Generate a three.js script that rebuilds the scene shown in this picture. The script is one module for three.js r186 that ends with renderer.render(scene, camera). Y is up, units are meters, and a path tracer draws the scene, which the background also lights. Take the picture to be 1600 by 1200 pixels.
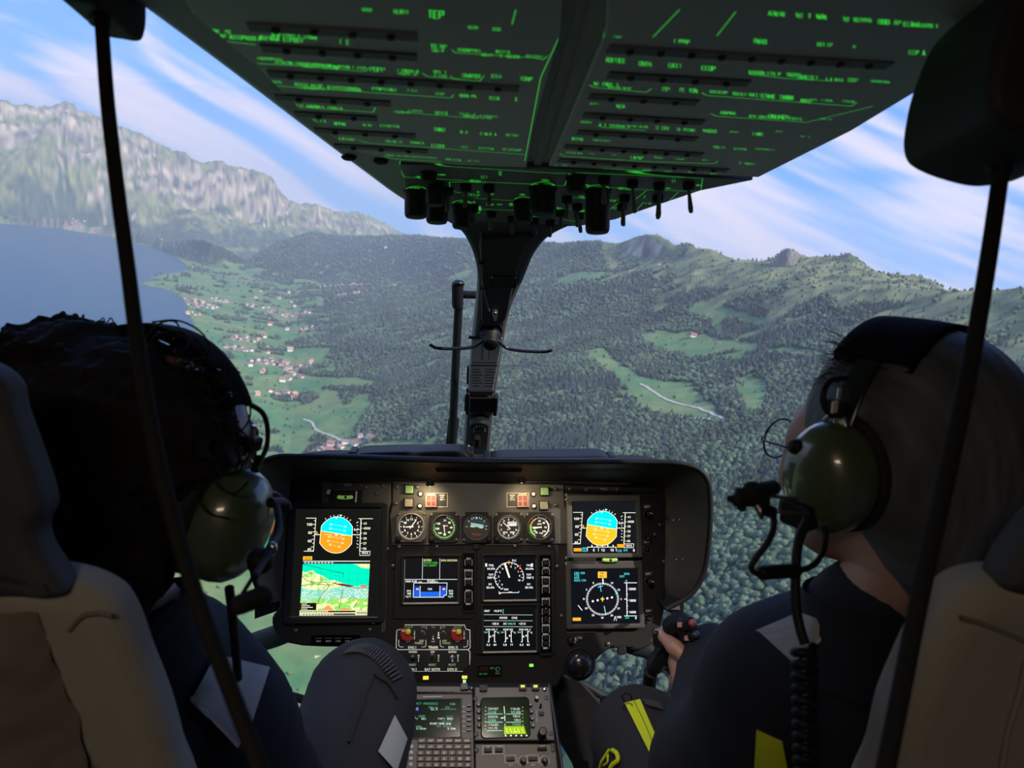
import * as THREE from 'three';
import { RoundedBoxGeometry } from 'three/addons/geometries/RoundedBoxGeometry.js';
import { mergeGeometries, mergeVertices } from 'three/addons/utils/BufferGeometryUtils.js';
import { RectAreaLightUniformsLib } from 'three/addons/lights/RectAreaLightUniformsLib.js';

// ------------------------------------------------------------------ camera, sky, sun, exposure
const V3 = THREE.Vector3, rad = THREE.MathUtils.degToRad, FPX = 1160;
const scene = new THREE.Scene();
const camera = new THREE.PerspectiveCamera(2 * Math.atan(600 / FPX) * 180 / Math.PI, 4 / 3, 0.04, 60000);
camera.rotation.set(rad(-9.7), 0, rad(11), 'YXZ');        // the helicopter flies banked and nose down
camera.focus = 1.6; camera.userData.fStop = 8;
const renderer = new THREE.WebGLRenderer({ antialias: true });
renderer.toneMapping = THREE.LinearToneMapping;
renderer.toneMappingExposure = 1.3;
renderer.shadowMap.enabled = true;
RectAreaLightUniformsLib.init();
camera.updateMatrixWorld(true);
// the cabin has axes of its own (x right, y up, z aft, metres, floor near y = 0); CABIN turns them into the world's
const eyeC = new V3(-0.036, 1.2, 0);
const camInCabin = new THREE.Matrix4().compose(eyeC, new THREE.Quaternion().setFromEuler(new THREE.Euler(rad(-8.3), rad(-4.2), rad(1.1), 'YXZ')), new V3(1, 1, 1));
const CABIN = camera.matrixWorld.clone().multiply(camInCabin.clone().invert());

const sun = new THREE.DirectionalLight(0xfff3e2, 4.6);
const sunAz = rad(122), sunEl = rad(43);
sun.position.set(Math.sin(sunAz) * Math.cos(sunEl), Math.sin(sunEl), -Math.cos(sunAz) * Math.cos(sunEl)).multiplyScalar(9000).add(new V3(0, -700, -4000));
sun.target.position.set(0, -700, -4000);
sun.castShadow = true;
Object.assign(sun.shadow.camera, { left: -9000, right: 9000, top: 9000, bottom: -9000, near: 10, far: 20000 });
sun.shadow.mapSize.set(4096, 4096);
scene.add(sun, sun.target);

// ------------------------------------------------------------------ noise
let seedState = 12345;
const rnd = () => { seedState = (seedState + 0x6d2b79f5) | 0; let t = Math.imul(seedState ^ (seedState >>> 15), 1 | seedState); t = (t + Math.imul(t ^ (t >>> 7), 61 | t)) ^ t; return ((t ^ (t >>> 14)) >>> 0) / 4294967296; };
const PERM = new Uint8Array(512), GX = new Float32Array(256), GY = new Float32Array(256);
{ const p = [...Array(256).keys()]; for (let i = 255; i > 0; i--) { const j = Math.floor(rnd() * (i + 1)); [p[i], p[j]] = [p[j], p[i]]; } for (let i = 0; i < 512; i++) PERM[i] = p[i & 255]; for (let i = 0; i < 256; i++) { const a = rnd() * 6.2832; GX[i] = Math.cos(a); GY[i] = Math.sin(a); } }
function noise(x, y) {                                       // gradient noise, about -0.7 .. 0.7
  const xi = Math.floor(x), yi = Math.floor(y), fx = x - xi, fy = y - yi, X = xi & 255, Y = yi & 255;
  const u = fx * fx * fx * (fx * (fx * 6 - 15) + 10), v = fy * fy * fy * (fy * (fy * 6 - 15) + 10);
  const a = PERM[PERM[X] + Y], b = PERM[PERM[X + 1] + Y], c = PERM[PERM[X] + Y + 1], d = PERM[PERM[X + 1] + Y + 1];
  const n0 = GX[a] * fx + GY[a] * fy, n1 = GX[b] * (fx - 1) + GY[b] * fy, n2 = GX[c] * fx + GY[c] * (fy - 1), n3 = GX[d] * (fx - 1) + GY[d] * (fy - 1);
  return n0 + u * (n1 - n0) + v * (n2 - n0 + u * (n3 - n2 - n1 + n0));
}
function fbm(x, y, oct = 4) { let s = 0, a = 1; for (let i = 0; i < oct; i++) { s += a * noise(x, y); x = x * 2.03 + 17.3; y = y * 2.03 - 9.1; a *= 0.5; } return s; }
function ridged(x, y, oct = 4) { let s = 0, a = 1; for (let i = 0; i < oct; i++) { s += a * (1 - Math.abs(noise(x, y)) * 2.6); x = x * 2.1 + 31.7; y = y * 2.1 + 5.9; a *= 0.5; } return s / 1.9; }
const sstep = THREE.MathUtils.smoothstep, lerp = THREE.MathUtils.lerp, clamp = THREE.MathUtils.clamp;

// ------------------------------------------------------------------ sky: thin pinkish cirrus on blue
{
  const W = 2048, H = 1024, data = new Float32Array(W * H * 4);
  for (let j = 0; j < H; j++) {
    const el = ((j + 0.5) / H - 0.5) * Math.PI;
    for (let i = 0; i < W; i++) {
      const o = (j * W + i) * 4, az = ((i + 0.5) / W - 0.25) * 2 * Math.PI, e = Math.max(el, 0);
      // streaks: noise on a ring so that it closes, stretched along the azimuth
      const cx = Math.cos(az), cz = Math.sin(az), t = e * 9 + 0.9 * noise(cx * 1.6 + 5, cz * 1.6 + e * 2);
      const wx = 0.5 * noise(cx * 4 + 9, t * 0.9 + cz * 3), wy = 0.75 * noise(cz * 5 - 3, t * 0.9 + cx * 4) + 0.3 * noise(cx * 11, t * 2.1 + cz * 9);
      const tilt = 1.15 * Math.sin(az + 0.45) + 0.25 * noise(cx * 2.2 - 8, cz * 2.2 + 3 + e * 2);
      let c = fbm(cx * 1.5 + wx + 40, cz * 1.5 + (t + tilt) * 1.15 + wy, 3) * 0.9 + fbm(cx * 6 + 11 + wx, cz * 6 + (t + tilt) * 3.7, 4) * 0.42 + 0.2 * fbm(cx * 14, (t + tilt) * 13 + cz * 12, 3);
      c += 0.3 * noise(cx * 1.2 + 3.1, cz * 1.2 + e * 1.5 + 7.7) - 0.22 * sstep(e, 0.12, 0.45) + 0.08;
      const cover = sstep(c + 0.16 * (1 - sstep(e, 0.05, 0.4)), -0.24, 0.30) * (0.97 - 0.42 * sstep(e, 0.30, 0.75)), puff = sstep(c, 0.05, 0.6);
      const up = Math.pow(sstep(e, -0.05, 0.55), 0.7);
      const blue = [lerp(0.24, 0.065, up), lerp(0.50, 0.28, up), lerp(0.95, 0.95, up)];
      const cl = [lerp(0.68, 0.82, puff), lerp(0.67, 0.74, puff), lerp(0.88, 0.86, puff)];
      for (let k = 0; k < 3; k++) data[o + k] = el < -0.02 ? [0.1, 0.13, 0.12][k] : lerp(blue[k], cl[k], cover);
      data[o + 3] = 1;
    }
  }
  const sky = new THREE.DataTexture(data, W, H, THREE.RGBAFormat, THREE.FloatType);
  sky.mapping = THREE.EquirectangularReflectionMapping; sky.magFilter = sky.minFilter = THREE.LinearFilter; sky.colorSpace = THREE.LinearSRGBColorSpace; sky.needsUpdate = true;
  scene.background = sky; scene.environment = sky;
}
scene.fog = new THREE.FogExp2(new THREE.Color(0.78, 0.9, 1), 0.00006);

// ------------------------------------------------------------------ naming
const names = {};
const numbered = (n) => { const k = names[n] = (names[n] ?? -1) + 1; return k ? n + '_' + String(k).padStart(3, '0') : n; };
function tag(o, label, category, group, kind) { if (label) o.userData.label = label; if (category) o.userData.category = category; if (group) o.userData.group = group; if (kind) o.userData.kind = kind; return o; }
const std = (color, roughness = 0.7, extra = {}) => new THREE.MeshStandardMaterial({ color: Array.isArray(color) ? new THREE.Color().setRGB(...color) : color, roughness, ...extra });

// ------------------------------------------------------------------ the land, in world metres round the helicopter; the lake lies 650 m below
const LAKE = -650, PLAIN = -641;
const rayW = (px, py) => new V3((px - 800) / FPX, (600 - py) / FPX, -1).applyQuaternion(camera.quaternion);
function control(px, py, r) {                                // a surveyed point: azimuth, range, height. r = 0: on the valley floor
  const d = rayW(px, py), flat = Math.hypot(d.x, d.z), az = Math.atan2(d.x, -d.z), k = d.y / flat;
  const rr = r || PLAIN / Math.min(k, -0.04);
  return [az, rr, r ? r * k : PLAIN];
}
const COLS = [-100, 150, 300, 450, 600, 750, 900, 1050, 1200, 1400, 1700];
const row = (py, rs) => COLS.map((px, i) => control(px, py, rs[i]));
const LINES = [
  row(1190, [0, 0, 0, 0, 830, 620, 480, 430, 420, 420, 400]),
  row(1050, [0, 0, 0, 0, 1050, 800, 650, 600, 560, 540, 520]),
  row(900, [0, 0, 0, 0, 1330, 1060, 890, 820, 760, 720, 700]),
  row(720, [0, 0, 0, 0, 1800, 1450, 1310, 1250, 1150, 1050, 950]),
  row(600, [0, 0, 0, 0, 2500, 2150, 1950, 1900, 1750, 1500, 1300]),
  row(520, [0, 0, 0, 0, 3600, 3000, 2700, 2500, 2200, 1900, 1600]),
  row(450, [0, 0, 0, 0, 6000, 4300, 3400, 2950, 2550, 2250, 1850]),
];
const poly = (pts) => pts.map((p) => control(...p));
LINES.push(poly([[-100, 338, 0], [0, 347, 0], [110, 358, 0], [200, 373, 0], [290, 405, 0], [400, 440, 0], [500, 442, 7000], [620, 440, 6500], [700, 420, 5600], [800, 410, 5000], [930, 400, 4100], [1090, 408, 3200], [1228, 412, 2900], [1330, 415, 2720], [1430, 440, 2560], [1520, 486, 2250], [1600, 497, 2100], [1700, 520, 1940]]));
LINES.push(poly([[-100, 330, 8800], [0, 340, 8800], [110, 349, 8800], [200, 364, 8400], [260, 387, 7700], [290, 376, 7600], [320, 377, 7600], [350, 389, 7700], [385, 408, 8000], [430, 381, 8700], [490, 362, 8900], [520, 370, 8800], [570, 370, 8600], [640, 368, 8000], [700, 373, 7000], [735, 375, 6400], [800, 378, 5600], [870, 381, 5000], [930, 378, 4500], [965, 380, 4200], [990, 372, 4000], [1010, 366, 3850], [1030, 368, 3750], [1055, 382, 3600], [1075, 378, 3500], [1090, 389, 3450], [1110, 389, 3380], [1150, 405, 3250], [1190, 408, 3150], [1210, 402, 3120], [1228, 392, 3100], [1245, 397, 3080], [1262, 405, 3050], [1310, 400, 2950], [1327, 395, 2900], [1345, 408, 2850], [1368, 433, 2800], [1400, 430, 2750], [1430, 431, 2700], [1460, 440, 2650], [1480, 452, 2600], [1500, 459, 2550], [1515, 475, 2450], [1550, 490, 2300], [1600, 492, 2200], [1700, 516, 2000]]));
LINES.push(LINES[8].map(([a, r, h]) => [a, r * 1.07, h - r * 0.028]));
LINES.push(poly([[-100, 205, 10700], [0, 214, 10700], [60, 206, 10700], [105, 222, 10700], [150, 240, 10650], [200, 268, 10600], [250, 290, 10600], [300, 318, 10600], [400, 346, 10600], [440, 352, 10700], [500, 355, 11000], [560, 364, 11400], [640, 388, 12000], [900, 430, 12500], [1700, 600, 12500]]));
LINES.push(poly([[-100, 142, 11300], [0, 155, 11300], [12, 153, 11300], [25, 165, 11300], [40, 160, 11300], [60, 163, 11300], [72, 158, 11300], [85, 162, 11300], [105, 151, 11300], [113, 155, 11300], [125, 168, 11300], [150, 180, 11300], [180, 190, 11300], [215, 206, 11300], [255, 224, 11300], [290, 237, 11300], [310, 249, 11300], [345, 250, 11300], [375, 262, 11300], [405, 263, 11300], [425, 273, 11300], [442, 303, 11300], [470, 314, 11300], [500, 318, 11400], [540, 332, 12000], [560, 331, 12400], [600, 345, 13000], [625, 361, 13600], [680, 385, 13800], [900, 440, 13900], [1700, 600, 13900]]));
LINES.push(poly([[-100, 300, 12500], [400, 420, 14000], [640, 450, 15000], [1700, 660, 15000]]));
function onLine(line, az) {
  const n = line.length;
  if (az <= line[0][0] || az >= line[n - 1][0]) {            // round the back the two ends meet
    const a = line[n - 1], b = line[0], span = b[0] + 2 * Math.PI - a[0], t = (az >= a[0] ? az - a[0] : az + 2 * Math.PI - a[0]) / span, s = t * t * (3 - 2 * t);
    return [lerp(a[1], b[1], s), lerp(a[2], b[2], s)];
  }
  let i = 1; while (line[i][0] < az) i++;
  const p = line[i - 1], q = line[i], t = (az - p[0]) / (q[0] - p[0]);
  return [lerp(p[1], q[1], t), lerp(p[2], q[2], t)];
}
function profile(az) {                                       // ranges, heights and slopes along one bearing
  const R = [0, 260], Hh = [0, 0];
  for (const l of LINES) { const [r, h] = onLine(l, az); R.push(Math.max(r, R[R.length - 1] * 1.006 + 5)); Hh.push(h); }
  Hh[1] = Hh[2] - 15; Hh[0] = Hh[2] - 30;
  const n = R.length, m = new Array(n).fill(0), d = [];
  for (let i = 0; i < n - 1; i++) d.push((Hh[i + 1] - Hh[i]) / (R[i + 1] - R[i]));
  for (let i = 1; i < n - 1; i++) m[i] = d[i - 1] * d[i] <= 0 ? 0 : 3 * (R[i + 1] - R[i - 1]) / ((2 * R[i + 1] - R[i - 1] - R[i]) / d[i - 1] + (R[i + 1] + R[i] - 2 * R[i - 1]) / d[i]) ;
  for (let i = 1; i < n - 1; i++) if (!isFinite(m[i])) m[i] = 0;
  return { R, Hh, m, n };
}
function along(p, r) {
  if (r >= p.R[p.n - 1]) return p.Hh[p.n - 1];
  let i = 1; while (p.R[i] < r) i++;
  const h = p.R[i] - p.R[i - 1], t = (r - p.R[i - 1]) / h, t2 = t * t, t3 = t2 * t;
  return (2 * t3 - 3 * t2 + 1) * p.Hh[i - 1] + (t3 - 2 * t2 + t) * h * p.m[i - 1] + (-2 * t3 + 3 * t2) * p.Hh[i] + (t3 - t2) * h * p.m[i];
}
const onLake = (px, py) => { const d = rayW(px, py), k = LAKE / d.y; return [d.x * k, d.z * k]; };
const inside = (x, z, P) => { let c = false; for (let i = 0, j = P.length - 1; i < P.length; j = i++) if ((P[i][1] > z) !== (P[j][1] > z) && x < (P[j][0] - P[i][0]) * (z - P[i][1]) / (P[j][1] - P[i][1]) + P[i][0]) c = !c; return c; };
const shore = [[-500, 262], [-200, 324], [0, 350], [48, 351], [75, 353], [110, 361], [165, 368], [195, 375], [240, 388], [268, 398], [288, 413], [292, 420], [268, 428], [240, 430], [232, 433], [250, 440], [222, 441], [217, 444], [250, 450], [268, 456], [283, 468], [290, 480], [288, 492], [295, 497], [302, 515], [308, 540], [300, 620], [270, 760], [200, 900], [-500, 1050]].map(([a, b]) => onLake(a, b));
const distTo = (x, z, P) => { let d = 1e9; for (let i = 0, j = P.length - 1; i < P.length; j = i++) { const ax = P[j][0], az = P[j][1], bx = P[i][0] - ax, bz = P[i][1] - az, t = clamp(((x - ax) * bx + (z - az) * bz) / (bx * bx + bz * bz), 0, 1); d = Math.min(d, Math.hypot(x - ax - bx * t, z - az - bz * t)); } return d; };
const lakeDepth = (x, z) => { if (x > 500 || z > 3000) return -1e4; const w = 40 * noise(x / 160, z / 160) + 14 * noise(x / 45, z / 45), d = distTo(x, z, shore); return (inside(x, z, shore) ? d : -d) + w * Math.min(1, d / 60); };
function relief(x, z, r, az, base, p) {                      // what noise adds to the surveyed profile
  const farMt = sstep(r, p.R[12] - 500, p.R[12] + 300), hill = sstep(base, PLAIN + 5, PLAIN + 90);
  let h = Math.max(0, PLAIN - base) + hill * Math.min(1, r / 1500) * (10 * fbm(x / 300, z / 300, 4) + 2.5 * noise(x / 35, z / 35));
  if (farMt > 0 || r > p.R[10]) {
    const f = sstep(r, p.R[10], p.R[10] + 900) * sstep(base, PLAIN, PLAIN + 200), band = sstep(r, p.R[12] - 600, p.R[12] + 200);
    { const u = 0.88 * x - 0.47 * z, q = 0.47 * x + 0.88 * z; h += f * 150 * (ridged(u / 820 + 0.25 * noise(u / 500, q / 500) + q / 2600, q / 3400 + 5, 3) - 0.62) * (1 - 0.8 * sstep(r, p.R[13] - 300, p.R[13] - 20)); }
    h += f * (75 * fbm(x / 700 + 3, z / 700, 4) + 18 * fbm(x / 160, z / 160, 3)) * (1 - 0.72 * sstep(r, p.R[13] - 250, p.R[13] - 20));
    h += band * (85 * (ridged(x / 420 + 9, z / 420 + 2, 4) - 0.75)) * (1 - 0.5 * sstep(r, p.R[13] - 120, p.R[13]));
    h += sstep(r, p.R[13] - 420, p.R[13] - 60) * 55 * (ridged(x / 190 + 4, z / 190, 3) - 0.7);
  }
  return h;
}
const AZN = 720, PROF = [];
for (let i = 0; i < AZN; i++) PROF.push(profile((i / AZN - 0.5) * 2 * Math.PI));
function groundAt(x, z) {
  const r = Math.hypot(x, z), az = Math.atan2(x, -z), f = (az / (2 * Math.PI) + 0.5) * AZN, i = Math.floor(f) % AZN, j = (i + 1) % AZN, t = f - Math.floor(f);
  const b = lerp(along(PROF[i], r), along(PROF[j], r), t);
  return b + relief(x, z, r, az, b, PROF[i]);
}
function landAt(px, py) {                                    // where the sight line over a pixel meets the land: [x, z]
  const d = rayW(px, py); let s = 250, last = 250;
  for (; s < 15000; last = s, s *= 1.01) if (d.y * s < groundAt(d.x * s, d.z * s)) break;
  for (let k = 0; k < 12; k++) { const m = (s + last) / 2; if (d.y * m < groundAt(d.x * m, d.z * m)) s = m; else last = m; }
  return [d.x * s, d.z * s];
}
// meadows traced on the slopes, as outlines on the ground
const meadowPx = [
  [[910, 548], [940, 543], [955, 555], [975, 572], [1000, 588], [1040, 596], [1085, 598], [1092, 615], [1112, 630], [1142, 662], [1090, 656], [1030, 646], [1000, 638], [985, 612], [950, 582], [925, 562]],
  [[1005, 522], [1030, 514], [1060, 520], [1100, 523], [1185, 536], [1185, 548], [1140, 549], [1110, 556], [1075, 560], [1040, 546], [1010, 535]],
  [[1070, 487], [1098, 468], [1130, 478], [1172, 490], [1202, 505], [1185, 508], [1130, 495], [1130, 520], [1120, 523], [1110, 500], [1085, 491]],
  [[855, 446], [890, 428], [925, 424], [967, 427], [930, 436], [890, 442]],
  [[1190, 546], [1230, 542], [1290, 552], [1310, 557], [1250, 555], [1200, 552]],
  [[450, 668], [480, 648], [520, 643], [545, 630], [560, 615], [578, 615], [580, 632], [555, 665], [548, 690], [520, 694], [500, 677], [470, 692], [445, 692]],
  [[540, 706], [590, 688], [650, 688], [698, 696], [696, 712], [560, 716]],
  [[440, 548], [480, 542], [520, 545], [505, 560], [490, 575], [450, 572]],
  [[395, 590], [440, 575], [500, 590], [560, 590], [600, 600], [560, 605], [480, 603], [420, 612], [395, 610]],
  [[1155, 590], [1175, 585], [1200, 600], [1195, 640], [1170, 645], [1150, 615]],
  [[690, 438], [735, 420], [745, 424], [720, 438]], [[690, 492], [740, 478], [742, 490], [715, 496]], [[610, 440], [632, 436], [628, 444]],
  [[800, 1090], [1000, 1100], [1090, 1070], [1100, 1200], [900, 1230], [860, 1160]],
];
const meadows = meadowPx.map((P) => P.map(([a, b]) => landAt(a, b)));
const boxes2 = meadows.map((P) => [Math.min(...P.map((p) => p[0])) - 40, Math.max(...P.map((p) => p[0])) + 40, Math.min(...P.map((p) => p[1])) - 40, Math.max(...P.map((p) => p[1])) + 40]);
const villagePx = [[85, 352, 90], [120, 356, 90], [150, 363, 60], [190, 371, 60], [250, 386, 40], [295, 417, 40], [300, 470, 60], [315, 478, 70], [345, 470, 60], [300, 490, 40], [430, 490, 80], [465, 493, 80], [480, 515, 50], [520, 447, 90], [545, 460, 80], [560, 445, 80], [610, 446, 70], [425, 565, 60], [470, 573, 60], [380, 530, 60], [375, 545, 50], [520, 700, 40], [560, 690, 30], [400, 478, 60]];
const villages = villagePx.map(([a, b, s]) => [...landAt(a, b), s]);
const meadowness = (x, z) => { const wx = x + 14 * noise(x / 50, z / 50), wz = z + 14 * noise(x / 50 + 7, z / 50); for (let i = 0; i < meadows.length; i++) { const b = boxes2[i]; if (wx > b[0] && wx < b[1] && wz > b[2] && wz < b[3] && inside(wx, wz, meadows[i])) return i + 1; } return 0; };
// what grows at a place: 0 forest, 1 meadow, 2 high grass, 3 rock, 4 built-up; sub tells shades apart
function coverAt(x, z, y, r, slope, p) {
  const n1 = fbm(x / 420, z / 420, 3), n2 = fbm(x / 130 + 50, z / 130, 3);
  for (const v of villages) if (Math.abs(x - v[0]) < 260 && Math.abs(z - v[1]) < 260 && Math.hypot(x - v[0], z - v[1]) < v[2] * (1.2 + n2)) return 4;
  const mi = meadowness(x, z);
  if (mi) return n2 > 0.62 && mi < 14 ? 0 : 1;
  if (r > p.R[10] + 150) {                                     // the far mountain wall
    const w = fbm((x + 0.5 * z + y * 0.8) / 330 + 8, (y - 0.3 * x) / 150, 4), zone = sstep(r, p.R[12] - 350, p.R[12] + 100);
    if (slope * 0.9 + w * 1.1 > lerp(1.45, 0.72, zone)) return 3;
    return sstep(y, -560, 100) * 0.75 + n1 * 0.7 + w * 0.5 + n2 * 0.25 > 0.22 ? 2 : 0;
  }
  if (y < PLAIN + 90 && r < 1650) return n2 + 0.4 * n1 + 0.4 * noise(x / 60, z / 60) > 0.42 ? 0 : 1;
  if (y < PLAIN + 16) return n2 + 0.6 * n1 + 0.5 * noise(x / 55, z / 55) > 0.16 + 0.2 * sstep(r, 1000, 2600) ? 0 : 1;
  if (y < PLAIN + 70) return n2 + 0.7 * n1 > -0.06 ? 0 : 1;
  if (x > 350 && r > 1500 && r < p.R[10] + 200) {               // the near alp to the right: grass gains with height
    if (slope > 1.5 + n2 * 0.3) return 3;
    const t = (y - -60) / 160 + n2 * 0.9 + n1 * 0.6; if (t > 0.42) return 2;
  }
  return n2 + n1 * 0.5 > 0.5 && r > 1000 ? 1 : 0;
}
const PAL = [[0.022, 0.036, 0.022], [0.085, 0.185, 0.052], [0.15, 0.19, 0.075], [0.36, 0.32, 0.27], [0.24, 0.2, 0.15]];
function groundColor(c, x, z, y, r) {
  const g = fbm(x / 60 + 3, z / 60, 3), f = noise(x / 15, z / 15), q = fbm(x / 210 - 20, z / 210, 2);
  let [a, b, d] = PAL[c];
  if (c === 1) { const t = clamp(0.5 + q * 1.1 + 0.3 * g, 0, 1); a = lerp(0.06, 0.17, t); b = lerp(0.185, 0.225, t); d = lerp(0.058, 0.07, t); }
  if (c === 2) { const t = clamp(0.45 + g * 0.9 + 0.35 * q, 0, 1); a = lerp(0.065, 0.27, t); b = lerp(0.1, 0.265, t); d = lerp(0.045, 0.1, t); }
  if (c === 3) { const t = clamp(0.42 + g * 0.5 + 0.7 * noise((x + 0.6 * z + y * 0.7) / 120, (y - 0.35 * (x + 0.6 * z)) / 200) + 0.5 * noise((x + z) / 45 + y / 60, y / 38 - x / 90), 0, 1); a = lerp(0.055, 0.62, t); b = lerp(0.062, 0.5, t); d = lerp(0.048, 0.345, t); }  // rock tone; gully shadows are put into its dark end
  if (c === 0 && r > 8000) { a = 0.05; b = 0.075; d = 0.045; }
  const k = c === 0 ? 1 + 0.9 * g + 0.5 * f : 1 + 0.22 * g + 0.15 * f;
  return [a * k, b * k, d * k];
}
const landMat = std(0xffffff, 0.95, { vertexColors: true });
{
  const az = []; for (let a = -180; a < -50; a += 5) az.push(a); for (let a = -50; a < 45; a += 0.088) az.push(a); for (let a = 45; a <= 180; a += 5) az.push(a);
  const NA = az.length, rr = [0, 120, 200]; for (let r = 260; r < 15000; r *= r < 2200 ? 1.0068 : 1.0062) rr.push(r); rr.push(15500);
  const NR = rr.length, pos = new Float32Array(NA * NR * 3), col = new Float32Array(NA * NR * 3), far = new Uint8Array(NA * NR), profs = az.map((a) => profile(rad(a)));
  for (let i = 0; i < NA; i++) {
    const a = rad(az[i]), p = profs[i], sx = Math.sin(a), sz = -Math.cos(a); let below = -900;
    for (let j = 0; j < NR; j++) {
      const r = rr[j], x = sx * r, z = sz * r, b = along(p, r); let y = b + relief(x, z, r, a, b, p);
      const k = (i * NR + j) * 3;
      if (b < PLAIN + 40) { const w = lakeDepth(x, z); if (w > -30) y = lerp(Math.max(y, LAKE + 1.5), LAKE - 14, sstep(w, -22, 16)); }
      pos[k] = x; pos[k + 1] = y; pos[k + 2] = z; far[i * NR + j] = r > p.R[10] * 1.03 ? 2 : r > p.R[9] && p.Hh[10] > PLAIN + 60 ? 1 : 0;
    }
  }
  for (let i = 0; i < NA; i++) for (let j = 0; j < NR; j++) {
    const k = (i * NR + j) * 3, x = pos[k], y = pos[k + 1], z = pos[k + 2], r = rr[j], j2 = Math.min(j + 1, NR - 1), j0 = Math.max(j - 1, 0);
    const i2 = Math.min(i + 1, NA - 1), i0 = Math.max(i - 1, 0), dr = (pos[(i * NR + j2) * 3 + 1] - pos[(i * NR + j0) * 3 + 1]) / (rr[j2] - rr[j0] + 1e-3), da = (pos[(i2 * NR + j) * 3 + 1] - pos[(i0 * NR + j) * 3 + 1]) / (r * rad(az[i2] - az[i0]) + 1);
    const c = coverAt(x, z, y, r, Math.hypot(dr, da), profs[i]), rgb = groundColor(c, x, z, y, r);
    if (y < LAKE + 0.5) rgb[0] = rgb[1] = rgb[2] = 0.1;
    col[k] = rgb[0]; col[k + 1] = rgb[1]; col[k + 2] = rgb[2];
  }
  const parts = [[], [], []];
  for (let i = 0; i < NA - 1; i++) for (let j = 0; j < NR - 1; j++) { const a = i * NR + j, b = a + NR; parts[far[a]].push(a, a + 1, b, b, a + 1, b + 1); }
  const whole = new THREE.BufferGeometry().setAttribute('position', new THREE.BufferAttribute(pos, 3)).setAttribute('color', new THREE.BufferAttribute(col, 3));
  whole.setIndex(new THREE.BufferAttribute(Uint32Array.from(parts.flat()), 1)); whole.computeVertexNormals();
  [['valley_ground', 'green valley and forested near slopes far below the windscreen'], ['forested_ridge', 'dark forested ridge and alp closing the valley ahead'], ['cliff_mountain', 'long rocky mountain chain with pale cliffs beyond the lake']].forEach(([n, l], q) => {
    const g = new THREE.BufferGeometry(), map = new Int32Array(NA * NR).fill(-1), idx = new Uint32Array(parts[q].length), use = [];
    parts[q].forEach((v, k) => { if (map[v] < 0) { map[v] = use.length; use.push(v); } idx[k] = map[v]; });
    for (const at of ['position', 'color', 'normal']) { const s = whole.attributes[at].array, d = new Float32Array(use.length * 3); use.forEach((v, k) => { d[k * 3] = s[v * 3]; d[k * 3 + 1] = s[v * 3 + 1]; d[k * 3 + 2] = s[v * 3 + 2]; }); g.setAttribute(at, new THREE.BufferAttribute(d, 3)); }
    g.setIndex(new THREE.BufferAttribute(idx, 1));
    const m = new THREE.Mesh(g, landMat); m.name = n; m.receiveShadow = m.castShadow = true; tag(m, l, null, null, 'structure'); scene.add(m);
  });
}
{ // the lake
  const g = new THREE.PlaneGeometry(16000, 16000, 1, 1).rotateX(-Math.PI / 2);
  const N = 256, d = new Uint8Array(N * N * 4);
  for (let j = 0; j < N; j++) for (let i = 0; i < N; i++) { const v = 128 + 110 * (noise(i / 8, j / 16) * 0.5 + noise(i / 32 + 9, j / 32) * 0.7); d.set([v, v, v, 255], (j * N + i) * 4); }
  const t = new THREE.DataTexture(d, N, N); t.wrapS = t.wrapT = THREE.RepeatWrapping; t.magFilter = THREE.LinearFilter; t.repeat.set(60, 60); t.needsUpdate = true;
  const m = new THREE.Mesh(g, new THREE.MeshPhysicalMaterial({ color: new THREE.Color().setRGB(0.03, 0.085, 0.135), roughness: 0.45, ior: 1.33, specularIntensity: 0.55, bumpMap: t, bumpScale: 0.8 }));
  m.name = 'lake'; m.position.set(-5500, LAKE, -5000); m.receiveShadow = true; tag(m, 'grey blue lake below the rocky mountain chain', null, null, 'structure'); scene.add(m);
}
// ------------------------------------------------------------------ roads, a rock tower, houses
function road(px, w, label) {
  const P = px.map(([a, b]) => landAt(a, b)), c = new THREE.CatmullRomCurve3(P.map(([x, z]) => new V3(x, 0, z)), false, 'centripetal').getPoints(P.length * 12), rows = [[], []], o = c[0];
  c.forEach((p, i) => { const q = c[Math.min(i + 1, c.length - 1)], r = c[Math.max(i - 1, 0)], tx = q.x - r.x, tz = q.z - r.z, L = Math.hypot(tx, tz); for (const s of [-1, 1]) { const x = p.x - s * tz / L * w / 2, z = p.z + s * tx / L * w / 2; rows[(s + 1) / 2].push([x - o.x, groundAt(x, z) + 1.2, z - o.z]); } });
  const n = c.length, pos = [...rows[0], ...rows[1]].flat(), idx = []; for (let i = 0; i < n - 1; i++) idx.push(i, i + n, i + 1, i + 1, i + n, i + n + 1);
  const g = new THREE.BufferGeometry().setAttribute('position', new THREE.Float32BufferAttribute(pos, 3)); g.setIndex(idx); g.computeVertexNormals();
  const m = new THREE.Mesh(g, std([0.5, 0.45, 0.37], 0.9, { side: THREE.DoubleSide })); m.name = numbered('path'); m.position.set(o.x, 0, o.z); scene.add(tag(m, label, null, null, 'structure'));
}
road([[1000, 600], [1012, 606], [1025, 615], [1040, 624], [1060, 631], [1082, 636], [1110, 645], [1125, 652], [1140, 661]], 7, 'pale track down the long bright meadow right of the post');
road([[1008, 643], [1020, 645], [1035, 648], [1060, 652], [1090, 654], [1112, 656], [1128, 659], [1140, 661]], 6, 'lower pale track along the foot of the long bright meadow');
road([[474, 655], [487, 660], [492, 670], [505, 677], [520, 682], [535, 691]], 7, 'pale lane winding through the meadow left of the wiper');
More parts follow.
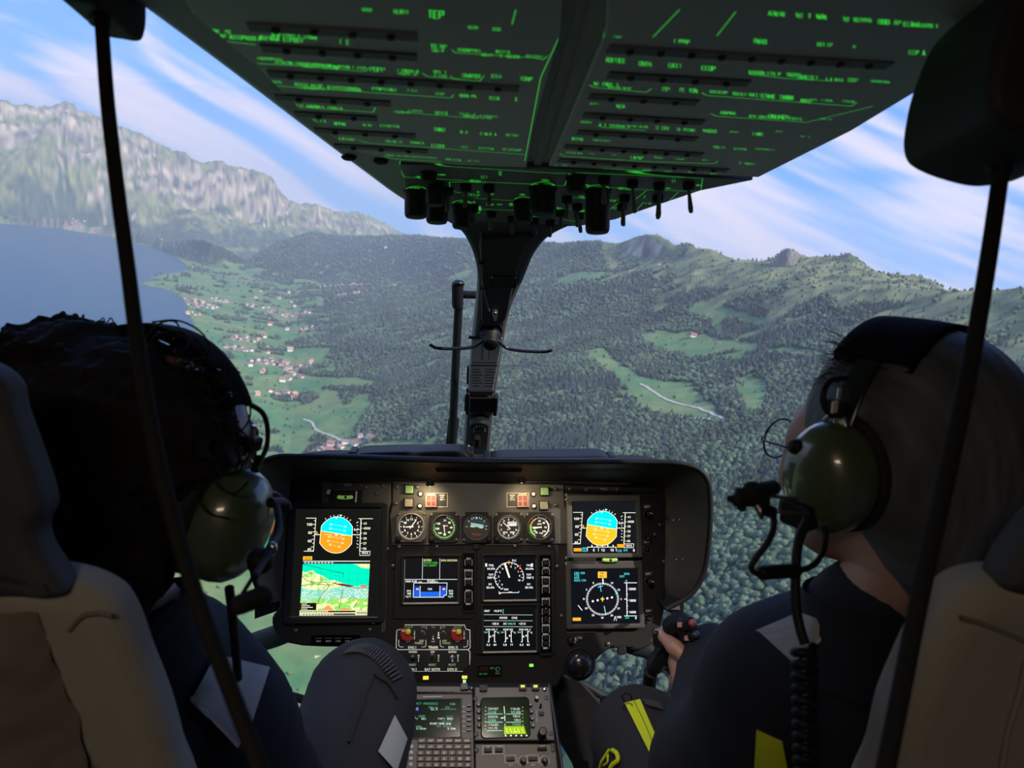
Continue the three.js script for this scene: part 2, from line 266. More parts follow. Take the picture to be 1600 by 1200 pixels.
{
  const [x, z] = landAt(1229, 412), g = new THREE.IcosahedronGeometry(1, 5), p = g.attributes.position, y0 = groundAt(x, z);
  for (let i = 0; i < p.count; i++) { const a = p.getX(i), b = p.getY(i), c = p.getZ(i), k = 1 + 0.28 * noise(a * 2 + 4, b * 2 + c * 2) + 0.16 * ridged(a * 3 + c * 2, b * 4, 3); p.setXYZ(i, a * 34 * k + (b < 0 ? a * 40 * -b : 0), Math.min(b, 0.62 + 0.2 * noise(a * 4, c * 4)) * 66 * k, c * 34 * k); } g.computeVertexNormals();
  const m = new THREE.Mesh(g, std([0.2, 0.19, 0.165], 0.95)); m.name = 'rock_outcrop'; m.position.set(x, y0 + 2, z); scene.add(tag(m, 'small rock tower standing on the ridge between the green summits', null, null, 'structure'));
}
{
  const wallG = new THREE.BoxGeometry(13, 7, 10).translate(0, 3.5, 0), rs = new THREE.Shape([new THREE.Vector2(-6.4, 6.6), new THREE.Vector2(6.4, 6.6), new THREE.Vector2(0, 11)]), roofG = new THREE.ExtrudeGeometry(rs, { depth: 14.6, bevelEnabled: false }).translate(0, 0, -7.3).rotateY(Math.PI / 2);
  const wm = [[0.88, 0.86, 0.8], [0.8, 0.77, 0.7], [0.68, 0.58, 0.48]].map((c) => std(c, 0.9)), rm = [[0.36, 0.15, 0.1], [0.3, 0.18, 0.13], [0.24, 0.2, 0.18], [0.5, 0.3, 0.22]].map((c) => std(c, 0.9));
  const house = (x, z, label, group, k = 1) => { const g = new THREE.Group(); g.name = numbered('house'); for (const [n, ge, m] of [['walls', wallG, wm], ['roof', roofG, rm]]) { const q = new THREE.Mesh(ge, m[Math.floor(rnd() * m.length)]); q.name = n; g.add(q); } g.position.set(x, groundAt(x, z) - 0.6, z); g.rotation.y = rnd() * 3.14; g.scale.setScalar(k * (0.85 + 0.4 * rnd())); scene.add(tag(g, label, 'house', group)); };
  const taken = []; const where = ['on the far lake shore, left end', 'on the far lake shore, middle', 'on the far lake shore, right end', 'behind the far lake shore', 'at the far corner of the lake', 'on the near bank of the lake bay', 'on the lake spit', 'at the root of the lake spit', 'behind the lake spit', 'at the tip of the lake spit', 'in the valley hamlet nearest the lake', 'in the middle of the valley', 'in the front of the valley', 'under the dark ridge', 'below the ridge village', 'at the right of the ridge village', 'at the right valley end', 'beside the left meadows', 'near the left forest edge', 'above the curly head', 'just right of the curly head', 'on the duct edge meadow', 'at the duct end', 'between lake and valley'];
  villagePx.forEach((q, i) => { const [x, z, s] = villages[i], n = Math.round(5 + s / 9); for (let k = 0; k < n; k++) { const a = rnd() * 6.28, d = Math.sqrt(rnd()) * s * 1.25; const hx = x + Math.cos(a) * d, hz = z + Math.sin(a) * d; if (lakeDepth(hx, hz) > -12 || taken.some((t) => Math.hypot(t[0] - hx, t[1] - hz) < 27)) continue; taken.push([hx, hz]); house(hx, hz, 'small pale house with brownish roof ' + where[i], 'houses ' + where[i], 1.25); } });
  for (let i = 0; i < 90; i++) { const px = lerp(385, 640, rnd()), py = lerp(452, 625, Math.pow(rnd(), 1.5)), [x, z] = landAt(px, py); if (groundAt(x, z) > PLAIN + 25 || lakeDepth(x, z) > -15 || taken.some((t) => Math.hypot(t[0] - x, t[1] - z) < 30)) continue; taken.push([x, z]); house(x, z, 'lone white farmhouse scattered over the green valley floor', 'scattered valley farmhouses', 1.6); }
  for (const [px, py, l, k] of [[1083, 527, 'pinkish farmhouse alone on the bright upper meadow right of the post', 1.3], [828, 560, 'white house alone in the forest right of the post', 0.9], [1112, 877, 'white hut alone in the near forest beside the hood', 0.4], [548, 372, 'white house on the crest of the dark ridge', 1.6], [1030, 415, 'pale house high under the dark summit', 1], [602, 388, 'pale house in the clearing of the dark ridge', 2]]) { const [x, z] = landAt(px, py); house(x, z, l, null, k); }
}
// ------------------------------------------------------------------ woods: nobody could count them
{
  const cone = new THREE.ConeGeometry(0.5, 0.62, 7, 1, true).translate(0, 0.69, 0), skirt = new THREE.ConeGeometry(0.62, 0.6, 7, 1, true).translate(0, 0.38, 0);
  const fir = mergeGeometries([cone, skirt]);
  const leaf = new THREE.IcosahedronGeometry(0.62, 1); { const p = leaf.attributes.position; for (let i = 0; i < p.count; i++) { const x = p.getX(i), y = p.getY(i), z = p.getZ(i), k = 1 + 0.45 * noise(x * 3 + 5 * y, z * 3 + y * 2); p.setXYZ(i, x * k, y * k * 0.8 + 0.55, z * k); } leaf.computeVertexNormals(); }
  const lists = [[], []], bands = [[260, 1500, 6.8, 0.72], [1500, 3000, 9.5, 0.9], [3000, 5000, 17, 1.25], [5000, 9300, 34, 1.9]];
  for (const [r0, r1, sp, big] of bands) for (let gx = -r1; gx <= r1; gx += sp) for (let gz = -r1; gz <= 0; gz += sp) {
    const x = gx + (rnd() - 0.5) * sp * 1.1, z = gz + (rnd() - 0.5) * sp * 1.1, r = Math.hypot(x, z); if (r < r0 || r >= r1) continue;
    const az = Math.atan2(x, -z); if (az < -0.72 || az > 0.72) continue;
    const i = Math.floor((az / (2 * Math.PI) + 0.5) * AZN), p = PROF[i]; if (r > p.R[11] && p.Hh[10] > PLAIN + 60) continue;
    const y = groundAt(x, z); if (y < LAKE + 3 || (y < PLAIN + 30 && lakeDepth(x, z) > -25)) continue;
    const e = 12, sl = Math.hypot(groundAt(x + e, z) - y, groundAt(x, z + e) - y) / e, c = coverAt(x, z, y, r, sl, p);
    if (c !== 0 && !(c === 1 && rnd() < 0.02) && !(c === 2 && rnd() < 0.12) && !(c === 4 && rnd() < 0.25)) continue;
    const k = rnd() < (r < 1000 ? 0.85 : 0.4) + 0.9 * fbm(x / 260, z / 260, 2) ? 1 : 0, h = (k ? 10 : 14) * (0.65 + 0.7 * rnd()) * (c === 0 ? 1 : 0.7) * Math.pow(big, 0.75);
    lists[k].push([x, y - 0.6, z, h, h * (k ? 0.95 : 0.52) * (0.85 + 0.3 * rnd()) * Math.pow(big, 0.5), rnd() * 6.28, rnd()]);
  }
  const M = new THREE.Matrix4(), q = new THREE.Quaternion(), Y = new V3(0, 1, 0), col = new THREE.Color();
  [['conifer_forest', fir, 'dark conifer forest covering the slopes beyond the windscreen'], ['broadleaf_forest', leaf, 'rounded broadleaf trees among the forest and meadows']].forEach(([n, g, l], k) => {
    const im = new THREE.InstancedMesh(g, std(0xffffff, 0.9), lists[k].length);
    lists[k].forEach(([x, y, z, h, w, a, t], i) => {
      im.setMatrixAt(i, M.compose(new V3(x, y, z), q.setFromAxisAngle(Y, a), new V3(w, h, w)));
      const pt = fbm(x / 170 + 31, z / 170, 3), s = (0.82 + 0.5 * t * t + 0.75 * pt) * 1.3; col.setRGB((k ? 0.056 : 0.028) * s, (k ? 0.086 : 0.045) * s, (k ? 0.044 : 0.036) * s); im.setColorAt(i, col);
    });
    im.name = n; im.castShadow = true; im.receiveShadow = true; tag(im, l, null, null, 'stuff'); scene.add(im); console.log(n, lists[k].length);
  });
}
// ------------------------------------------------------------------ building tools (cabin metres)
const cabin = [];                                            // everything in the cabin: turned into the world at the end
function add(o, label, category, group, kind) { o.name = numbered(o.name); tag(o, label, category, group, kind); cabin.push(o); return o; }
const G = (name, parent) => { const g = new THREE.Group(); g.name = name; if (parent) parent.add(g); return g; };
function M(name, geo, mat, parent, pos, rot) {
  const m = new THREE.Mesh(Array.isArray(geo) ? mergeAll(geo) : geo, mat); m.name = name; m.castShadow = m.receiveShadow = true;
  if (pos) m.position.set(...pos); if (rot) m.rotation.set(...rot); if (parent) parent.add(m); return m;
}
function mergeAll(list) {
  if (list.length === 1) return list[0];
  return mergeGeometries(list.map((g) => { const q = g.index ? g.toNonIndexed() : g.clone(); for (const k of Object.keys(q.attributes)) if (!['position', 'normal', 'uv'].includes(k)) q.deleteAttribute(k); if (!q.attributes.uv) q.setAttribute('uv', new THREE.BufferAttribute(new Float32Array(q.attributes.position.count * 2), 2)); return q; }));
}
const box = (w, h, d, r = 0.002, x = 0, y = 0, z = 0, seg = 2) => new RoundedBoxGeometry(w, h, d, seg, Math.min(r, w / 2.1, h / 2.1, d / 2.1)).translate(x, y, z);
const cyl = (r0, r1, h, n = 24) => new THREE.CylinderGeometry(r0, r1, h, n);
function lathe(pts, n = 28) { return new THREE.LatheGeometry(pts.map(([r, y]) => new THREE.Vector2(r, y)), n); }      // about y
const latheZ = (pts, n) => lathe(pts, n).rotateX(Math.PI / 2);                                                          // about z: y becomes z
function tube(pts, r, n = 8, seg = 0, closed = false) { return new THREE.TubeGeometry(new THREE.CatmullRomCurve3(pts.map((p) => (p.isVector3 ? p : new V3(...p))), closed, 'centripetal'), seg || pts.length * 8, r, n, closed); }
function capped(pts, r, n = 8, seg = 0) { const a = pts[0], b = pts[pts.length - 1], v = (p) => (p.isVector3 ? p : new V3(...p)); const s = (p) => new THREE.SphereGeometry(r, n, 6).translate(v(p).x, v(p).y, v(p).z); return mergeAll([tube(pts, r, n, seg), s(a), s(b)]); }
const bar = (a, b, r, n = 8) => { const A = new V3(...a), B = new V3(...b), d = B.clone().sub(A); return cyl(r, r, d.length(), n).applyQuaternion(new THREE.Quaternion().setFromUnitVectors(new V3(0, 1, 0), d.normalize())).translate((A.x + B.x) / 2, (A.y + B.y) / 2, (A.z + B.z) / 2); };
function slab(pts, depth, bevel = 0.002, holes = []) {      // an outline in x, y given depth towards -z; front face at z = 0
  const s = new THREE.Shape(pts.map(([x, y]) => new THREE.Vector2(x, y)));
  for (const h of holes) s.holes.push(new THREE.Path(h.map(([x, y]) => new THREE.Vector2(x, y))));
  const g = new THREE.ExtrudeGeometry(s, { depth: Math.max(1e-4, depth - 2 * bevel), bevelEnabled: bevel > 0, bevelThickness: bevel, bevelSize: bevel, bevelOffset: -bevel, bevelSegments: 2, curveSegments: 6 });
  return g.translate(0, 0, bevel - depth);
}
function rrect(cx, cy, w, h, r, n = 4) { const o = []; for (const [sx, sy, a] of [[1, 1, 0], [-1, 1, 1], [-1, -1, 2], [1, -1, 3]]) for (let i = 0; i <= n; i++) { const t = (a + i / n) * Math.PI / 2; o.push([cx + sx * (w / 2 - r) + r * Math.cos(t), cy + sy * (h / 2 - r) + r * Math.sin(t)]); } return o; }
function smooth(pts, n = 4) { const c = new THREE.CatmullRomCurve3(pts.map(([x, y]) => new V3(x, y, 0)), true, 'centripetal'); return c.getPoints(pts.length * n).slice(0, -1).map((p) => [p.x, p.y]); }
function curve2(pts, n = 4) { const c = new THREE.CatmullRomCurve3(pts.map((p) => new V3(p[0], p[1], 0)), false, 'centripetal'); return c.getPoints((pts.length - 1) * n).map((p) => [p.x, p.y]); }
function ribbon(rows, closed = false) {                      // rows of points -> one smooth sheet
  const n = rows[0].length, m = rows.length, pos = [], uv = [], idx = [];
  rows.forEach((r, j) => r.forEach((p, i) => { const v = p.isVector3 ? p : new V3(...p); pos.push(v.x, v.y, v.z); uv.push(i / (n - 1), j / (m - 1)); }));
  for (let j = 0; j < m - 1; j++) for (let i = 0; i < n - 1 + (closed ? 1 : 0); i++) { const a = j * n + i, b = j * n + (i + 1) % n; idx.push(a, b, a + n, b, b + n, a + n); }
  const g = new THREE.BufferGeometry().setAttribute('position', new THREE.Float32BufferAttribute(pos, 3)).setAttribute('uv', new THREE.Float32BufferAttribute(uv, 2)); g.setIndex(idx); g.computeVertexNormals(); return g;
}
// surveying: a sight line from the camera into the cabin, points at a depth on it, and the flat surfaces that things are mounted on
const camX = new V3().setFromMatrixColumn(camInCabin, 0), camY = new V3().setFromMatrixColumn(camInCabin, 1), camZ = new V3().setFromMatrixColumn(camInCabin, 2);
const at = (px, py, d) => eyeC.clone().addScaledVector(camX, (px - 800) / FPX * d).addScaledVector(camY, (600 - py) / FPX * d).addScaledVector(camZ, -d);
const xyz = (px, py, d) => at(px, py, d).toArray();
class Face {                                                 // a mounting face: origin, right, up and outward axes
  constructor(origin, right, up) { this.o = origin; this.u = right.clone().normalize(); this.n = this.u.clone().cross(up).normalize(); this.v = this.n.clone().cross(this.u); this.m = new THREE.Matrix4().makeBasis(this.u, this.v, this.n).setPosition(origin); }
  point(px, py) { const d = at(px, py, 1).sub(eyeC), k = this.o.clone().sub(eyeC).dot(this.n) / d.dot(this.n); return eyeC.clone().addScaledVector(d, k); }
  uv(px, py) { const p = this.point(px, py).sub(this.o); return [p.dot(this.u), p.dot(this.v)]; }
  uvs(list) { return list.map(([a, b]) => this.uv(a, b)); }
  scale(px, py) { const [a, b] = this.uv(px, py), [c] = this.uv(px + 1, py), [, d] = this.uv(px, py + 1); return [c - a, b - d]; }   // metres a pixel across and up
  group(name, px, py, lift = 0) { const g = G(name), [u, v] = this.uv(px, py); g.position.set(u, v, lift).applyMatrix4(this.m); g.quaternion.setFromRotationMatrix(this.m); g.userData0 = [u, v]; return g; }
  whole(name) { const g = G(name); g.position.copy(this.o); g.quaternion.setFromRotationMatrix(this.m); return g; }
}
const lean = (deg) => new V3(0, Math.cos(rad(deg)), -Math.sin(rad(deg)));
const panel = new Face(at(745, 890, 1.4), new V3(1, 0, 0), lean(18.7));
const desk = new Face(at(750, 1130, 1.30), new V3(1, 0, 0), lean(46));
const overhead = new Face(at(760, 245, 0.28 * FPX / 367), new V3(1, 0, 0), new V3(0, Math.sin(rad(8.9)), Math.cos(rad(8.9))));
const post = new Face(at(760, 350, 1.2), new V3(1, 0, 0), at(760, 350, 1.2).sub(at(745, 705, 1.68)));

// grain: speckle and scuffs for plastics, weave for cloth
function grain(n, f) { const d = new Uint8Array(n * n * 4); for (let j = 0; j < n; j++) for (let i = 0; i < n; i++) { const v = clamp(f(i, j) * 255, 0, 255); d.set([v, v, v, 255], (j * n + i) * 4); } const t = new THREE.DataTexture(d, n, n); t.wrapS = t.wrapT = THREE.RepeatWrapping; t.magFilter = THREE.LinearFilter; t.needsUpdate = true; return t; }
const speck = grain(256, (i, j) => 0.5 + 0.5 * noise(i / 2.1, j / 2.1) + 0.2 * noise(i / 19, j / 19));
const weave = grain(256, (i, j) => 0.5 + 0.22 * Math.sin(i * Math.PI / 2) * Math.sin(j * Math.PI / 2) + 0.25 * noise(i / 3, j / 3) + 0.2 * noise(i / 40, j / 40));
const tex = (t, k) => { const c = t.clone(); c.repeat.set(k, k); c.needsUpdate = true; return c; };
const dull = (c, r) => new THREE.MeshPhysicalMaterial({ color: new THREE.Color().setRGB(...c), roughness: r, specularIntensity: 0.45 });
const MAT = {
  black: dull([0.008, 0.008, 0.009], 0.55), blackMatte: dull([0.014, 0.014, 0.015], 0.85), blackGloss: std([0.012, 0.012, 0.014], 0.22),
  panel: std([0.042, 0.04, 0.035], 0.5, { bumpMap: tex(speck, 20), bumpScale: 0.00015 }),
  panelDark: dull([0.010, 0.0098, 0.0092], 0.6), bezel: std([0.06, 0.057, 0.05], 0.45), desk: std([0.15, 0.137, 0.122], 0.5, { bumpMap: tex(speck, 12), bumpScale: 0.0001 }),
  hood: std([0.04, 0.036, 0.03], 0.38, { bumpMap: tex(speck, 30), bumpScale: 0.0002 }), roof: std([0.33, 0.335, 0.33], 0.6), roofRim: std([0.075, 0.077, 0.076], 0.6), postGrey: std([0.085, 0.09, 0.086], 0.6),
  steel: std([0.55, 0.54, 0.52], 0.25, { metalness: 1 }), white: std([0.7, 0.68, 0.62], 0.6), card: std([0.42, 0.45, 0.42], 0.7), green: std([0.16, 0.3, 0.12], 0.4), key: std([0.2, 0.19, 0.15], 0.45), red: std([0.36, 0.02, 0.02], 0.4), pinkish: std([0.55, 0.24, 0.2], 0.5), yellow: std([0.8, 0.62, 0.05], 0.4),
};
const glow = (c, k) => new THREE.MeshStandardMaterial({ color: 0x050505, roughness: 0.3, emissive: new THREE.Color().setRGB(...c), emissiveIntensity: k });

// ------------------------------------------------------------------ the cabin: overhead, roof, walls, floor, posts, panes
{
  const o = overhead, W = (list) => o.uvs(list);
  const left = W([[205, 8], [330, 98], [470, 202], [560, 268], [632, 318], [690, 345]]), right = W([[905, 350], [965, 338], [1102, 290], [1290, 210], [1482, 122]]);
  const farL = curve2(left, 5), farR = curve2(right, 5);
  const outline = [...farL, ...farR, ...W([[1800, -30], [2050, -160]]), ...W([[-60, -160], [60, -90]])];
  const c = o.whole('ceiling'), panelGeo = slab(outline, 0.075, 0.012);
  M('overhead_console', panelGeo, MAT.roof, c);
  add(c, 'grey overhead console shell narrowing to the windscreen post', null, null, 'structure');
}
function shell(name, label, geo, mat) { const m = M(name, geo, mat); add(m, label, null, null, 'structure'); return m; }
{
  // roof skin aft and above, rear bulkhead, side walls extended forward over the doors to keep sun out, floor
  const roofY = 1.62, back = 0.95;
  const roof = [];
  shell('roof', 'dark cabin roof lining above the seats', box(1.7, 0.04, 1.75, 0.01, 0, roofY + 0.02, back - 0.875), std([0.05, 0.05, 0.052], 0.8));
  shell('wall_rear', 'grey cabin bulkhead behind the camera', box(1.7, 1.75, 0.04, 0.01, 0, 0.75, back + 0.02), std([0.2, 0.2, 0.2], 0.85));
  for (const s of [-1, 1]) {
    shell(s < 0 ? 'wall_left' : 'wall_right', s < 0 ? 'dark left cabin side extended over the door window to block sun' : 'dark right cabin side extended over the door window to block sun', box(0.04, 1.75, 1.8, 0.01, s * 0.86, 0.75, back - 0.9), std([0.05, 0.05, 0.052], 0.8));
  }
  shell('floor', 'dark grey cabin floor under the seats', box(1.7, 0.05, 1.6, 0.01, 0, -0.1, back - 0.8), std([0.05, 0.05, 0.05], 0.85));
}
// windscreen post: flares into the overhead above, narrows to the glareshield
{
  const P = post, g = P.whole('windscreen_post');
  const l = curve2(P.uvs([[640, 322], [692, 345], [720, 364], [737, 393], [746, 430], [745, 480], [738, 550], [730, 640], [724, 725]]), 5), r = curve2(P.uvs([[764, 725], [772, 640], [784, 560], [797, 490], [818, 440], [838, 395], [860, 371], [905, 350], [965, 334]]), 5);
  M('post_shell', slab([...l, ...r], 0.06, 0.008), MAT.postGrey, g);
  const cover = curve2(P.uvs([[748, 366], [752, 430], [752, 470], [756, 500], [784, 500], [802, 440], [820, 385], [836, 362]]), 4);
  M('inner_cover', slab(cover, 0.012, 0.003).translate(0, 0, 0.012), std([0.035, 0.036, 0.036], 0.6), g);
  add(g, 'dark windscreen centre post flaring into the overhead console', null, null, 'structure');
  // things fixed to the post
  const L = (gr) => (px, py) => { const [u, v] = P.uv(px, py); return [u - gr.userData0[0], v - gr.userData0[1]]; };
  const card = P.group('placard', 757, 555, 0.001), q = L(card);
  const cv = canvasTex(256, 400, (c) => { c.fillStyle = '#c2c9c0'; c.fillRect(0, 0, 256, 400); c.fillStyle = '#8a908a'; c.fillRect(90, 30, 18, 130); c.fillRect(150, 30, 12, 130); c.fillStyle = '#3c403c'; c.fillRect(10, 196, 236, 10); for (let i = 0; i < 7; i++) { c.fillRect(24, 226 + i * 22, 60 + (i % 3) * 12, 7); c.fillRect(130, 226 + i * 22, 70 + (i % 2) * 20, 7); } c.fillRect(20, 176, 200, 6); });
  const plate = slab([q(738, 528), q(733, 610), q(770, 610), q(785, 528)], 0.003, 0.0006);
  planarUV(plate); M('card', plate, new THREE.MeshStandardMaterial({ map: cv, roughness: 0.7 }), card);
  M('holder_strip', box(0.062, 0.004, 0.006, 0.001, ...q(758, 527), 0), MAT.black, card); M('holder_strip', box(0.052, 0.004, 0.006, 0.001, ...q(752, 611), 0), MAT.black, card);
  M('clip', [box(0.004, 0.05, 0.008, 0.001, ...q(731, 585), 0)], MAT.black, card);
  add(card, 'grey printed checklist card strapped to the windscreen post', 'placard');
  const note = P.group('warning_placard', 786, 432, 0.014);
  const cw = canvasTex(256, 128, (c) => { c.fillStyle = '#141414'; c.fillRect(0, 0, 256, 128); c.fillStyle = '#3a3a38'; for (let i = 0; i < 5; i++) c.fillRect(14 + (i % 2) * 8, 12 + i * 23, 224 - (i % 3) * 22, 9); });
  const pg = box(0.046, 0.026, 0.002, 0.0005); planarUV(pg); M('plate', pg, new THREE.MeshStandardMaterial({ map: cw, roughness: 0.6 }), note); for (const x of [-0.02, 0.02]) M('rivet', cyl(0.0016, 0.0016, 0.003, 8).rotateX(Math.PI / 2), MAT.steel, note, [x, 0.011, 0]);
  add(note, 'small dark placard with faint lines on the flared post top', 'placard');
  const cableRun = P.group('cable', 752, 420, 0.01), cq = L(cableRun);
  M('lead', tube([[...cq(751, 352), 0.006], [...cq(752, 400), 0.006], [...cq(755, 440), 0.008], [...cq(764, 475), 0.008]], 0.0016, 6, 40), MAT.postGrey, cableRun);
  for (const [a, b] of [[755, 440], [752, 400]]) M('cable_clip', box(0.01, 0.006, 0.006, 0.001, ...cq(a, b), 0.006), MAT.blackMatte, cableRun);
  add(cableRun, 'thin grey lead running down the windscreen post', 'cable');
  // bracket with two bent wire arms
  const br = P.group('wire_bracket', 766, 520, 0.004), bq = L(br);
  M('hub', [latheZ([[0, 0.03], [0.012, 0.03], [0.015, 0.024], [0.015, 0.012], [0.02, 0.008], [0.02, 0], [0, 0]], 24)], MAT.black, br);
  M('hub_plate', slab(smooth([bq(752, 506), bq(770, 496), bq(783, 508), bq(784, 522), bq(770, 533), bq(752, 524)], 3), 0.006, 0.0015), MAT.black, br);
  for (const s of [-1, 1]) M('arm', capped(s < 0 ? [[...bq(754, 518), 0.02], [...bq(738, 525), 0.024], [...bq(684, 523), 0.03], [...bq(674, 515), 0.036]] : [[...bq(778, 518), 0.02], [...bq(792, 527), 0.024], [...bq(848, 529), 0.03], [...bq(859, 523), 0.036]], 0.0032, 8, 40), MAT.blackGloss, br);
  add(br, 'black bracket with two bent wire arms on the windscreen post', 'bracket');
  const hook = P.group('hook', 773, 485, 0.012), hq = L(hook);
  M('eye', [slab(smooth([hq(769, 477), hq(777, 476), hq(778, 486), hq(774, 496), hq(769, 488)], 3), 0.004, 0.001)], std([0.5, 0.52, 0.5], 0.5), hook);
  M('pin', latheZ([[0, 0.006], [0.003, 0.006], [0.0035, 0.004], [0.0035, 0], [0, 0]], 12).translate(...hq(773, 480), 0), MAT.steel, hook);
  add(hook, 'small pale metal eyelet above the wire bracket', 'fitting');
  const therm = P.group('thermometer', 749, 655, 0.0), tq = L(therm);
  M('clamp_strap', box(0.07, 0.05, 0.012, 0.004, ...tq(752, 630), 0), MAT.blackMatte, therm); M('clamp_ear', box(0.008, 0.07, 0.016, 0.002, ...tq(731, 628), 0), MAT.blackMatte, therm); M('clamp_ear', box(0.008, 0.06, 0.016, 0.002, ...tq(774, 632), 0), MAT.blackMatte, therm);
  M('case', latheZ([[0, 0.026], [0.017, 0.026], [0.0205, 0.022], [0.0205, 0], [0, 0]], 32), MAT.black, therm);
  M('lens', latheZ([[0, 0.0285], [0.012, 0.0272], [0.0165, 0.0262]], 32), new THREE.MeshPhysicalMaterial({ color: 0x0a0c0b, roughness: 0.08, clearcoat: 1 }), therm);
  for (let i = 0; i < 9; i++) M('scale_mark', box(0.003, 0.001, 0.0006, 0.0002, 0.0125, 0, 0.0285).rotateZ((i - 4) * 0.5 + Math.PI / 2), MAT.green, therm);
  M('stem', cyl(0.007, 0.007, 0.03, 16).translate(...tq(746, 685), 0.008), MAT.black, therm);
  M('knurl', [latheZ([[0, 0.012], [0.005, 0.012], [0.006, 0.008], [0.006, 0], [0, 0]], 12).translate(...tq(735, 694), 0)], MAT.steel, therm);
  add(therm, 'round black air thermometer strapped low on the windscreen post', 'thermometer');
}
// wiper outside the left pane
{
  const g = G('windscreen_wiper'); const P0 = at(716, 446, 1.58), P1 = at(706, 700, 1.8);
  g.position.copy(P0); const rel = (p) => p.clone().sub(P0);
  M('arm', capped([rel(at(717, 470, 1.6)), rel(at(711, 590, 1.7)), rel(P1)], 0.0095, 10, 20), MAT.black, g);
  M('head', [capped([rel(at(715, 446, 1.58)), rel(at(715, 476, 1.6))], 0.0125, 12, 6)], MAT.black, g);
  M('pivot_cap', lathe([[0, 0.012], [0.009, 0.011], [0.0135, 0.006], [0.0135, 0], [0, 0]], 20).translate(...rel(at(716, 446, 1.58)).toArray()), MAT.blackGloss, g);
  M('cross_arm', bar(rel(at(716, 460, 1.6)).toArray(), rel(at(748, 461, 1.6)).toArray(), 0.0085, 10), MAT.black, g);
  M('lower_sleeve', [bar(rel(at(709, 655, 1.77)).toArray(), rel(at(704, 704, 1.81)).toArray(), 0.013, 12)], MAT.blackMatte, g);
  add(g, 'black windscreen wiper standing upright left of the post', 'wiper');
}
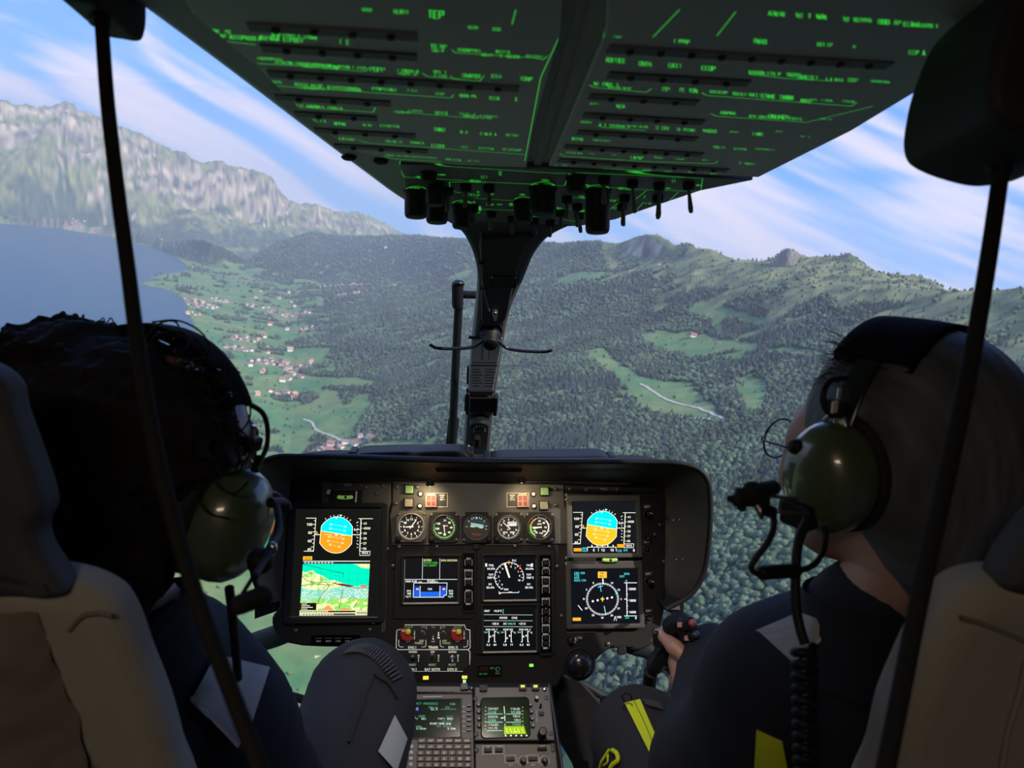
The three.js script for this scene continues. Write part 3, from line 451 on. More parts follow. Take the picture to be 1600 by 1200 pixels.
// overhead console: lit legend plates, breaker rows, knobs and switches
function canvasTex(w, h, draw) { const c = document.createElement('canvas'); c.width = w; c.height = h; const x = c.getContext('2d'); draw(x); const t = new THREE.CanvasTexture(c); t.colorSpace = THREE.SRGBColorSpace; return t; }
function planarUV(g, b) { g.computeBoundingBox(); const B = b ?? [g.boundingBox.min.x, g.boundingBox.min.y, g.boundingBox.max.x, g.boundingBox.max.y], p = g.attributes.position, uv = new Float32Array(p.count * 2); for (let i = 0; i < p.count; i++) { uv[i * 2] = (p.getX(i) - B[0]) / (B[2] - B[0]); uv[i * 2 + 1] = (p.getY(i) - B[1]) / (B[3] - B[1]); } g.setAttribute('uv', new THREE.BufferAttribute(uv, 2)); return g; }
{
  const O = overhead, g = O.whole('overhead_panel');
  const outL = O.uvs([[262, -70], [300, 8], [400, 92], [475, 168], [545, 226], [622, 244], [822, 258], [834, 190], [876, 40], [884, -70]]), outR = O.uvs([[950, -70], [946, 40], [880, 200], [858, 252], [1185, 270], [1330, 196], [1450, 122], [1600, 50], [1790, -70]]);
  const outF = O.uvs([[624, 248], [632, 285], [652, 318], [700, 338], [760, 347], [905, 347], [962, 336], [1095, 290], [1176, 273], [862, 255]]);
  const xs = [...outL, ...outR, ...outF], B = [Math.min(...xs.map((p) => p[0])), Math.min(...xs.map((p) => p[1])), Math.max(...xs.map((p) => p[0])), Math.max(...xs.map((p) => p[1]))];
  const W = 1600, H = Math.round(W * (B[3] - B[1]) / (B[2] - B[0])), X = ([u, v]) => [(u - B[0]) / (B[2] - B[0]) * W, (1 - (v - B[1]) / (B[3] - B[1])) * H], pxl = (a, b) => X(O.uv(a, b));
  const lit = canvasTex(W, Math.min(2048, H), (c) => {
    c.fillStyle = '#000'; c.fillRect(0, 0, W, H); const gr = (k) => 'rgb(' + Math.round(40 * k) + ',' + Math.round(215 * k) + ',' + Math.round(45 * k) + ')';
    const line = (pts, w = 1.1, k = 0.9) => { c.strokeStyle = gr(k); c.lineWidth = w / 0.55; c.lineJoin = 'round'; c.beginPath(); pts.forEach((p, i) => c[i ? 'lineTo' : 'moveTo'](...pxl(...p))); c.stroke(); };
    const letters = (a, b, w, h, k = 1) => {                     // a legend too small to read: strokes of letter height
      const n = Math.max(2, Math.round(w / (h * 0.62)));
      for (let i = 0; i < n; i++) {
        if (rnd() < 0.1) continue; const x = a + (i + 0.5) * w / n, y = b + 0.065 * (x - a), s = w / n * 0.36, hh = h * 0.37;
        const v = Math.floor(rnd() * 6); c.strokeStyle = gr(k * (0.7 + 0.3 * rnd())); c.lineWidth = 1.45 * (0.8 + h / 12); c.beginPath();
        const m = (dx, dy) => c.moveTo(...pxl(x + dx * s, y + dy * hh)), l = (dx, dy) => c.lineTo(...pxl(x + dx * s, y + dy * hh));
        if (v === 0) { m(-1, 1); l(-1, -1); l(1, -1); l(1, 0); l(-1, 0); } else if (v === 1) { m(-1, 1); l(0, -1); l(1, 1); m(-0.6, 0.3); l(0.6, 0.3); } else if (v === 2) { m(1, -1); l(-1, -1); l(-1, 1); l(1, 1); m(-1, 0); l(0.6, 0); } else if (v === 3) { m(-1, -1); l(1, -1); m(0, -1); l(0, 1); } else if (v === 4) { m(-1, 1); l(-1, -1); l(1, 1); l(1, -1); } else { m(1, -1); l(-1, -1); l(-1, 1); l(1, 1); l(1, -1); }
        c.stroke();
      }
    };
    // rows: [x, y, width, height(, lines)]
    const L = [[300, 34, 60, 7], [318, 43, 90, 8], [405, 47, 70, 9], [425, 42, 45, 6], [475, 46, 20, 7], [523, 53, 24, 10], [672, 60, 26, 8], [674, 67, 20, 6], [715, 66, 36, 6], [775, 69, 22, 6], [752, 74, 60, 6], [822, 76, 26, 5], [402, 80, 40, 6], [430, 86, 90, 6], [472, 91, 60, 8], [528, 93, 44, 6], [578, 97, 30, 9], [620, 99, 34, 6], [622, 104, 30, 5], [676, 101, 22, 6], [678, 107, 20, 5], [722, 107, 30, 8], [768, 108, 20, 7], [812, 112, 20, 8],
      [405, 116, 36, 5], [460, 121, 44, 6], [468, 126, 40, 6], [510, 126, 50, 7], [540, 129, 24, 6], [580, 128, 40, 6], [634, 131, 18, 5], [680, 136, 16, 5], [718, 139, 26, 6], [763, 143, 18, 7], [805, 145, 22, 8], [424, 150, 30, 8], [460, 155, 40, 6], [500, 158, 44, 6], [616, 165, 26, 5], [634, 163, 26, 5], [680, 167, 20, 7], [720, 172, 50, 6], [717, 168, 26, 5], [756, 172, 22, 5],
      [473, 178, 36, 5], [522, 184, 20, 7], [565, 186, 16, 5], [594, 187, 30, 5], [677, 193, 20, 8], [715, 197, 20, 7], [750, 200, 26, 6], [790, 202, 20, 5], [492, 205, 26, 6], [530, 208, 24, 6], [602, 212, 28, 5], [640, 214, 24, 5], [674, 219, 28, 7], [720, 221, 12, 4], [748, 223, 24, 5], [785, 225, 30, 5], [540, 231, 22, 5], [602, 234, 80, 4], [696, 241, 24, 5], [730, 243, 20, 4],
      [955, 45, 16, 4], [946, 82, 32, 9], [998, 88, 20, 9], [1044, 91, 22, 9], [1096, 95, 22, 9], [1052, 52, 26, 7], [1176, 52, 22, 9], [928, 120, 40, 7], [950, 126, 36, 5], [1018, 128, 28, 9], [1062, 130, 28, 8], [1108, 133, 40, 6], [1145, 136, 36, 6], [1180, 139, 60, 9], [1170, 102, 50, 7], [1224, 106, 20, 6], [1245, 109, 34, 8], [1290, 113, 28, 6], [1325, 114, 16, 8], [1360, 116, 30, 5], [922, 152, 14, 4], [963, 156, 14, 7], [1121, 166, 30, 6], [1170, 172, 60, 6], [1215, 142, 30, 8], [1250, 147, 20, 9], [1272, 146, 30, 5], [1316, 148, 20, 5], [907, 181, 18, 5], [936, 186, 50, 6], [988, 188, 26, 5], [1020, 190, 28, 7], [1058, 193, 28, 6], [1098, 195, 22, 7], [1140, 197, 14, 4], [1176, 200, 16, 7], [1200, 172, 34, 9], [1235, 176, 20, 6], [1280, 176, 20, 4], [893, 208, 20, 6], [926, 210, 28, 4], [1113, 221, 20, 5], [1146, 224, 20, 5], [1180, 224, 30, 4], [884, 230, 26, 4], [918, 232, 10, 3], [956, 234, 8, 3], [985, 238, 20, 7], [1022, 238, 14, 4], [1054, 240, 16, 3], [1098, 242, 8, 3], [1155, 247, 26, 5], [876, 250, 10, 4], [942, 256, 10, 3], [955, 257, 26, 4], [1004, 258, 14, 4], [1038, 260, 12, 3], [1075, 261, 8, 4], [1110, 264, 12, 4],
      [1200, 8, 28, 8], [1244, 11, 30, 9], [1276, 13, 20, 8], [1318, 17, 44, 8], [1372, 21, 36, 9], [1412, 25, 26, 9], [1440, 27, 26, 7], [1277, 57, 24, 7], [1332, 61, 10, 5], [1420, 70, 26, 9], [1226, 104, 24, 5], [1212, 196, 12, 3], [1248, 204, 18, 4], [615, 5, 24, 8], [668, 9, 26, 16], [730, 30, 18, 6], [770, 33, 14, 6], [566, 2, 16, 6]];
    for (const [a, b, w, h] of L) letters(a, b, w, h, 0.62 + 0.38 * sstep(h, 3, 7));
    for (const P of [[[322, 44], [345, 52], [400, 58]], [[706, 66], [712, 71], [836, 79], [848, 82], [856, 76]], [[402, 88], [470, 92], [570, 101], [577, 95]], [[660, 103], [668, 109], [720, 113]], [[703, 108], [710, 113], [750, 116], [757, 107]], [[410, 122], [460, 126], [705, 143], [709, 138]], [[425, 153], [470, 158], [583, 166], [587, 158]], [[628, 166], [700, 172], [745, 176], [752, 170]], [[560, 210], [575, 215], [800, 232], [822, 234]], [[600, 236], [612, 240], [690, 245]], [[920, 122], [928, 126], [1010, 134], [1018, 128]], [[1096, 134], [1104, 139], [1250, 150], [1330, 156], [1340, 150]], [[1170, 105], [1230, 112], [1300, 116]], [[1110, 168], [1120, 172], [1260, 182], [1365, 156]], [[934, 187], [944, 190], [1010, 195]], [[874, 232], [882, 236], [1000, 244], [1116, 248], [1122, 244]], [[866, 250], [874, 254], [1070, 268]], [[880, 45], [872, 50], [845, 110], [820, 244]], [[945, 46], [932, 52], [900, 130], [858, 246]], [[1062, 2], [1020, 46]], [[806, 2], [800, 26]], [[1150, 5], [1120, 44]], [[620, 250], [630, 246], [760, 255], [868, 262], [890, 262], [882, 282], [760, 276], [632, 268], [622, 252]], [[892, 263], [886, 280], [1000, 288], [1095, 291], [1098, 270], [900, 261]], [[702, 276], [704, 290], [720, 294]], [[702, 276], [760, 277]], [[780, 277], [868, 281]], [[740, 302], [835, 308]], [[720, 318], [760, 320], [830, 322]], [[740, 345], [800, 346]], [[885, 300], [990, 306], [1010, 290]], [[870, 318], [950, 322], [966, 310]], [[880, 336], [900, 340], [912, 326]], [[1042, 310], [1060, 292]], [[994, 322], [1006, 308]]]) line(P, 1.3, 0.8);
    for (const [a, b, w, h] of [[650, 268, 22, 4], [656, 263, 12, 5], [684, 264, 12, 3], [640, 285, 16, 4], [734, 274, 18, 5], [752, 268, 10, 6], [724, 296, 26, 6], [745, 292, 6, 3], [760, 295, 12, 3], [780, 262, 5, 9], [718, 308, 18, 4], [736, 308, 8, 4], [760, 312, 12, 3], [777, 312, 8, 3], [738, 324, 12, 4], [748, 318, 4, 10], [796, 312, 5, 6], [812, 296, 8, 4], [846, 273, 12, 4], [850, 280, 16, 4], [832, 330, 10, 4], [800, 340, 14, 4], [914, 281, 8, 3], [940, 286, 4, 6], [966, 286, 20, 5], [1006, 300, 6, 6], [1008, 310, 12, 4], [880, 310, 10, 4], [905, 300, 8, 6], [900, 322, 14, 4], [952, 306, 10, 3], [870, 318, 8, 5], [1040, 286, 8, 3], [1050, 274, 6, 6], [1088, 281, 8, 3], [958, 318, 6, 5], [850, 345, 8, 3], [930, 330, 6, 4]]) letters(a, b, w, h, 0.95);
    for (const [a, b, r] of [[650, 292, 17], [683, 302, 17], [722, 314, 16], [818, 308, 15], [848, 286, 19], [934, 290, 18]]) line(Array.from({ length: 9 }, (_, i) => [a + Math.cos(3.5 + i * 0.32) * r, b - 2 + Math.sin(3.5 + i * 0.32) * r * 0.42]), 1.5, 1);
    c.fillStyle = gr(1); for (const [a, b] of [[625, 274], [830, 333], [867, 341], [1002, 345]]) { c.beginPath(); c.arc(...pxl(a, b), 3, 0, 7); c.fill(); }
  });
  const frontMat = new THREE.MeshStandardMaterial({ color: new THREE.Color().setRGB(0.14, 0.145, 0.14), roughness: 0.5, emissive: 0xffffff, emissiveMap: lit, emissiveIntensity: 0.85 }), litMat = new THREE.MeshStandardMaterial({ color: new THREE.Color().setRGB(0.5, 0.5, 0.5), roughness: 0.55, emissive: 0xffffff, emissiveMap: lit, emissiveIntensity: 0.85 });
  for (const [n, o, t] of [['lighted_legend_plate', outL, 0.006], ['lighted_legend_plate', outR, 0.006], ['lighted_control_plate', outF, 0.007]]) { const s = slab(o, t, 0.0015).translate(0, 0, t); planarUV(s, B); M(n, s, t > 0.0065 ? frontMat : litMat, g); }
  // rows of circuit breakers on dark strips
  const strip = std([0.17, 0.17, 0.175], 0.65), breakers = [], col = cyl(0.0028, 0.0032, 0.0014, 10).rotateX(Math.PI / 2), cap = cyl(0.0028, 0.0028, 0.004, 10).rotateX(Math.PI / 2);
  const rows = [[400, 29, 640], [420, 63, 640], [430, 104, 800], [440, 141, 600], [470, 168, 580], [500, 194, 640], [530, 219, 660], [960, 64, 1380], [960, 106, 1160], [930, 140, 1080], [920, 170, 1090], [910, 197, 1080], [890, 220, 1090], [880, 242, 1130]];
  for (const [x0, y0, x1] of rows) {
    const a = O.uv(x0, y0), b = O.uv(x1, y0 + 0.062 * (x1 - x0)), len = Math.hypot(b[0] - a[0], b[1] - a[1]), s = box(len + 0.012, 0.0125, 0.002, 0.0009);
    const m = M('breaker_strip', s, strip, g, [(a[0] + b[0]) / 2, (a[1] + b[1]) / 2, 0.0065]); m.rotation.z = Math.atan2(b[1] - a[1], b[0] - a[0]);
    const n = Math.floor(len / 0.024); for (let i = 0; i < n; i++) { const k = M('breaker', col, MAT.black, m, [-len / 2 + (i + 0.5) * len / n, 0, 0.0024]); k.userData.alike = 1; if (i % 3) continue; k.scale.z = 1.3; }
  }
  const chan = O.uvs([[834, 256], [846, 256], [880, 140], [915, 10], [918, -60], [905, -60], [896, 20], [866, 130]]);
  M('centre_channel', slab(chan, 0.004, 0.001).translate(0, 0, 0.003), std([0.24, 0.24, 0.242], 0.6), g);
  const knob = (px, py, r, len, name = 'rotary_knob') => { const [u, v] = O.uv(px, py); const k = M(name, [latheZ([[0, len], [r * 0.86, len], [r * 0.95, len - 0.002], [r, len - 0.006], [r, 0.006], [r * 1.12, 0.003], [r * 1.12, 0], [0, 0]], 24), box(0.0012, r * 0.9, 0.0006, 0.0002, 0, r * 0.5, len + 0.0002)], MAT.black, g, [u, v, 0.006]); return k; };
  for (const [a, b, r, l] of [[650, 292, 0.0155, 0.036], [683, 302, 0.0155, 0.036], [722, 314, 0.0145, 0.034], [818, 308, 0.014, 0.03], [848, 286, 0.0175, 0.036], [934, 290, 0.0165, 0.058], [680, 278, 0.012, 0.03], [900, 268, 0.012, 0.02], [670, 262, 0.01, 0.012]]) knob(a, b, r, l);
  const sw = (px, py, len) => { const [u, v] = O.uv(px, py); const s = M('toggle_switch', latheZ([[0, 0.01], [0.006, 0.01], [0.0075, 0.008], [0.0075, 0], [0, 0]], 16), MAT.blackMatte, g, [u, v, 0.006]); M('lever', latheZ([[0, len], [0.0025, len - 0.001], [0.0034, len - 0.006], [0.0022, 0.008], [0.0022, 0], [0, 0]], 12), MAT.postGrey, s, [0, 0, 0.008], [rnd() * 0.3 - 0.15, rnd() * 0.2 - 0.1, 0]); };
  for (const [a, b, l] of [[728, 280, 0.024], [764, 282, 0.02], [740, 315, 0.02], [768, 324, 0.022], [800, 332, 0.02], [835, 335, 0.02], [886, 300, 0.025], [902, 312, 0.026], [876, 322, 0.02], [905, 326, 0.024], [944, 268, 0.028], [988, 274, 0.036], [1030, 278, 0.04], [1076, 277, 0.034], [976, 298, 0.036], [972, 312, 0.026], [1028, 298, 0.026], [860, 338, 0.02], [700, 286, 0.026]]) sw(a, b, l);
  for (const [a, b] of [[595, 250], [1210, 212], [545, 244]]) { const [u, v] = O.uv(a, b); M('screw', latheZ([[0, 0.003], [0.007, 0.0028], [0.009, 0.001], [0.009, 0], [0, 0]], 18), MAT.blackMatte, g, [u, v, 0.001]); }
  const [lu, lv] = O.uv(680, 306); M('ring_guard', new THREE.TorusGeometry(0.0095, 0.0016, 8, 24, Math.PI * 1.2).rotateZ(Math.PI * 0.9), MAT.steel, g, [lu, lv, 0.03]);
  add(g, 'dark overhead switch panel with green lit legends, knobs and breakers', 'control panel');
}
// glareshield: a funnel from a rounded rim back to the instrument panel, and a dark top running to the windscreen
{
  const rimD = 1.33, rimPx = [[1040, 952], [1078, 930], [1098, 900], [1107, 850], [1110, 795], [1106, 752], [1092, 734], [1060, 724], [1000, 722], [750, 721], [470, 713], [430, 714], [404, 726], [392, 748], [388, 790], [390, 850], [396, 900], [408, 928], [424, 942]];
  const inPx = [[1038, 938], [1038, 922], [1037, 900], [1038, 860], [1038, 810], [1038, 778], [1034, 764], [1020, 758], [1000, 756], [750, 752], [490, 746], [466, 747], [456, 754], [453, 770], [450, 810], [446, 860], [443, 905], [441, 930], [440, 940]];
  const rim = rimPx.map(([a, b]) => at(a, b, rimD)), inn = inPx.map(([a, b]) => panel.point(a, b).addScaledVector(panel.n, 0.007));
  const rc = new THREE.CatmullRomCurve3(rim, false, 'centripetal').getPoints(140), ic = new THREE.CatmullRomCurve3(inn, false, 'centripetal').getPoints(140);
  const rows = []; for (let k = 0; k <= 8; k++) { const t = k / 8; rows.push(rc.map((p, i) => p.clone().lerp(ic[i], t).addScaledVector(panel.n, -0.012 * Math.sin(t * Math.PI)))); }
  const g = G('glareshield');
  M('inner_lining', ribbon(rows), MAT.hood, g);
  M('rim', tube(rim, 0.0048, 10, 150), MAT.black, g);
  // outer skin: from the rim forward to the windscreen foot
  const outer = []; for (let k = 0; k <= 6; k++) { const t = k / 6; outer.push(rc.map((p) => p.clone().addScaledVector(camZ, -0.34 * t).addScaledVector(new V3(0, 1, 0), -0.02 * t))); }
  M('outer_skin', ribbon(outer), MAT.blackMatte, g);
  for (const [a, b] of [[1053, 813], [1062, 812], [1057, 875], [1067, 874]]) { const p = at(a, b, 1.37); M('screw', new THREE.SphereGeometry(0.0028, 12, 8).scale(0.7, 1, 0.7), MAT.steel, g, p.toArray()); }
  const lip = (x0, x1, y) => box((x1 - x0) * 0.00119, 0.006, 0.01, 0.002).translate(...at((x0 + x1) / 2, y, 1.385).toArray());
  M('light_rail', bar(xyz(508, 748, 1.39), xyz(672, 750, 1.39), 0.003), MAT.black, g); M('light_rail', bar(xyz(815, 752, 1.39), xyz(985, 756, 1.39), 0.003), MAT.black, g);
  M('centre_hood', slab(rrect(0, 0, 0.16, 0.012, 0.005), 0.07, 0.002).applyMatrix4(new THREE.Matrix4().makeBasis(camX, camY, camZ)).translate(...at(748, 733, 1.37).toArray()), MAT.black, g);
  add(g, 'wide black glareshield hood wrapping round the instrument panel', 'glareshield');
  const pad = (x0, x1, y0, y1, label) => { const p = G('defroster_duct'), c = at((x0 + x1) / 2, y1, 1.5); p.position.copy(c); const w = (x1 - x0) * 1.5 / FPX, h = (y1 - y0) * 0.75 / FPX; const pr = curve2([[-w / 2, -0.006], [-w / 2 + 0.01, h * 0.35], [-w * 0.2, h * 0.9], [w * 0.1, h], [w / 2 - 0.01, h * 0.75], [w / 2, -0.006]], 5); const m = M('duct_body', slab(pr, 0.07, 0.003), MAT.black, p); for (const s of [-1, 1]) M('end_cap', box(0.014, 0.011, 0.05, 0.003, s * w / 2, 0.002, -0.03), MAT.black, p); add(p, label, 'duct', 'ducts on the glareshield'); };
  pad(550, 735, 699, 713, 'flat black duct on the glareshield left of the post'); pad(762, 961, 707, 720, 'flat black duct on the glareshield right of the post');
}
// ------------------------------------------------------------------ instrument panel
function screenTex(face, x0, y0, x1, y1, k, draw) {           // drawn in the survey's own units on the flat glass
  const cx = (x0 + x1) / 2, cy = (y0 + y1) / 2, [u0, v0] = face.uv(cx, cy), [ua, va] = face.uv(cx + 1, cy), [ub, vb] = face.uv(cx, cy + 1), ux = ua - u0, vx = va - v0, uy = ub - u0, vy = vb - v0;
  const w = ux * (x1 - x0), h = -vy * (y1 - y0), W = Math.round((x1 - x0) * k), H = Math.round((y1 - y0) * k), c = document.createElement('canvas'); c.width = W; c.height = H; const g = c.getContext('2d');
  const sx = W / w, sy = H / h;
  g.setTransform(ux * sx, -vx * sy, uy * sx, -vy * sy, W / 2 - (ux * cx + uy * cy) * sx, H / 2 + (vx * cx + vy * cy) * sy);
  draw(g); const t = new THREE.CanvasTexture(c); t.colorSpace = THREE.SRGBColorSpace; return { t, w, h, u: u0, v: v0 };
}
const txt = (c, s, x, y, px, col = '#fff', align = 'left', weight = 'bold', font = 'sans-serif') => { c.fillStyle = col; c.font = weight + ' ' + px + 'px ' + font; c.textAlign = align; c.textBaseline = 'middle'; c.fillText(s, x, y); };
const seg = (c, pts, col = '#fff', w = 0.9) => { c.strokeStyle = col; c.lineWidth = w; c.lineJoin = 'round'; c.lineCap = 'butt'; c.beginPath(); pts.forEach((p, i) => c[i ? 'lineTo' : 'moveTo'](...p)); c.stroke(); };
const fillP = (c, pts, col) => { c.fillStyle = col; c.beginPath(); pts.forEach((p, i) => c[i ? 'lineTo' : 'moveTo'](...p)); c.closePath(); c.fill(); };
const bg = (c, col) => { c.save(); c.resetTransform(); c.fillStyle = col; c.fillRect(0, 0, 4000, 4000); c.restore(); };
const glass = (t, k, base = 0x040404) => new THREE.MeshStandardMaterial({ color: base, roughness: 0.12, emissive: 0xffffff, emissiveMap: t, emissiveIntensity: k });
const screenOn = (g, face, s, k, z = 0.001, name = 'screen') => M(name, new THREE.PlaneGeometry(s.w, s.h), glass(s.t, k), g, [s.u - g.userData0[0], s.v - g.userData0[1], z]);
const Lq = (face, g) => (px, py) => { const [u, v] = face.uv(px, py); return [u - g.userData0[0], v - g.userData0[1]]; };
const PX = panel.scale(745, 890)[0];                           // metres of one pixel on the panel
const screwGeo = mergeAll([latheZ([[0, 0.0016], [0.0024, 0.0014], [0.0032, 0.0004], [0.0032, 0], [0, 0]], 14), box(0.0044, 0.0007, 0.0003, 0.0001, 0, 0, 0.0016)]);
const screwDark = std([0.1, 0.1, 0.095], 0.35, { metalness: 0.6 });
const screws = (g, q, list, z = 0.002, s = 1) => { for (const [a, b] of list) { const m = M('screw', screwGeo, screwDark, g, [...q(a, b), z]); m.rotation.z = a * 1.7; m.scale.setScalar(s); } };
{
  const P = panel, g = P.whole('instrument_panel'); g.userData0 = [0, 0]; const q = Lq(P, g);
  const out = smooth(P.uvs([[462, 744], [600, 744], [750, 748], [900, 752], [1026, 754], [1042, 768], [1043, 850], [1042, 915], [1036, 965], [1022, 1004], [1000, 1016], [955, 1013], [930, 1032], [906, 1052], [880, 1056], [868, 1074], [740, 1076], [606, 1076], [604, 1030], [600, 1008], [530, 1011], [450, 1005], [430, 990], [425, 965], [436, 948], [441, 850], [449, 764]]), 3);
  M('panel_plate', slab(out, 0.06, 0.004), MAT.panelDark, g);
  const sub = (name, pts, t, mat, bev = 0.0015) => M(name, slab(P.uvs(pts), t, bev).translate(0, 0, t), mat, g);
  sub('upper_left_plate', [[504, 752], [611, 753], [611, 786], [606, 800], [600, 988], [596, 990], [596, 800], [592, 794], [504, 790]], 0.006, MAT.panel);
  sub('upper_centre_plate', [[614, 753], [880, 757], [882, 792], [886, 800], [886, 850], [612, 849], [609, 806], [613, 790]], 0.004, MAT.panel);
  sub('upper_right_plate', [[884, 758], [1024, 762], [1026, 770], [884, 770]], 0.005, MAT.panelDark);
  sub('lower_left_plate', [[617, 852], [742, 852], [740, 967], [615, 967]], 0.004, MAT.panelDark);
  sub('lower_right_plate', [[745, 852], [866, 852], [868, 1022], [743, 1022]], 0.004, MAT.panelDark);
  M('edge_strip', box(0.15, 0.0022, 0.004, 0.001), MAT.bezel, g, [...q(675, 850), 0.004]); M('edge_strip', box(0.105, 0.0022, 0.004, 0.001), MAT.bezel, g, [...q(802, 850.5), 0.004]);
  M('seam_pad', box(0.014, 0.011, 0.006, 0.002), MAT.black, g, [...q(744, 854), 0.004]);
  for (const [x0, y0, x1, y1] of [[606, 790, 601, 985]]) M('hinge_bead', bar([...q(x0, y0), 0.003], [...q(x1, y1), 0.003], 0.0016), MAT.bezel, g);
  screws(g, q, [[572, 762], [598, 759], [620, 761], [652, 761], [589, 771], [619, 787], [868, 764], [890, 764], [915, 766], [868, 789], [624, 854], [683, 854], [804, 853], [858, 854], [614, 884], [604, 818], [606, 858], [870, 885], [1030, 820], [1022, 835], [1036, 877], [877, 962]], 0.006, 1.15);
  screws(g, q, [[463, 985], [578, 984], [432, 918], [446, 810], [1024, 985], [900, 1001], [950, 1006]], 0.002, 1.2);
  add(g, 'black helicopter instrument panel under the glareshield hood', 'instrument panel');
}
// the two flight displays with a coloured horizon
function drawPFD(c, cx, cy, k, gnd, right) {
  const X = (x) => cx + (x - 526.5) * k, Y = (y) => cy + (y - 835) * k, p = (x, y) => [X(x), Y(y)], S = (l, col, w) => seg(c, l.map(([a, b]) => p(a, b)), col, w * k);
  S([[479, 809], [494.5, 809], [491, 861], [476, 861]], '#f4f0dc', 1); for (let i = 0; i < 9; i++) { const y = 813 + i * 5.9, x = 494.2 - (y - 809) * 0.067; S([[x, y], [x - (i % 2 ? 4 : 2.4), y]], '#f4f0dc', 0.9); }
  for (const [s, y] of [['100', 819.5], ['80', 832.5], ['60', 845.5], ['40', 858.5]]) txt(c, s, X(489.5 - (y - 809) * 0.04), Y(y), 5.6 * k, '#f6f2de', 'right');
  S([[493, 829], [497, 832], [493, 835]], '#ffe060', 1); S([[494, 835], [501, 835]], '#fff3cf', 1.2);
  c.save(); c.beginPath(); c.moveTo(...p(503, 822)); c.bezierCurveTo(...p(509, 812), ...p(518, 807), ...p(528, 806.5)); c.bezierCurveTo(...p(540, 807), ...p(548, 815), ...p(552, 823)); c.lineTo(...p(550.5, 849)); c.bezierCurveTo(...p(543, 859), ...p(536, 864), ...p(526, 864)); c.bezierCurveTo(...p(514, 864), ...p(506, 857), ...p(500.5, 848)); c.closePath();
  c.fillStyle = gnd; c.fill(); c.save(); c.clip(); fillP(c, [p(495, 827.8), p(560, 838.6), p(560, 790), p(495, 790)], '#00e4ff'); S([[495, 827.8], [560, 838.6]], '#ffffe0', 0.9);
  for (const [d, w, s] of [[-13, 7, '20'], [-6.5, 7, '10'], [6.5, 7, '10'], [13, 7, '20'], [19, 3, '30']]) { const a = 0.165, ox = 527 - d * a, oy = 833.3 + d; S([[ox - w, oy - w * a], [ox + w, oy + w * a]], 'rgba(255,255,235,0.75)', 0.5); txt(c, s, X(ox - w - 4), Y(oy - 1.6), 4.2 * k, 'rgba(255,255,235,0.8)', 'center'); txt(c, s, X(ox + w + 4), Y(oy + 1.9), 4.2 * k, 'rgba(255,255,235,0.8)', 'center'); }
  S([[508, 834.8], [518, 834.8], [518, 838.5]], '#fff6c0', 0.7); S([[545, 836], [534, 836], [534, 839.5]], '#fff6c0', 0.7); c.strokeStyle = '#fff6c0'; c.lineWidth = 0.7 * k; c.beginPath(); c.arc(X(526.5), Y(835.4), 1.6 * k, 0, 7); c.stroke(); c.restore(); c.strokeStyle = '#fdfbe6'; c.lineWidth = 0.9 * k; c.stroke(); c.restore();
  c.beginPath(); c.moveTo(...p(503, 822)); c.bezierCurveTo(...p(509, 812), ...p(518, 807), ...p(528, 806.5)); c.bezierCurveTo(...p(540, 807), ...p(548, 815), ...p(552, 823)); c.lineTo(...p(550.5, 849)); c.bezierCurveTo(...p(543, 859), ...p(536, 864), ...p(526, 864)); c.bezierCurveTo(...p(514, 864), ...p(506, 857), ...p(500.5, 848)); c.closePath(); c.strokeStyle = '#fdfbe6'; c.lineWidth = 0.9 * k; c.stroke();
  for (const [x, y] of [[510.5, 811], [518, 807.4], [523, 806], [529, 805.6], [538.5, 807.6], [543, 810], [547.5, 813]]) S([[x, y], [x + (x - 527) * 0.09, y - 2]], '#fff', 1); fillP(c, [p(531.5, 803), p(536, 804), p(533, 806.4)], '#fff'); fillP(c, [p(526.5, 811), p(528.5, 807.5), p(524.5, 807.5)], 'rgba(255,255,255,0.8)');
  S([[552, 835], [564, 835]], '#fff3cf', 1.2); S([[561.5, 809.5], [584, 809.5]], '#f4f0dc', 1); S([[565.5, 809.5], [563, 861]], '#f4f0dc', 1.4);
  for (const [s, y] of [['41', 817], ['4000', 824.6], ['39', 832.6], ['38', 840.6], ['37', 848.4], ['36', 856.6]]) { txt(c, s, X(569.5 - (y - 809) * 0.03), Y(y), 5 * k, '#f6f2de'); S([[565, y], [567.5, y]], '#f4f0dc', 0.8); }
  for (let i = 0; i < 8; i++) { const y = 815.5 + i * 5.2 + (i > 3 ? 3 : 0); if (i % 2) { c.fillStyle = '#fff'; c.beginPath(); c.arc(X(559.5), Y(y), 0.8 * k, 0, 7); c.fill(); } else S([[558, y + (i < 3 ? 1 : -1)], [561, y - (i < 3 ? 1 : -1)]], '#fff', 0.9); }
  txt(c, '6', X(554), Y(826.6), 5 * k, '#fff'); S([[557, 828], [563, 826.6]], '#fff', 0.9);
  S([[563, 861], [563, 867.5], [578.5, 867.5], [579.5, 861], [563, 861]], '#f4f0dc', 0.8); txt(c, '1013', X(571), Y(864.4), 4.8 * k, '#fff', 'center');
}
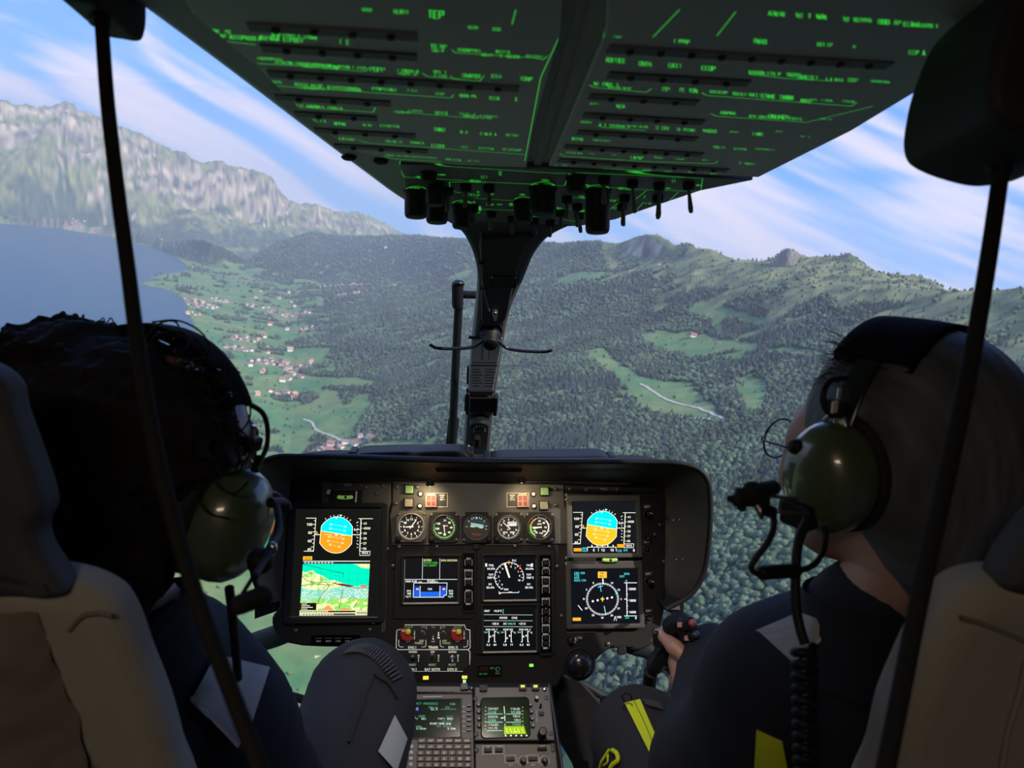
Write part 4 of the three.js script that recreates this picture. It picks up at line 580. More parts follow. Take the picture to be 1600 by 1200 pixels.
{
  const P = panel, g = P.group('flight_display', 527, 880, 0.0064), q = Lq(P, g);
  const W = rrect(...q(527, 878), 152 * PX, 180 * PX, 0.008), hole = rrect(...q(528, 879.5), 132 * PX, 168 * PX, 0.004);
  M('bezel', slab(W, 0.006, 0.0015, [hole]).translate(0, 0, 0.006), MAT.panelDark, g);
  const s = screenTex(P, 459, 794, 597, 966, 8, (c) => {
    bg(c, '#121310'); drawPFD(c, 526.5, 835, 1, '#ff9a1c');
    fillP(c, [[475, 869], [489, 869], [489, 874.5], [474.6, 874.5]], '#ffc32a'); txt(c, 'XPDR', 482, 872, 4, '#6a4a00', 'center');
    // moving map
    c.save(); const m = (u, v) => [475 + u * 104 - v * 5, 876 + v * 84]; c.beginPath(); for (const [a, b] of [[0, 0], [1, 0], [1, 1], [0, 1]]) c.lineTo(...m(a, b)); c.closePath(); c.clip();
    fillP(c, [m(-0.1, 0), m(1.1, 0), m(1.1, 1.1), m(-0.1, 1.1)], '#b9dd86');
    for (let j = 0; j < 84; j++) for (let i = 0; i < 104; i++) { const n = fbm(i / 11 + 3, j / 8 + 9, 3), f = noise(i / 2.3, j / 1.7), u = i / 104, v = j / 84; let col = n > 0.28 ? '#7fd058' : n > 0.02 ? '#c6e59a' : n > -0.25 ? '#f2efb4' : '#e9e3a0'; const band = Math.abs(v - 0.6 - 0.05 * Math.sin(u * 6)); if (band < 0.12 && f > -0.1) col = '#7fd6d8'; if (v > 0.68 && n > -0.1) col = f > 0.15 ? '#7ec85c' : '#9ade6a'; if (v > 0.8 && ((u > 0.27 && u < 0.5 && v > 0.8 + Math.abs(u - 0.41) * 1.1) || (u > 0.6 && u < 0.74 && v > 0.86))) col = '#f79a55'; if (f > 0.42) col = '#d8c27a'; c.fillStyle = col; const [x, y] = m(u, v); c.fillRect(x, y, 1.15, 1.15); }
    fillP(c, [m(-0.05, 0.03), m(1.05, 0.03), m(1.05, 0.46), m(0.9, 0.47), m(0.75, 0.46), m(0.6, 0.41), m(0.5, 0.36), m(0.4, 0.35), m(0.3, 0.27), m(0.22, 0.24), m(0.15, 0.17), m(0.05, 0.21), m(-0.05, 0.17)], '#00f2bd'); fillP(c, [m(0.72, 0.05), m(1.05, 0.04), m(1.05, 0.14), m(0.95, 0.14), m(0.86, 0.12), m(0.8, 0.07)], '#f0e9a6');
    for (let i = 1; i < 8; i++) { seg(c, [m(i / 7.2, 0.03), m(i / 7.2, 0.5)], 'rgba(0,80,80,0.55)', 0.35); } seg(c, [m(0, 0.2), m(1, 0.23)], 'rgba(0,80,80,0.5)', 0.35); seg(c, [m(0.5, 0.36), m(1, 0.36)], 'rgba(0,80,80,0.5)', 0.35);
    seg(c, [m(0, 0.06), m(0.2, 0.12), m(0.61, 0.23), m(0.61, 0.32)], '#0c3a3a', 0.7); fillP(c, [m(0.43, 0.38), m(0.52, 0.42), m(0.6, 0.42), m(0.72, 0.445), m(0.8, 0.47), m(0.74, 0.475), m(0.6, 0.46), m(0.5, 0.425)], '#7e1410'); fillP(c, [m(0.86, 0.45), m(0.97, 0.44), m(0.96, 0.49), m(0.88, 0.48)], '#d9706a');
    for (const L of [[[0, 0.28], [0.06, 0.36], [0.2, 0.4], [0.36, 0.39], [0.41, 0.46], [0.38, 0.52]], [[0.38, 0.52], [0.3, 0.62], [0.25, 0.8]], [[0.62, 0.5], [0.6, 0.7], [0.58, 0.88]], [[0, 0.45], [0.2, 0.42], [0.4, 0.45], [0.52, 0.4]], [[0.55, 0.44], [0.8, 0.5], [1, 0.5]], [[0.7, 0.7], [0.78, 0.66], [0.86, 0.72], [0.8, 0.85]]]) seg(c, L.map(([a, b]) => m(a, b)), '#2c3c20', 0.7);
    for (let i = 0; i < 46; i++) { const u = rnd(), v = 0.5 + rnd() * 0.4; seg(c, [m(u, v), m(u + rnd() * 0.1 - 0.05, v + rnd() * 0.05)], i % 3 ? 'rgba(40,90,50,0.7)' : 'rgba(30,90,160,0.7)', 0.4); }
    for (const [u, v, w] of [[0.27, 0.24, 12], [0.47, 0.27, 14], [0.66, 0.375, 12], [0.86, 0.1, 10], [0.84, 0.4, 8]]) txt(c, '~~~~~', ...m(u, v), 3, '#0a5a50');
    fillP(c, [m(0, 0), m(1, 0), m(1, 0.055), m(0, 0.055)], '#1a2a20'); seg(c, [m(0, 0.005), m(1, 0.005)], '#fff', 1.2); for (let i = 0; i < 9; i++) seg(c, [m(0.02 + i * 0.05, 0.035), m(0.05 + i * 0.05, 0.035)], '#dfeee0', 1.6);
    fillP(c, [m(0, 0.77), m(0.24, 0.77), m(0.24, 0.9), m(0, 0.9)], '#17130c'); for (let i = 0; i < 4; i++) seg(c, [m(0.02, 0.79 + i * 0.03), m(0.1 + (i * 37 % 11) / 90, 0.79 + i * 0.03)], '#e8e4cc', 1.1);
    fillP(c, [m(0, 0.905), m(1, 0.905), m(1, 0.95), m(0, 0.95)], '#d8d6b0'); fillP(c, [m(0, 0.955), m(1, 0.955), m(1, 1), m(0, 1)], '#d8d6b0'); fillP(c, [m(0.42, 0.915), m(0.82, 0.915), m(0.82, 0.94), m(0.42, 0.94)], '#140f08'); fillP(c, [m(0.5, 0.965), m(0.82, 0.965), m(0.82, 0.99), m(0.5, 0.99)], '#140f08'); for (let i = 0; i < 12; i++) seg(c, [m(0.02 + i * 0.036, 0.928), m(0.04 + i * 0.036, 0.928)], '#3a3626', 1.4); for (let i = 0; i < 10; i++) seg(c, [m(0.05 + i * 0.045, 0.978), m(0.075 + i * 0.045, 0.978)], '#3a3626', 1.3); for (let i = 0; i < 5; i++) seg(c, [m(0.85 + i * 0.03, 0.94), m(0.87 + i * 0.03, 0.97)], '#3a3626', 1.2);
    c.restore();
  });
  screenOn(g, P, s, 0.95);
  M('lower_ledge', bar([...q(452, 963), 0.004], [...q(591, 964), 0.004], 0.0022, 10), MAT.bezel, g); M('left_ledge', bar([...q(459, 798), 0.004], [...q(452, 962), 0.004], 0.002, 10), MAT.bezel, g);
  for (const [a, b] of [[459, 972], [584, 971]]) M('button', latheZ([[0, 0.003], [0.003, 0.0028], [0.0036, 0.0018], [0.0036, 0], [0, 0]], 16), std([0.2, 0.2, 0.2], 0.5), g, [...q(a, b), 0]);
  const st = screenTex(P, 488, 991, 564, 1006, 8, (c) => { bg(c, '#000'); ['BRT-', 'BRT+', 'CTR-', 'CTR+'].forEach((t, i) => { txt(c, t, 500 + i * 15, 1000.5, 4, '#777', 'center'); seg(c, [[494 + i * 15, 996], [505 + i * 15, 996]], '#555', 0.6); }); });
  M('key_strip', slab(rrect(...q(526, 998), 76 * PX, 12 * PX, 0.003), 0.003, 0.001).translate(0, 0, 0.003), MAT.black, g); screenOn(g, P, st, 0.5, 0.0034, 'lighted_key_legend');
  add(g, 'tall flight display with coloured map below the horizon, left of the gauges', 'display');
}
{
  const P = panel, g = P.group('flight_display', 943, 824, 0.006), q = Lq(P, g);
  M('bezel', slab(rrect(...q(942, 822), 120 * PX, 98 * PX, 0.003), 0.009, 0.002, [rrect(...q(942.5, 824), 103 * PX, 80 * PX, 0.002)]).translate(0, 0, 0.009), MAT.bezel, g);
  const s = screenTex(P, 890, 783, 996, 866, 10, (c) => {
    bg(c, '#14161a'); drawPFD(c, 939.3, 825, 0.94, '#ffbe22', true);
    fillP(c, [[896, 856], [908, 856], [908, 861], [896, 861]], '#f5a623'); fillP(c, [[909, 855], [916, 855], [916, 861.5], [909, 861.5]], '#2ab4c8'); fillP(c, [[963, 850], [975, 850], [975, 855.5], [963, 855.5]], '#f5a623'); txt(c, 'DR', 912.5, 858.5, 5, '#06303a', 'center');
    seg(c, [[917, 861], [917, 854.5], [961, 854.5], [962, 861]], '#fff', 0.9); for (let i = 0; i < 5; i++) seg(c, [[924 + i * 8.2, 854], [924 + i * 8.2, 851]], '#fff', 1.4); ['E', '12', '15'].forEach((t, i) => txt(c, t, 927 + i * 14, 859, 5.4, '#fff', 'center')); seg(c, [[934, 855], [934, 861]], '#fff', 0.8);
    txt(c, 'CG', 967, 860, 5, '#40d8e8', 'center'); txt(c, 'DH', 976, 859.5, 4.6, '#40d8e8', 'center'); txt(c, '0', 989, 859.5, 5.4, '#fff', 'center');
  });
  screenOn(g, P, s, 0.95, 0.001);
  for (const [a, b] of [[884, 774], [884, 781]]) screws(g, q, [[a, b]], 0.006, 1.25);
  add(g, 'upper right flight display showing a blue and orange horizon only', 'display');
}
{
  const P = panel, g = P.group('navigation_display', 944, 930, 0.006), q = Lq(P, g);
  M('bezel', slab(rrect(...q(943, 928), 122 * PX, 102 * PX, 0.003), 0.009, 0.002, [rrect(...q(943.5, 930.5), 106 * PX, 83 * PX, 0.002)]).translate(0, 0, 0.009), MAT.panel, g);
  const s = screenTex(P, 889, 888, 998, 973, 10, (c) => {
    bg(c, '#0d0f16'); const C = '#4ad6dc'; ['CRS 105', 'TTG', 'SPD', 'HDG 179'].forEach((t, i) => txt(c, t, 896, [895, 898.6, 902.6, 906.6][i], 4.6, C));
    fillP(c, [[933, 892.5], [947, 892.5], [947, 902.5], [933, 902.5]], '#f6bd3a'); txt(c, 'DG', 937, 895.5, 3.6, '#3a2a00'); txt(c, 'RCL', 936, 900, 3.6, '#3a2a00'); txt(c, 'BRG', 974, 896, 4.4, C); txt(c, 'GST', 967, 900, 4.4, C);
    const cx = 940.3, cy = 935.3; for (let i = 0; i < 72; i++) { const a = i / 72 * 6.2832, r0 = i % 2 ? 23.6 : 22.6; seg(c, [[cx + Math.sin(a) * r0, cy - Math.cos(a) * r0], [cx + Math.sin(a) * 25.6, cy - Math.cos(a) * 25.6]], '#fff', i % 2 ? 0.8 : 1); }
    c.strokeStyle = 'rgba(255,255,255,0.7)'; c.lineWidth = 0.5; c.beginPath(); c.arc(cx, cy, 23, 0, 7); c.stroke();
    ['N', '12', '15', 'S', '21', '24', 'W', '30', '33', '3', '6', 'E'].forEach((t, i) => { const a = i / 12 * 6.2832 + 0.53; txt(c, ['12', '15', 'S', '21', '24', 'W', '30', '33', 'N', '3', '6', 'E'][i], cx + Math.sin(a) * 29, cy - Math.cos(a) * 29, 4, '#fff', 'center'); });
    for (const d of [-15, -7.5, 7.5, 14.7]) { c.fillStyle = '#fff'; c.beginPath(); c.arc(cx + d, cy - d * 0.2 + 0.5, 1.7, 0, 7); c.fill(); }
    seg(c, [[cx, cy - 3], [cx, cy + 4]], '#ffe14a', 1.6); seg(c, [[cx - 3, cy], [cx + 3, cy]], '#ffe14a', 1.6); seg(c, [[936.5, 913], [938.2, 924]], '#58dcec', 1.2); seg(c, [[933, 917], [941, 915]], '#58dcec', 1.2); seg(c, [[942.7, 946], [945.7, 959.5]], '#9fdcec', 1.2); seg(c, [[941, 903], [941.5, 912]], '#fff', 1.5); fillP(c, [[960, 921], [964, 926], [961, 929]], '#58dcec');
    seg(c, [[978, 910], [978.4, 961]], '#fff', 1.2); seg(c, [[974, 910], [994, 910]], '#fff', 1); seg(c, [[974, 961.5], [994, 961.5]], '#d8fff8', 1); for (const [t, y] of [['2000', 919.5], ['1800', 937.5], ['1600', 955.5]]) { txt(c, t, 981.5, y, 5, '#fff'); seg(c, [[978, y], [980.5, y]], '#fff', 0.8); } seg(c, [[974, 935.5], [979, 935.5]], '#fff', 1.1); for (const y of [928, 946]) seg(c, [[978, y], [980, y]], '#fff', 0.8); txt(c, 'H', 977.5, 907, 4.4, C, 'center'); txt(c, 'DH', 978.5, 964.5, 4.6, '#25c8b0', 'center'); txt(c, '0', 992, 964.5, 5, '#fff', 'center');
    fillP(c, [[894.5, 964], [907, 964], [907, 969], [894.5, 969]], '#f0b02a'); seg(c, [[902.5, 945], [909, 953]], '#fff', 1.1); txt(c, '100', 962, 963.5, 4.6, '#fff'); seg(c, [[958, 969], [960, 962], [962, 969]], '#fff', 0.8);
  });
  screenOn(g, P, s, 0.95, 0.001); M('hood_clip', box(0.045, 0.009, 0.01, 0.002), MAT.panelDark, g, [...q(911, 874), 0.006]); M('clip_edge', box(0.05, 0.0012, 0.0015, 0.0004), MAT.bezel, g, [...q(909, 877.5), 0.0125]);
  for (const [a, b] of [[884, 872], [884, 881]]) screws(g, q, [[a, b]], 0.007, 1.3);
  add(g, 'lower right navigation display with a white compass ring', 'display');
}
// engine and caution displays
const vemd = (px, py, w, h, label, draw, drawBox, silver = true) => {
  const P = panel, g = P.group('engine_display', px, py, 0.0044), q = Lq(P, g);
  M('bezel', slab(rrect(0, 0, w * PX, h * PX, 0.003), 0.005, 0.0015, [rrect(0, 0.0005, (w - 9) * PX, (h - 9) * PX, 0.002)]).translate(0, 0, 0.005), MAT.panelDark, g);
  const s = screenTex(P, px - (w - 9) / 2, py - (h - 9) / 2, px + (w - 9) / 2, py + (h - 9) / 2, 10, draw); screenOn(g, P, s, 0.85, 0.0008);
  M('lower_ledge', bar([(-w / 2 + 5) * PX, (-h / 2 + 2.6) * PX, 0.005], [(w / 2 - 5) * PX, (-h / 2 + 2.6) * PX, 0.005], 0.0018, 10), std([0.34, 0.31, 0.27], 0.35), g);
  for (const s2 of [-1, 1]) M('side_ledge', bar([s2 * (w / 2 - 5) * PX, (-h / 2 + 3) * PX, 0.004], [s2 * (w / 2 - 5) * PX, (h / 2 - 8) * PX, 0.004], 0.0008, 8), MAT.bezel, g);
  add(g, label, 'display'); return g;
};
vemd(674, 905, 94, 76, 'caution display with blue fuel bars under the clock', (c) => {
  bg(c, '#0b0e12'); const w = '#dfe6e6'; for (const x of [660.6, 687.6]) seg(c, [[x, 872], [x - 0.6, 905]], w, 0.8); seg(c, [[632, 905], [714.5, 905]], w, 0.9); seg(c, [[633, 874], [632.4, 934]], '#888', 0.5);
  txt(c, 'GYRO', 662, 875, 4.6, '#f2e6a0'); txt(c, 'PITOT HTR', 662, 879.2, 4.4, '#4fc24a'); txt(c, 'S/L LIGHT', 662, 883.2, 4.4, '#4fc24a'); txt(c, 'GEN DISCON', 689, 875.2, 4.2, '#f2e6a0');
  txt(c, 'END 0:38', 634, 908, 4.2, '#fff'); txt(c, 'min', 654, 908.4, 3, '#fff'); txt(c, 'FUEL', 667.5, 907.6, 6, '#fff'); txt(c, 'kg', 681, 908.6, 3.4, '#8fe0c0');
  fillP(c, [[647, 915.5], [656, 915.5], [656, 932], [646.4, 932]], '#1238a8'); fillP(c, [[647, 922], [656, 922], [656, 932], [646.4, 932]], '#1560e0'); fillP(c, [[657.5, 924], [686.5, 924], [686.5, 932], [657.2, 932]], '#1668ea'); fillP(c, [[688.5, 915.5], [697, 915.5], [697, 929], [693, 932], [688.5, 932]], '#1238a8'); fillP(c, [[688.5, 922], [697, 922], [697, 929], [693, 932], [688.5, 932]], '#1560e0');
  seg(c, [[646, 932.4], [647, 910.5], [698.6, 910.5], [697.6, 929.5], [694, 929.5], [693, 932.6], [646, 932.6]], '#eef2f4', 1); seg(c, [[656.8, 915], [656.4, 932]], '#e8d8d0', 1.3); seg(c, [[687.6, 915], [687.4, 932]], '#e8d8d0', 1.3); txt(c, '44', 650, 920, 4.4, '#fff'); txt(c, '134', 668, 920, 4.4, '#fff'); txt(c, '40', 691, 920, 4.4, '#fff');
  txt(c, 'FF1', 636, 923, 4.2, '#fff'); txt(c, '105', 636, 927, 4.2, '#fff'); txt(c, 'kg/h', 634.5, 930.6, 3.8, '#b8f0c0'); txt(c, 'FF2', 701, 923, 4.2, '#fff'); txt(c, '104', 701, 927, 4.2, '#fff'); txt(c, 'kg/h', 700, 930.6, 3.8, '#b8f0c0');
});
vemd(796.5, 902, 92, 74, 'engine display with a round white power arc, upper of two', (c) => {
  bg(c, '#0a0e12'); const cx = 795.3, cy = 901, R = 22.5, pt = (a, r) => [cx + Math.sin(a) * r, cy - Math.cos(a) * r];
  const arc = []; for (let a = -2.62; a <= 1.86; a += 0.05) arc.push(pt(a, R)); seg(c, arc, '#fff', 0.9); const hot = []; for (let a = 0.72; a <= 1.2; a += 0.05) hot.push(pt(a, R)); seg(c, hot, '#ff7a6a', 1); const yl = []; for (let a = -0.3; a <= 0.2; a += 0.05) yl.push(pt(a, R)); seg(c, yl, '#ffe9a0', 1.3);
  for (let i = 0; i < 20; i++) { const a = -2.62 + i * 0.236; seg(c, [pt(a, R), pt(a, R - (i % 2 ? 2 : 3.2))], '#fff', 0.9); } ['0', '1', '2', '3', '4', '5', '6', '7', '8', '9', '10'].forEach((t, i) => txt(c, t, ...pt(-2.4 + i * 0.43, R - 6.2), 4, i === 8 ? '#ff9a80' : '#fff', 'center'));
  seg(c, [pt(-0.02, R + 3), pt(-0.02, R - 3)], '#ff9a80', 1); seg(c, [pt(0.78, R + 4), pt(0.82, R - 1)], '#e03a30', 1);
  fillP(c, [[cx - 0.8, cy + 1.6], [cx + 1.8, cy + 0.8], [cx - 5, cy - 20], [cx - 9, cy - 22], [cx - 7.6, cy - 18]], '#fff8e6');
  txt(c, 'FLI', 803, 875.6, 4.6, '#fff', 'center'); for (const [x, a] of [[763, 0], [822, 1]]) { txt(c, 'TRQ', x + (a ? 0 : 0), 883, 4.2, '#fff'); txt(c, a ? '64.0%' : '64.8%', x - 2 + a, 888.4, 4.4, '#fff'); txt(c, 'TOT', x, 897.6, 4.2, '#fff'); txt(c, a ? '700°C' : '705°C', x - 2 + a * 2, 902.4, 4.4, '#fff'); txt(c, 'N1', x + a, 912.4, 4.2, '#fff'); txt(c, a ? '89.5%' : '89.4%', x - 3 + a, 917.6, 4.4, '#fff'); }
  fillP(c, [[758, 880], [761, 880], [761, 885], [758, 885]], '#fff'); fillP(c, [[829.5, 880], [832.5, 880], [832.5, 885], [829.5, 885]], '#fff'); txt(c, 'MM', 787, 920.4, 4, '#fff'); seg(c, [[779.5, 923.4], [779.5, 925.6], [810, 925.4], [810.4, 923]], '#fff', 0.9); fillP(c, [[794, 924], [800, 924], [800, 925.6], [794, 925.6]], '#ffe9a0'); fillP(c, [[779, 927.6], [781, 925.6], [783, 927.6]], '#fff');
});
vemd(796, 981, 92, 74, 'engine display with three pairs of oil scales, lower of two', (c) => {
  bg(c, '#090c0d'); const G0 = '#79e0a0'; txt(c, 'OAT', 756.5, 954, 4.4, '#fff'); txt(c, '+8.8°C', 771, 954, 4.4, '#fff'); seg(c, [[786, 951], [786, 958.4]], G0, 0.8); for (const y of [959.8, 969, 978.4]) seg(c, [[756, y], [832, y + 0.4]], '#b9c4c0', 0.8);
  txt(c, 'HOOK', 780, 964.8, 4.4, '#fff'); txt(c, 'CHG', 799, 964.8, 4.4, '#fff'); txt(c, '+28.0', 768, 974, 4.4, '#fff'); txt(c, 'DC', 786, 974, 4.4, '#d8ffe8'); txt(c, 'VOLTS', 793, 974, 4.2, G0); txt(c, '+27.0', 810, 974, 4.4, '#fff');
  ['ENG OIL 1', 'MGB OIL', 'ENG OIL 2'].forEach((t, i) => { const x = 768 + i * 25.8; txt(c, t, x, 982.4, 3.8, '#fff', 'center'); seg(c, [[x - 5, 986], [x - 4, 986], [x - 4, 1002], [x - 6, 1002]], '#fff', 1.2); seg(c, [[x + 7, 986], [x + 4.6, 986], [x + 4.6, 1002], [x + 6.4, 1002]], '#fff', 1.2); fillP(c, [[x - 3.4, 994 + (i === 1 ? 2.4 : 0)], [x - 1, 992 + (i === 1 ? 2.4 : 0)], [x - 1, 996 + (i === 1 ? 2.4 : 0)]], '#fff'); fillP(c, [[x + 4, 992.6], [x + 1.4, 990.8], [x + 1.4, 994.6]], '#fff'); txt(c, 'bar', x - 11.5, 987.4, 3.6, G0); txt(c, '°C', x + 8, 987.4, 3.8, '#fff'); txt(c, ['6.2', '3.8', '6.3'][i], x - 8, 1006.6, 4.2, '#fff'); txt(c, ['84', '71', '83'][i], x + 3, 1006.6, 4.2, '#fff'); });
});
// key columns beside them
const keyColumn = (x, y0, y1, keys, label) => {
  const P = panel, g = P.group('key_column', x, (y0 + y1) / 2, 0.0044), q = Lq(P, g);
  M('backing', slab(rrect(0, 0, 19 * PX, (y1 - y0) * PX, 0.002), 0.004, 0.001).translate(0, 0, 0.004), MAT.black, g);
  const s = screenTex(P, x - 8.5, y0 + 2, x + 8.5, y1 - 2, 10, (c) => { bg(c, '#000'); for (const [t, y, b, h] of keys) { if (t) txt(c, t, x, y, 3.9, '#c9c9c0', 'center'); if (b) { seg(c, [[x - 4.6, b], [x - 5.6, b], [x - 5.6, b + h], [x - 4.6, b + h]], '#a9a9a4', 0.6); seg(c, [[x + 4.6, b], [x + 5.6, b], [x + 5.6, b + h], [x + 4.6, b + h]], '#a9a9a4', 0.6); } } });
  screenOn(g, P, s, 0.55, 0.0046, 'lighted_key_legend');
  for (const [, , b, h] of keys) if (b) M('key', box(8 * PX, (h - 2.2) * PX, 0.0024, 0.0008), MAT.black, g, [...q(x, b + h / 2), 0.0052]);
  add(g, label, 'key pad');
};
keyColumn(732, 862, 955, [['OFF', 872.4, 874, 8.6], ['SCROLL', 890.4, 892, 9], ['SELECT', 903.6, 905, 9], ['BRT+', 922, 923.6, 8], ['', 0, 932, 8.4], ['BRT-', 942.6, 0, 0]], 'black key column with bracket marks beside the caution display');
keyColumn(852, 864, 1020, [['OFF1', 873, 875.6, 8], ['OFF2', 886.6, 888.6, 8], ['SCROLL', 901, 903, 9], ['RESET', 914.6, 916.6, 9], ['SELECT', 934.6, 936.6, 8.6], ['+', 949.6, 950.6, 8.6], ['-', 962.4, 963.4, 8.6], ['ENTER', 975.6, 977.6, 9], ['BRT+', 989.6, 991.4, 8], ['', 0, 1000, 8], ['BRT-', 1010.6, 0, 0]], 'long black key column beside the two engine displays');
// five round instruments
const needle = (L, w, tail = 0.004) => slab([[-w, -tail], [w, -tail], [w * 0.8, L * 0.7], [0, L], [-w * 0.8, L * 0.7]], 0.0008, 0.0002);
function gauge(px, py, R, label, light, draw, hands, extra) {
  const P = panel, g = P.group('round_gauge', px, py, 0.0044), q = Lq(P, g), r = R * PX, w = 48 * PX;
  const oct = [[-w / 2, -w * 0.32], [-w * 0.36, -w / 2], [w * 0.36, -w / 2], [w / 2, -w * 0.34], [w / 2, w * 0.34], [w * 0.36, w / 2], [-w * 0.36, w / 2], [-w / 2, w * 0.32]];
  const circ = Array.from({ length: 40 }, (_, i) => [Math.cos(i / 40 * 6.2832) * r * 1.0, Math.sin(i / 40 * 6.2832) * r * 1.0]);
  M('case', slab(oct, 0.007, 0.0012, [circ]).translate(0, 0, 0.007), light ? MAT.bezel : MAT.panelDark, g);
  M('ring', new THREE.TorusGeometry(r * 1.0, 0.0013, 8, 48).translate(0, 0, 0.0072), light ? std([0.2, 0.19, 0.17], 0.4) : MAT.bezel, g);
  const s = screenTex(P, px - R, py - R, px + R, py + R, 12, (c) => { bg(c, '#060606'); draw(c, px, py); });
  M('lighted_dial', new THREE.CircleGeometry(r * 1.0, 40), new THREE.MeshStandardMaterial({ map: s.t, roughness: 0.5, emissive: 0xffffff, emissiveMap: s.t, emissiveIntensity: 0.42 }), g, [0, 0, 0.001]);
  const hm = new THREE.MeshStandardMaterial({ color: 0xf4f0e4, roughness: 0.5, emissive: 0xf4f0e4, emissiveIntensity: 0.4 });
  for (const [a, l, wd] of hands) M('lighted_needle', needle(l * PX, wd * PX), hm, g, [0, 0, 0.0032 + wd * 0.0002], [0, 0, -a]);
  for (const [sx, sy] of [[-1, 1], [1, 1], [-1, -1], [1, -1]]) { const m = M('screw', screwGeo, screwDark, g, [sx * w * 0.41, sy * w * 0.4, 0.007]); m.scale.setScalar(0.9); }
  M('knob', latheZ([[0, 0.01], [0.0042, 0.01], [0.0052, 0.008], [0.0052, 0.002], [0.006, 0], [0, 0]], 20), MAT.black, g, [extra * w * 0.4, -w * 0.38, 0.006]);
  add(g, label, 'gauge'); return g;
}
const tick = (c, x, y, a, r0, r1, col = '#fff', w = 0.7) => seg(c, [[x + Math.sin(a) * r0, y - Math.cos(a) * r0], [x + Math.sin(a) * r1, y - Math.cos(a) * r1]], col, w);
const arcTo = (c, x, y, r, a0, a1, col, w) => { c.strokeStyle = col; c.lineWidth = w; c.beginPath(); c.arc(x, y, r, a0 - Math.PI / 2, a1 - Math.PI / 2); c.stroke(); };
const num = (c, s, x, y, a, r, px, col = '#fff') => txt(c, s, x + Math.sin(a) * r, y - Math.cos(a) * r, px, col, 'center');
gauge(643, 823, 20, 'round clock, leftmost of the five small gauges', true, (c, x, y) => { arcTo(c, x, y, 15.6, 0, 7, '#e8e4d8', 1); arcTo(c, x, y, 18.6, 1.2, 5.2, '#8d897c', 1.8); for (let i = 0; i < 12; i++) { tick(c, x, y, i * 0.5236, 15, 17.4, '#fff', 0.9); num(c, String(i || 12), x, y, i * 0.5236, 11.6, 4.6); } }, [[0.62, 16, 0.7], [-1.62, 11, 1], [2.2, 0.1, 0.1]], -1);
gauge(694, 824, 18.5, 'round airspeed gauge with a green arc, second from the left', false, (c, x, y) => { arcTo(c, x, y, 15.6, 0.3, 5.1, '#58c84a', 1.3); for (let i = 0; i < 20; i++) tick(c, x, y, 0.3 + i * 0.26, 15, i % 2 ? 16.8 : 18, i > 4 ? '#7fe070' : '#e8f8e0', 0.8); ['20', '30', '40', '60', '80', '100', '120', '150'].forEach((t, i) => num(c, t, x, y, 0.1 + i * 0.74, 11, 3.9)); txt(c, 'km/h', x + 2, y - 3, 2.9, '#fff', 'center'); }, [[3.02, 13.5, 0.6]], -1);
gauge(744.5, 824, 19.5, 'round standby horizon with a pale blue upper half, middle gauge', false, (c, x, y) => { c.save(); c.beginPath(); c.arc(x, y, 18, 0, 7); c.clip(); fillP(c, [[x - 20, y - 20], [x + 20, y - 20], [x + 20, y + 1], [x - 20, y - 4]], '#0a2a33'); fillP(c, [[x - 9, y - 7.4], [x + 11, y - 4], [x + 11, y + 2], [x - 9, y - 1.6]], '#8fc4c0'); fillP(c, [[x - 20, y - 3.4], [x + 20, y + 2.4], [x + 20, y + 20], [x - 20, y + 20]], '#150f0a'); fillP(c, [[x - 8, y + 9], [x + 8, y + 10], [x + 6, y + 12.5], [x - 6, y + 11.5]], '#5a2a18'); seg(c, [[x - 10, y - 1.4], [x - 3, y - 0.6]], '#ffe9a8', 1.4); seg(c, [[x + 4, y + 0.4], [x + 9, y + 0.8]], '#ffe9a8', 1.4); c.restore(); for (const a of [-0.9, -0.5, -0.3, 0.3, 0.5, 0.9]) tick(c, x, y, a, 14, 17, '#e8f0f0', 0.8); fillP(c, [[x, y - 12], [x - 1.6, y - 16], [x + 1.6, y - 16]], '#fff'); tick(c, x, y, 1.45, 14, 17); tick(c, x, y, -1.5, 14, 17); tick(c, x, y, 1.75, 14, 16.6); }, [], 1);
gauge(794.5, 824, 18.5, 'round altimeter with a number window, fourth from the left', false, (c, x, y) => { for (let i = 0; i < 50; i++) tick(c, x, y, i * 0.12566, i % 5 ? 15.6 : 14.6, 17.2, '#fff', 0.6); for (let i = 0; i < 10; i++) num(c, String(i), x, y, i * 0.62832, 12.2, 4); c.strokeStyle = '#fff'; c.lineWidth = 0.9; c.strokeRect(x - 1, y - 8.4, 13, 5.6); txt(c, '3000', x + 5.6, y - 5.4, 5.2, '#fff', 'center'); txt(c, 'ALT', x, y + 2.6, 3, '#fff', 'center'); txt(c, '1013', x - 6, y + 8, 3.6, '#fff', 'center'); txt(c, '2992', x + 6, y + 8, 3.6, '#fff', 'center'); }, [[-0.86, 14, 0.7]], -1);
gauge(842.5, 824, 19, 'round gauge with green and yellow arcs, rightmost of five', false, (c, x, y) => { arcTo(c, x, y, 14, -2.6, -1.2, '#6fd84a', 2); arcTo(c, x, y, 14, -1.2, -0.4, '#e8a848', 2); arcTo(c, x, y, 14.6, 0.8, 2.6, '#d8d4c8', 1.8); for (let i = 0; i < 34; i++) tick(c, x, y, -2.7 + i * 0.165, 13.4, i % 4 ? 16 : 17.6, i < 8 ? '#9ff070' : i < 14 ? '#ffc070' : '#fff', 0.7); ['60', '80', '90', '100', '110', '40', '20'].forEach((t, i) => num(c, t, x, y, [0, 0.8, 1.6, 2.3, 2.9, -2.6, -2.2][i], 9.6, 3.7)); txt(c, 'RPM', x, y - 5, 3.2, '#fff', 'center'); }, [[-1.55, 13, 1], [-1.75, 12, 0.9]], 9);
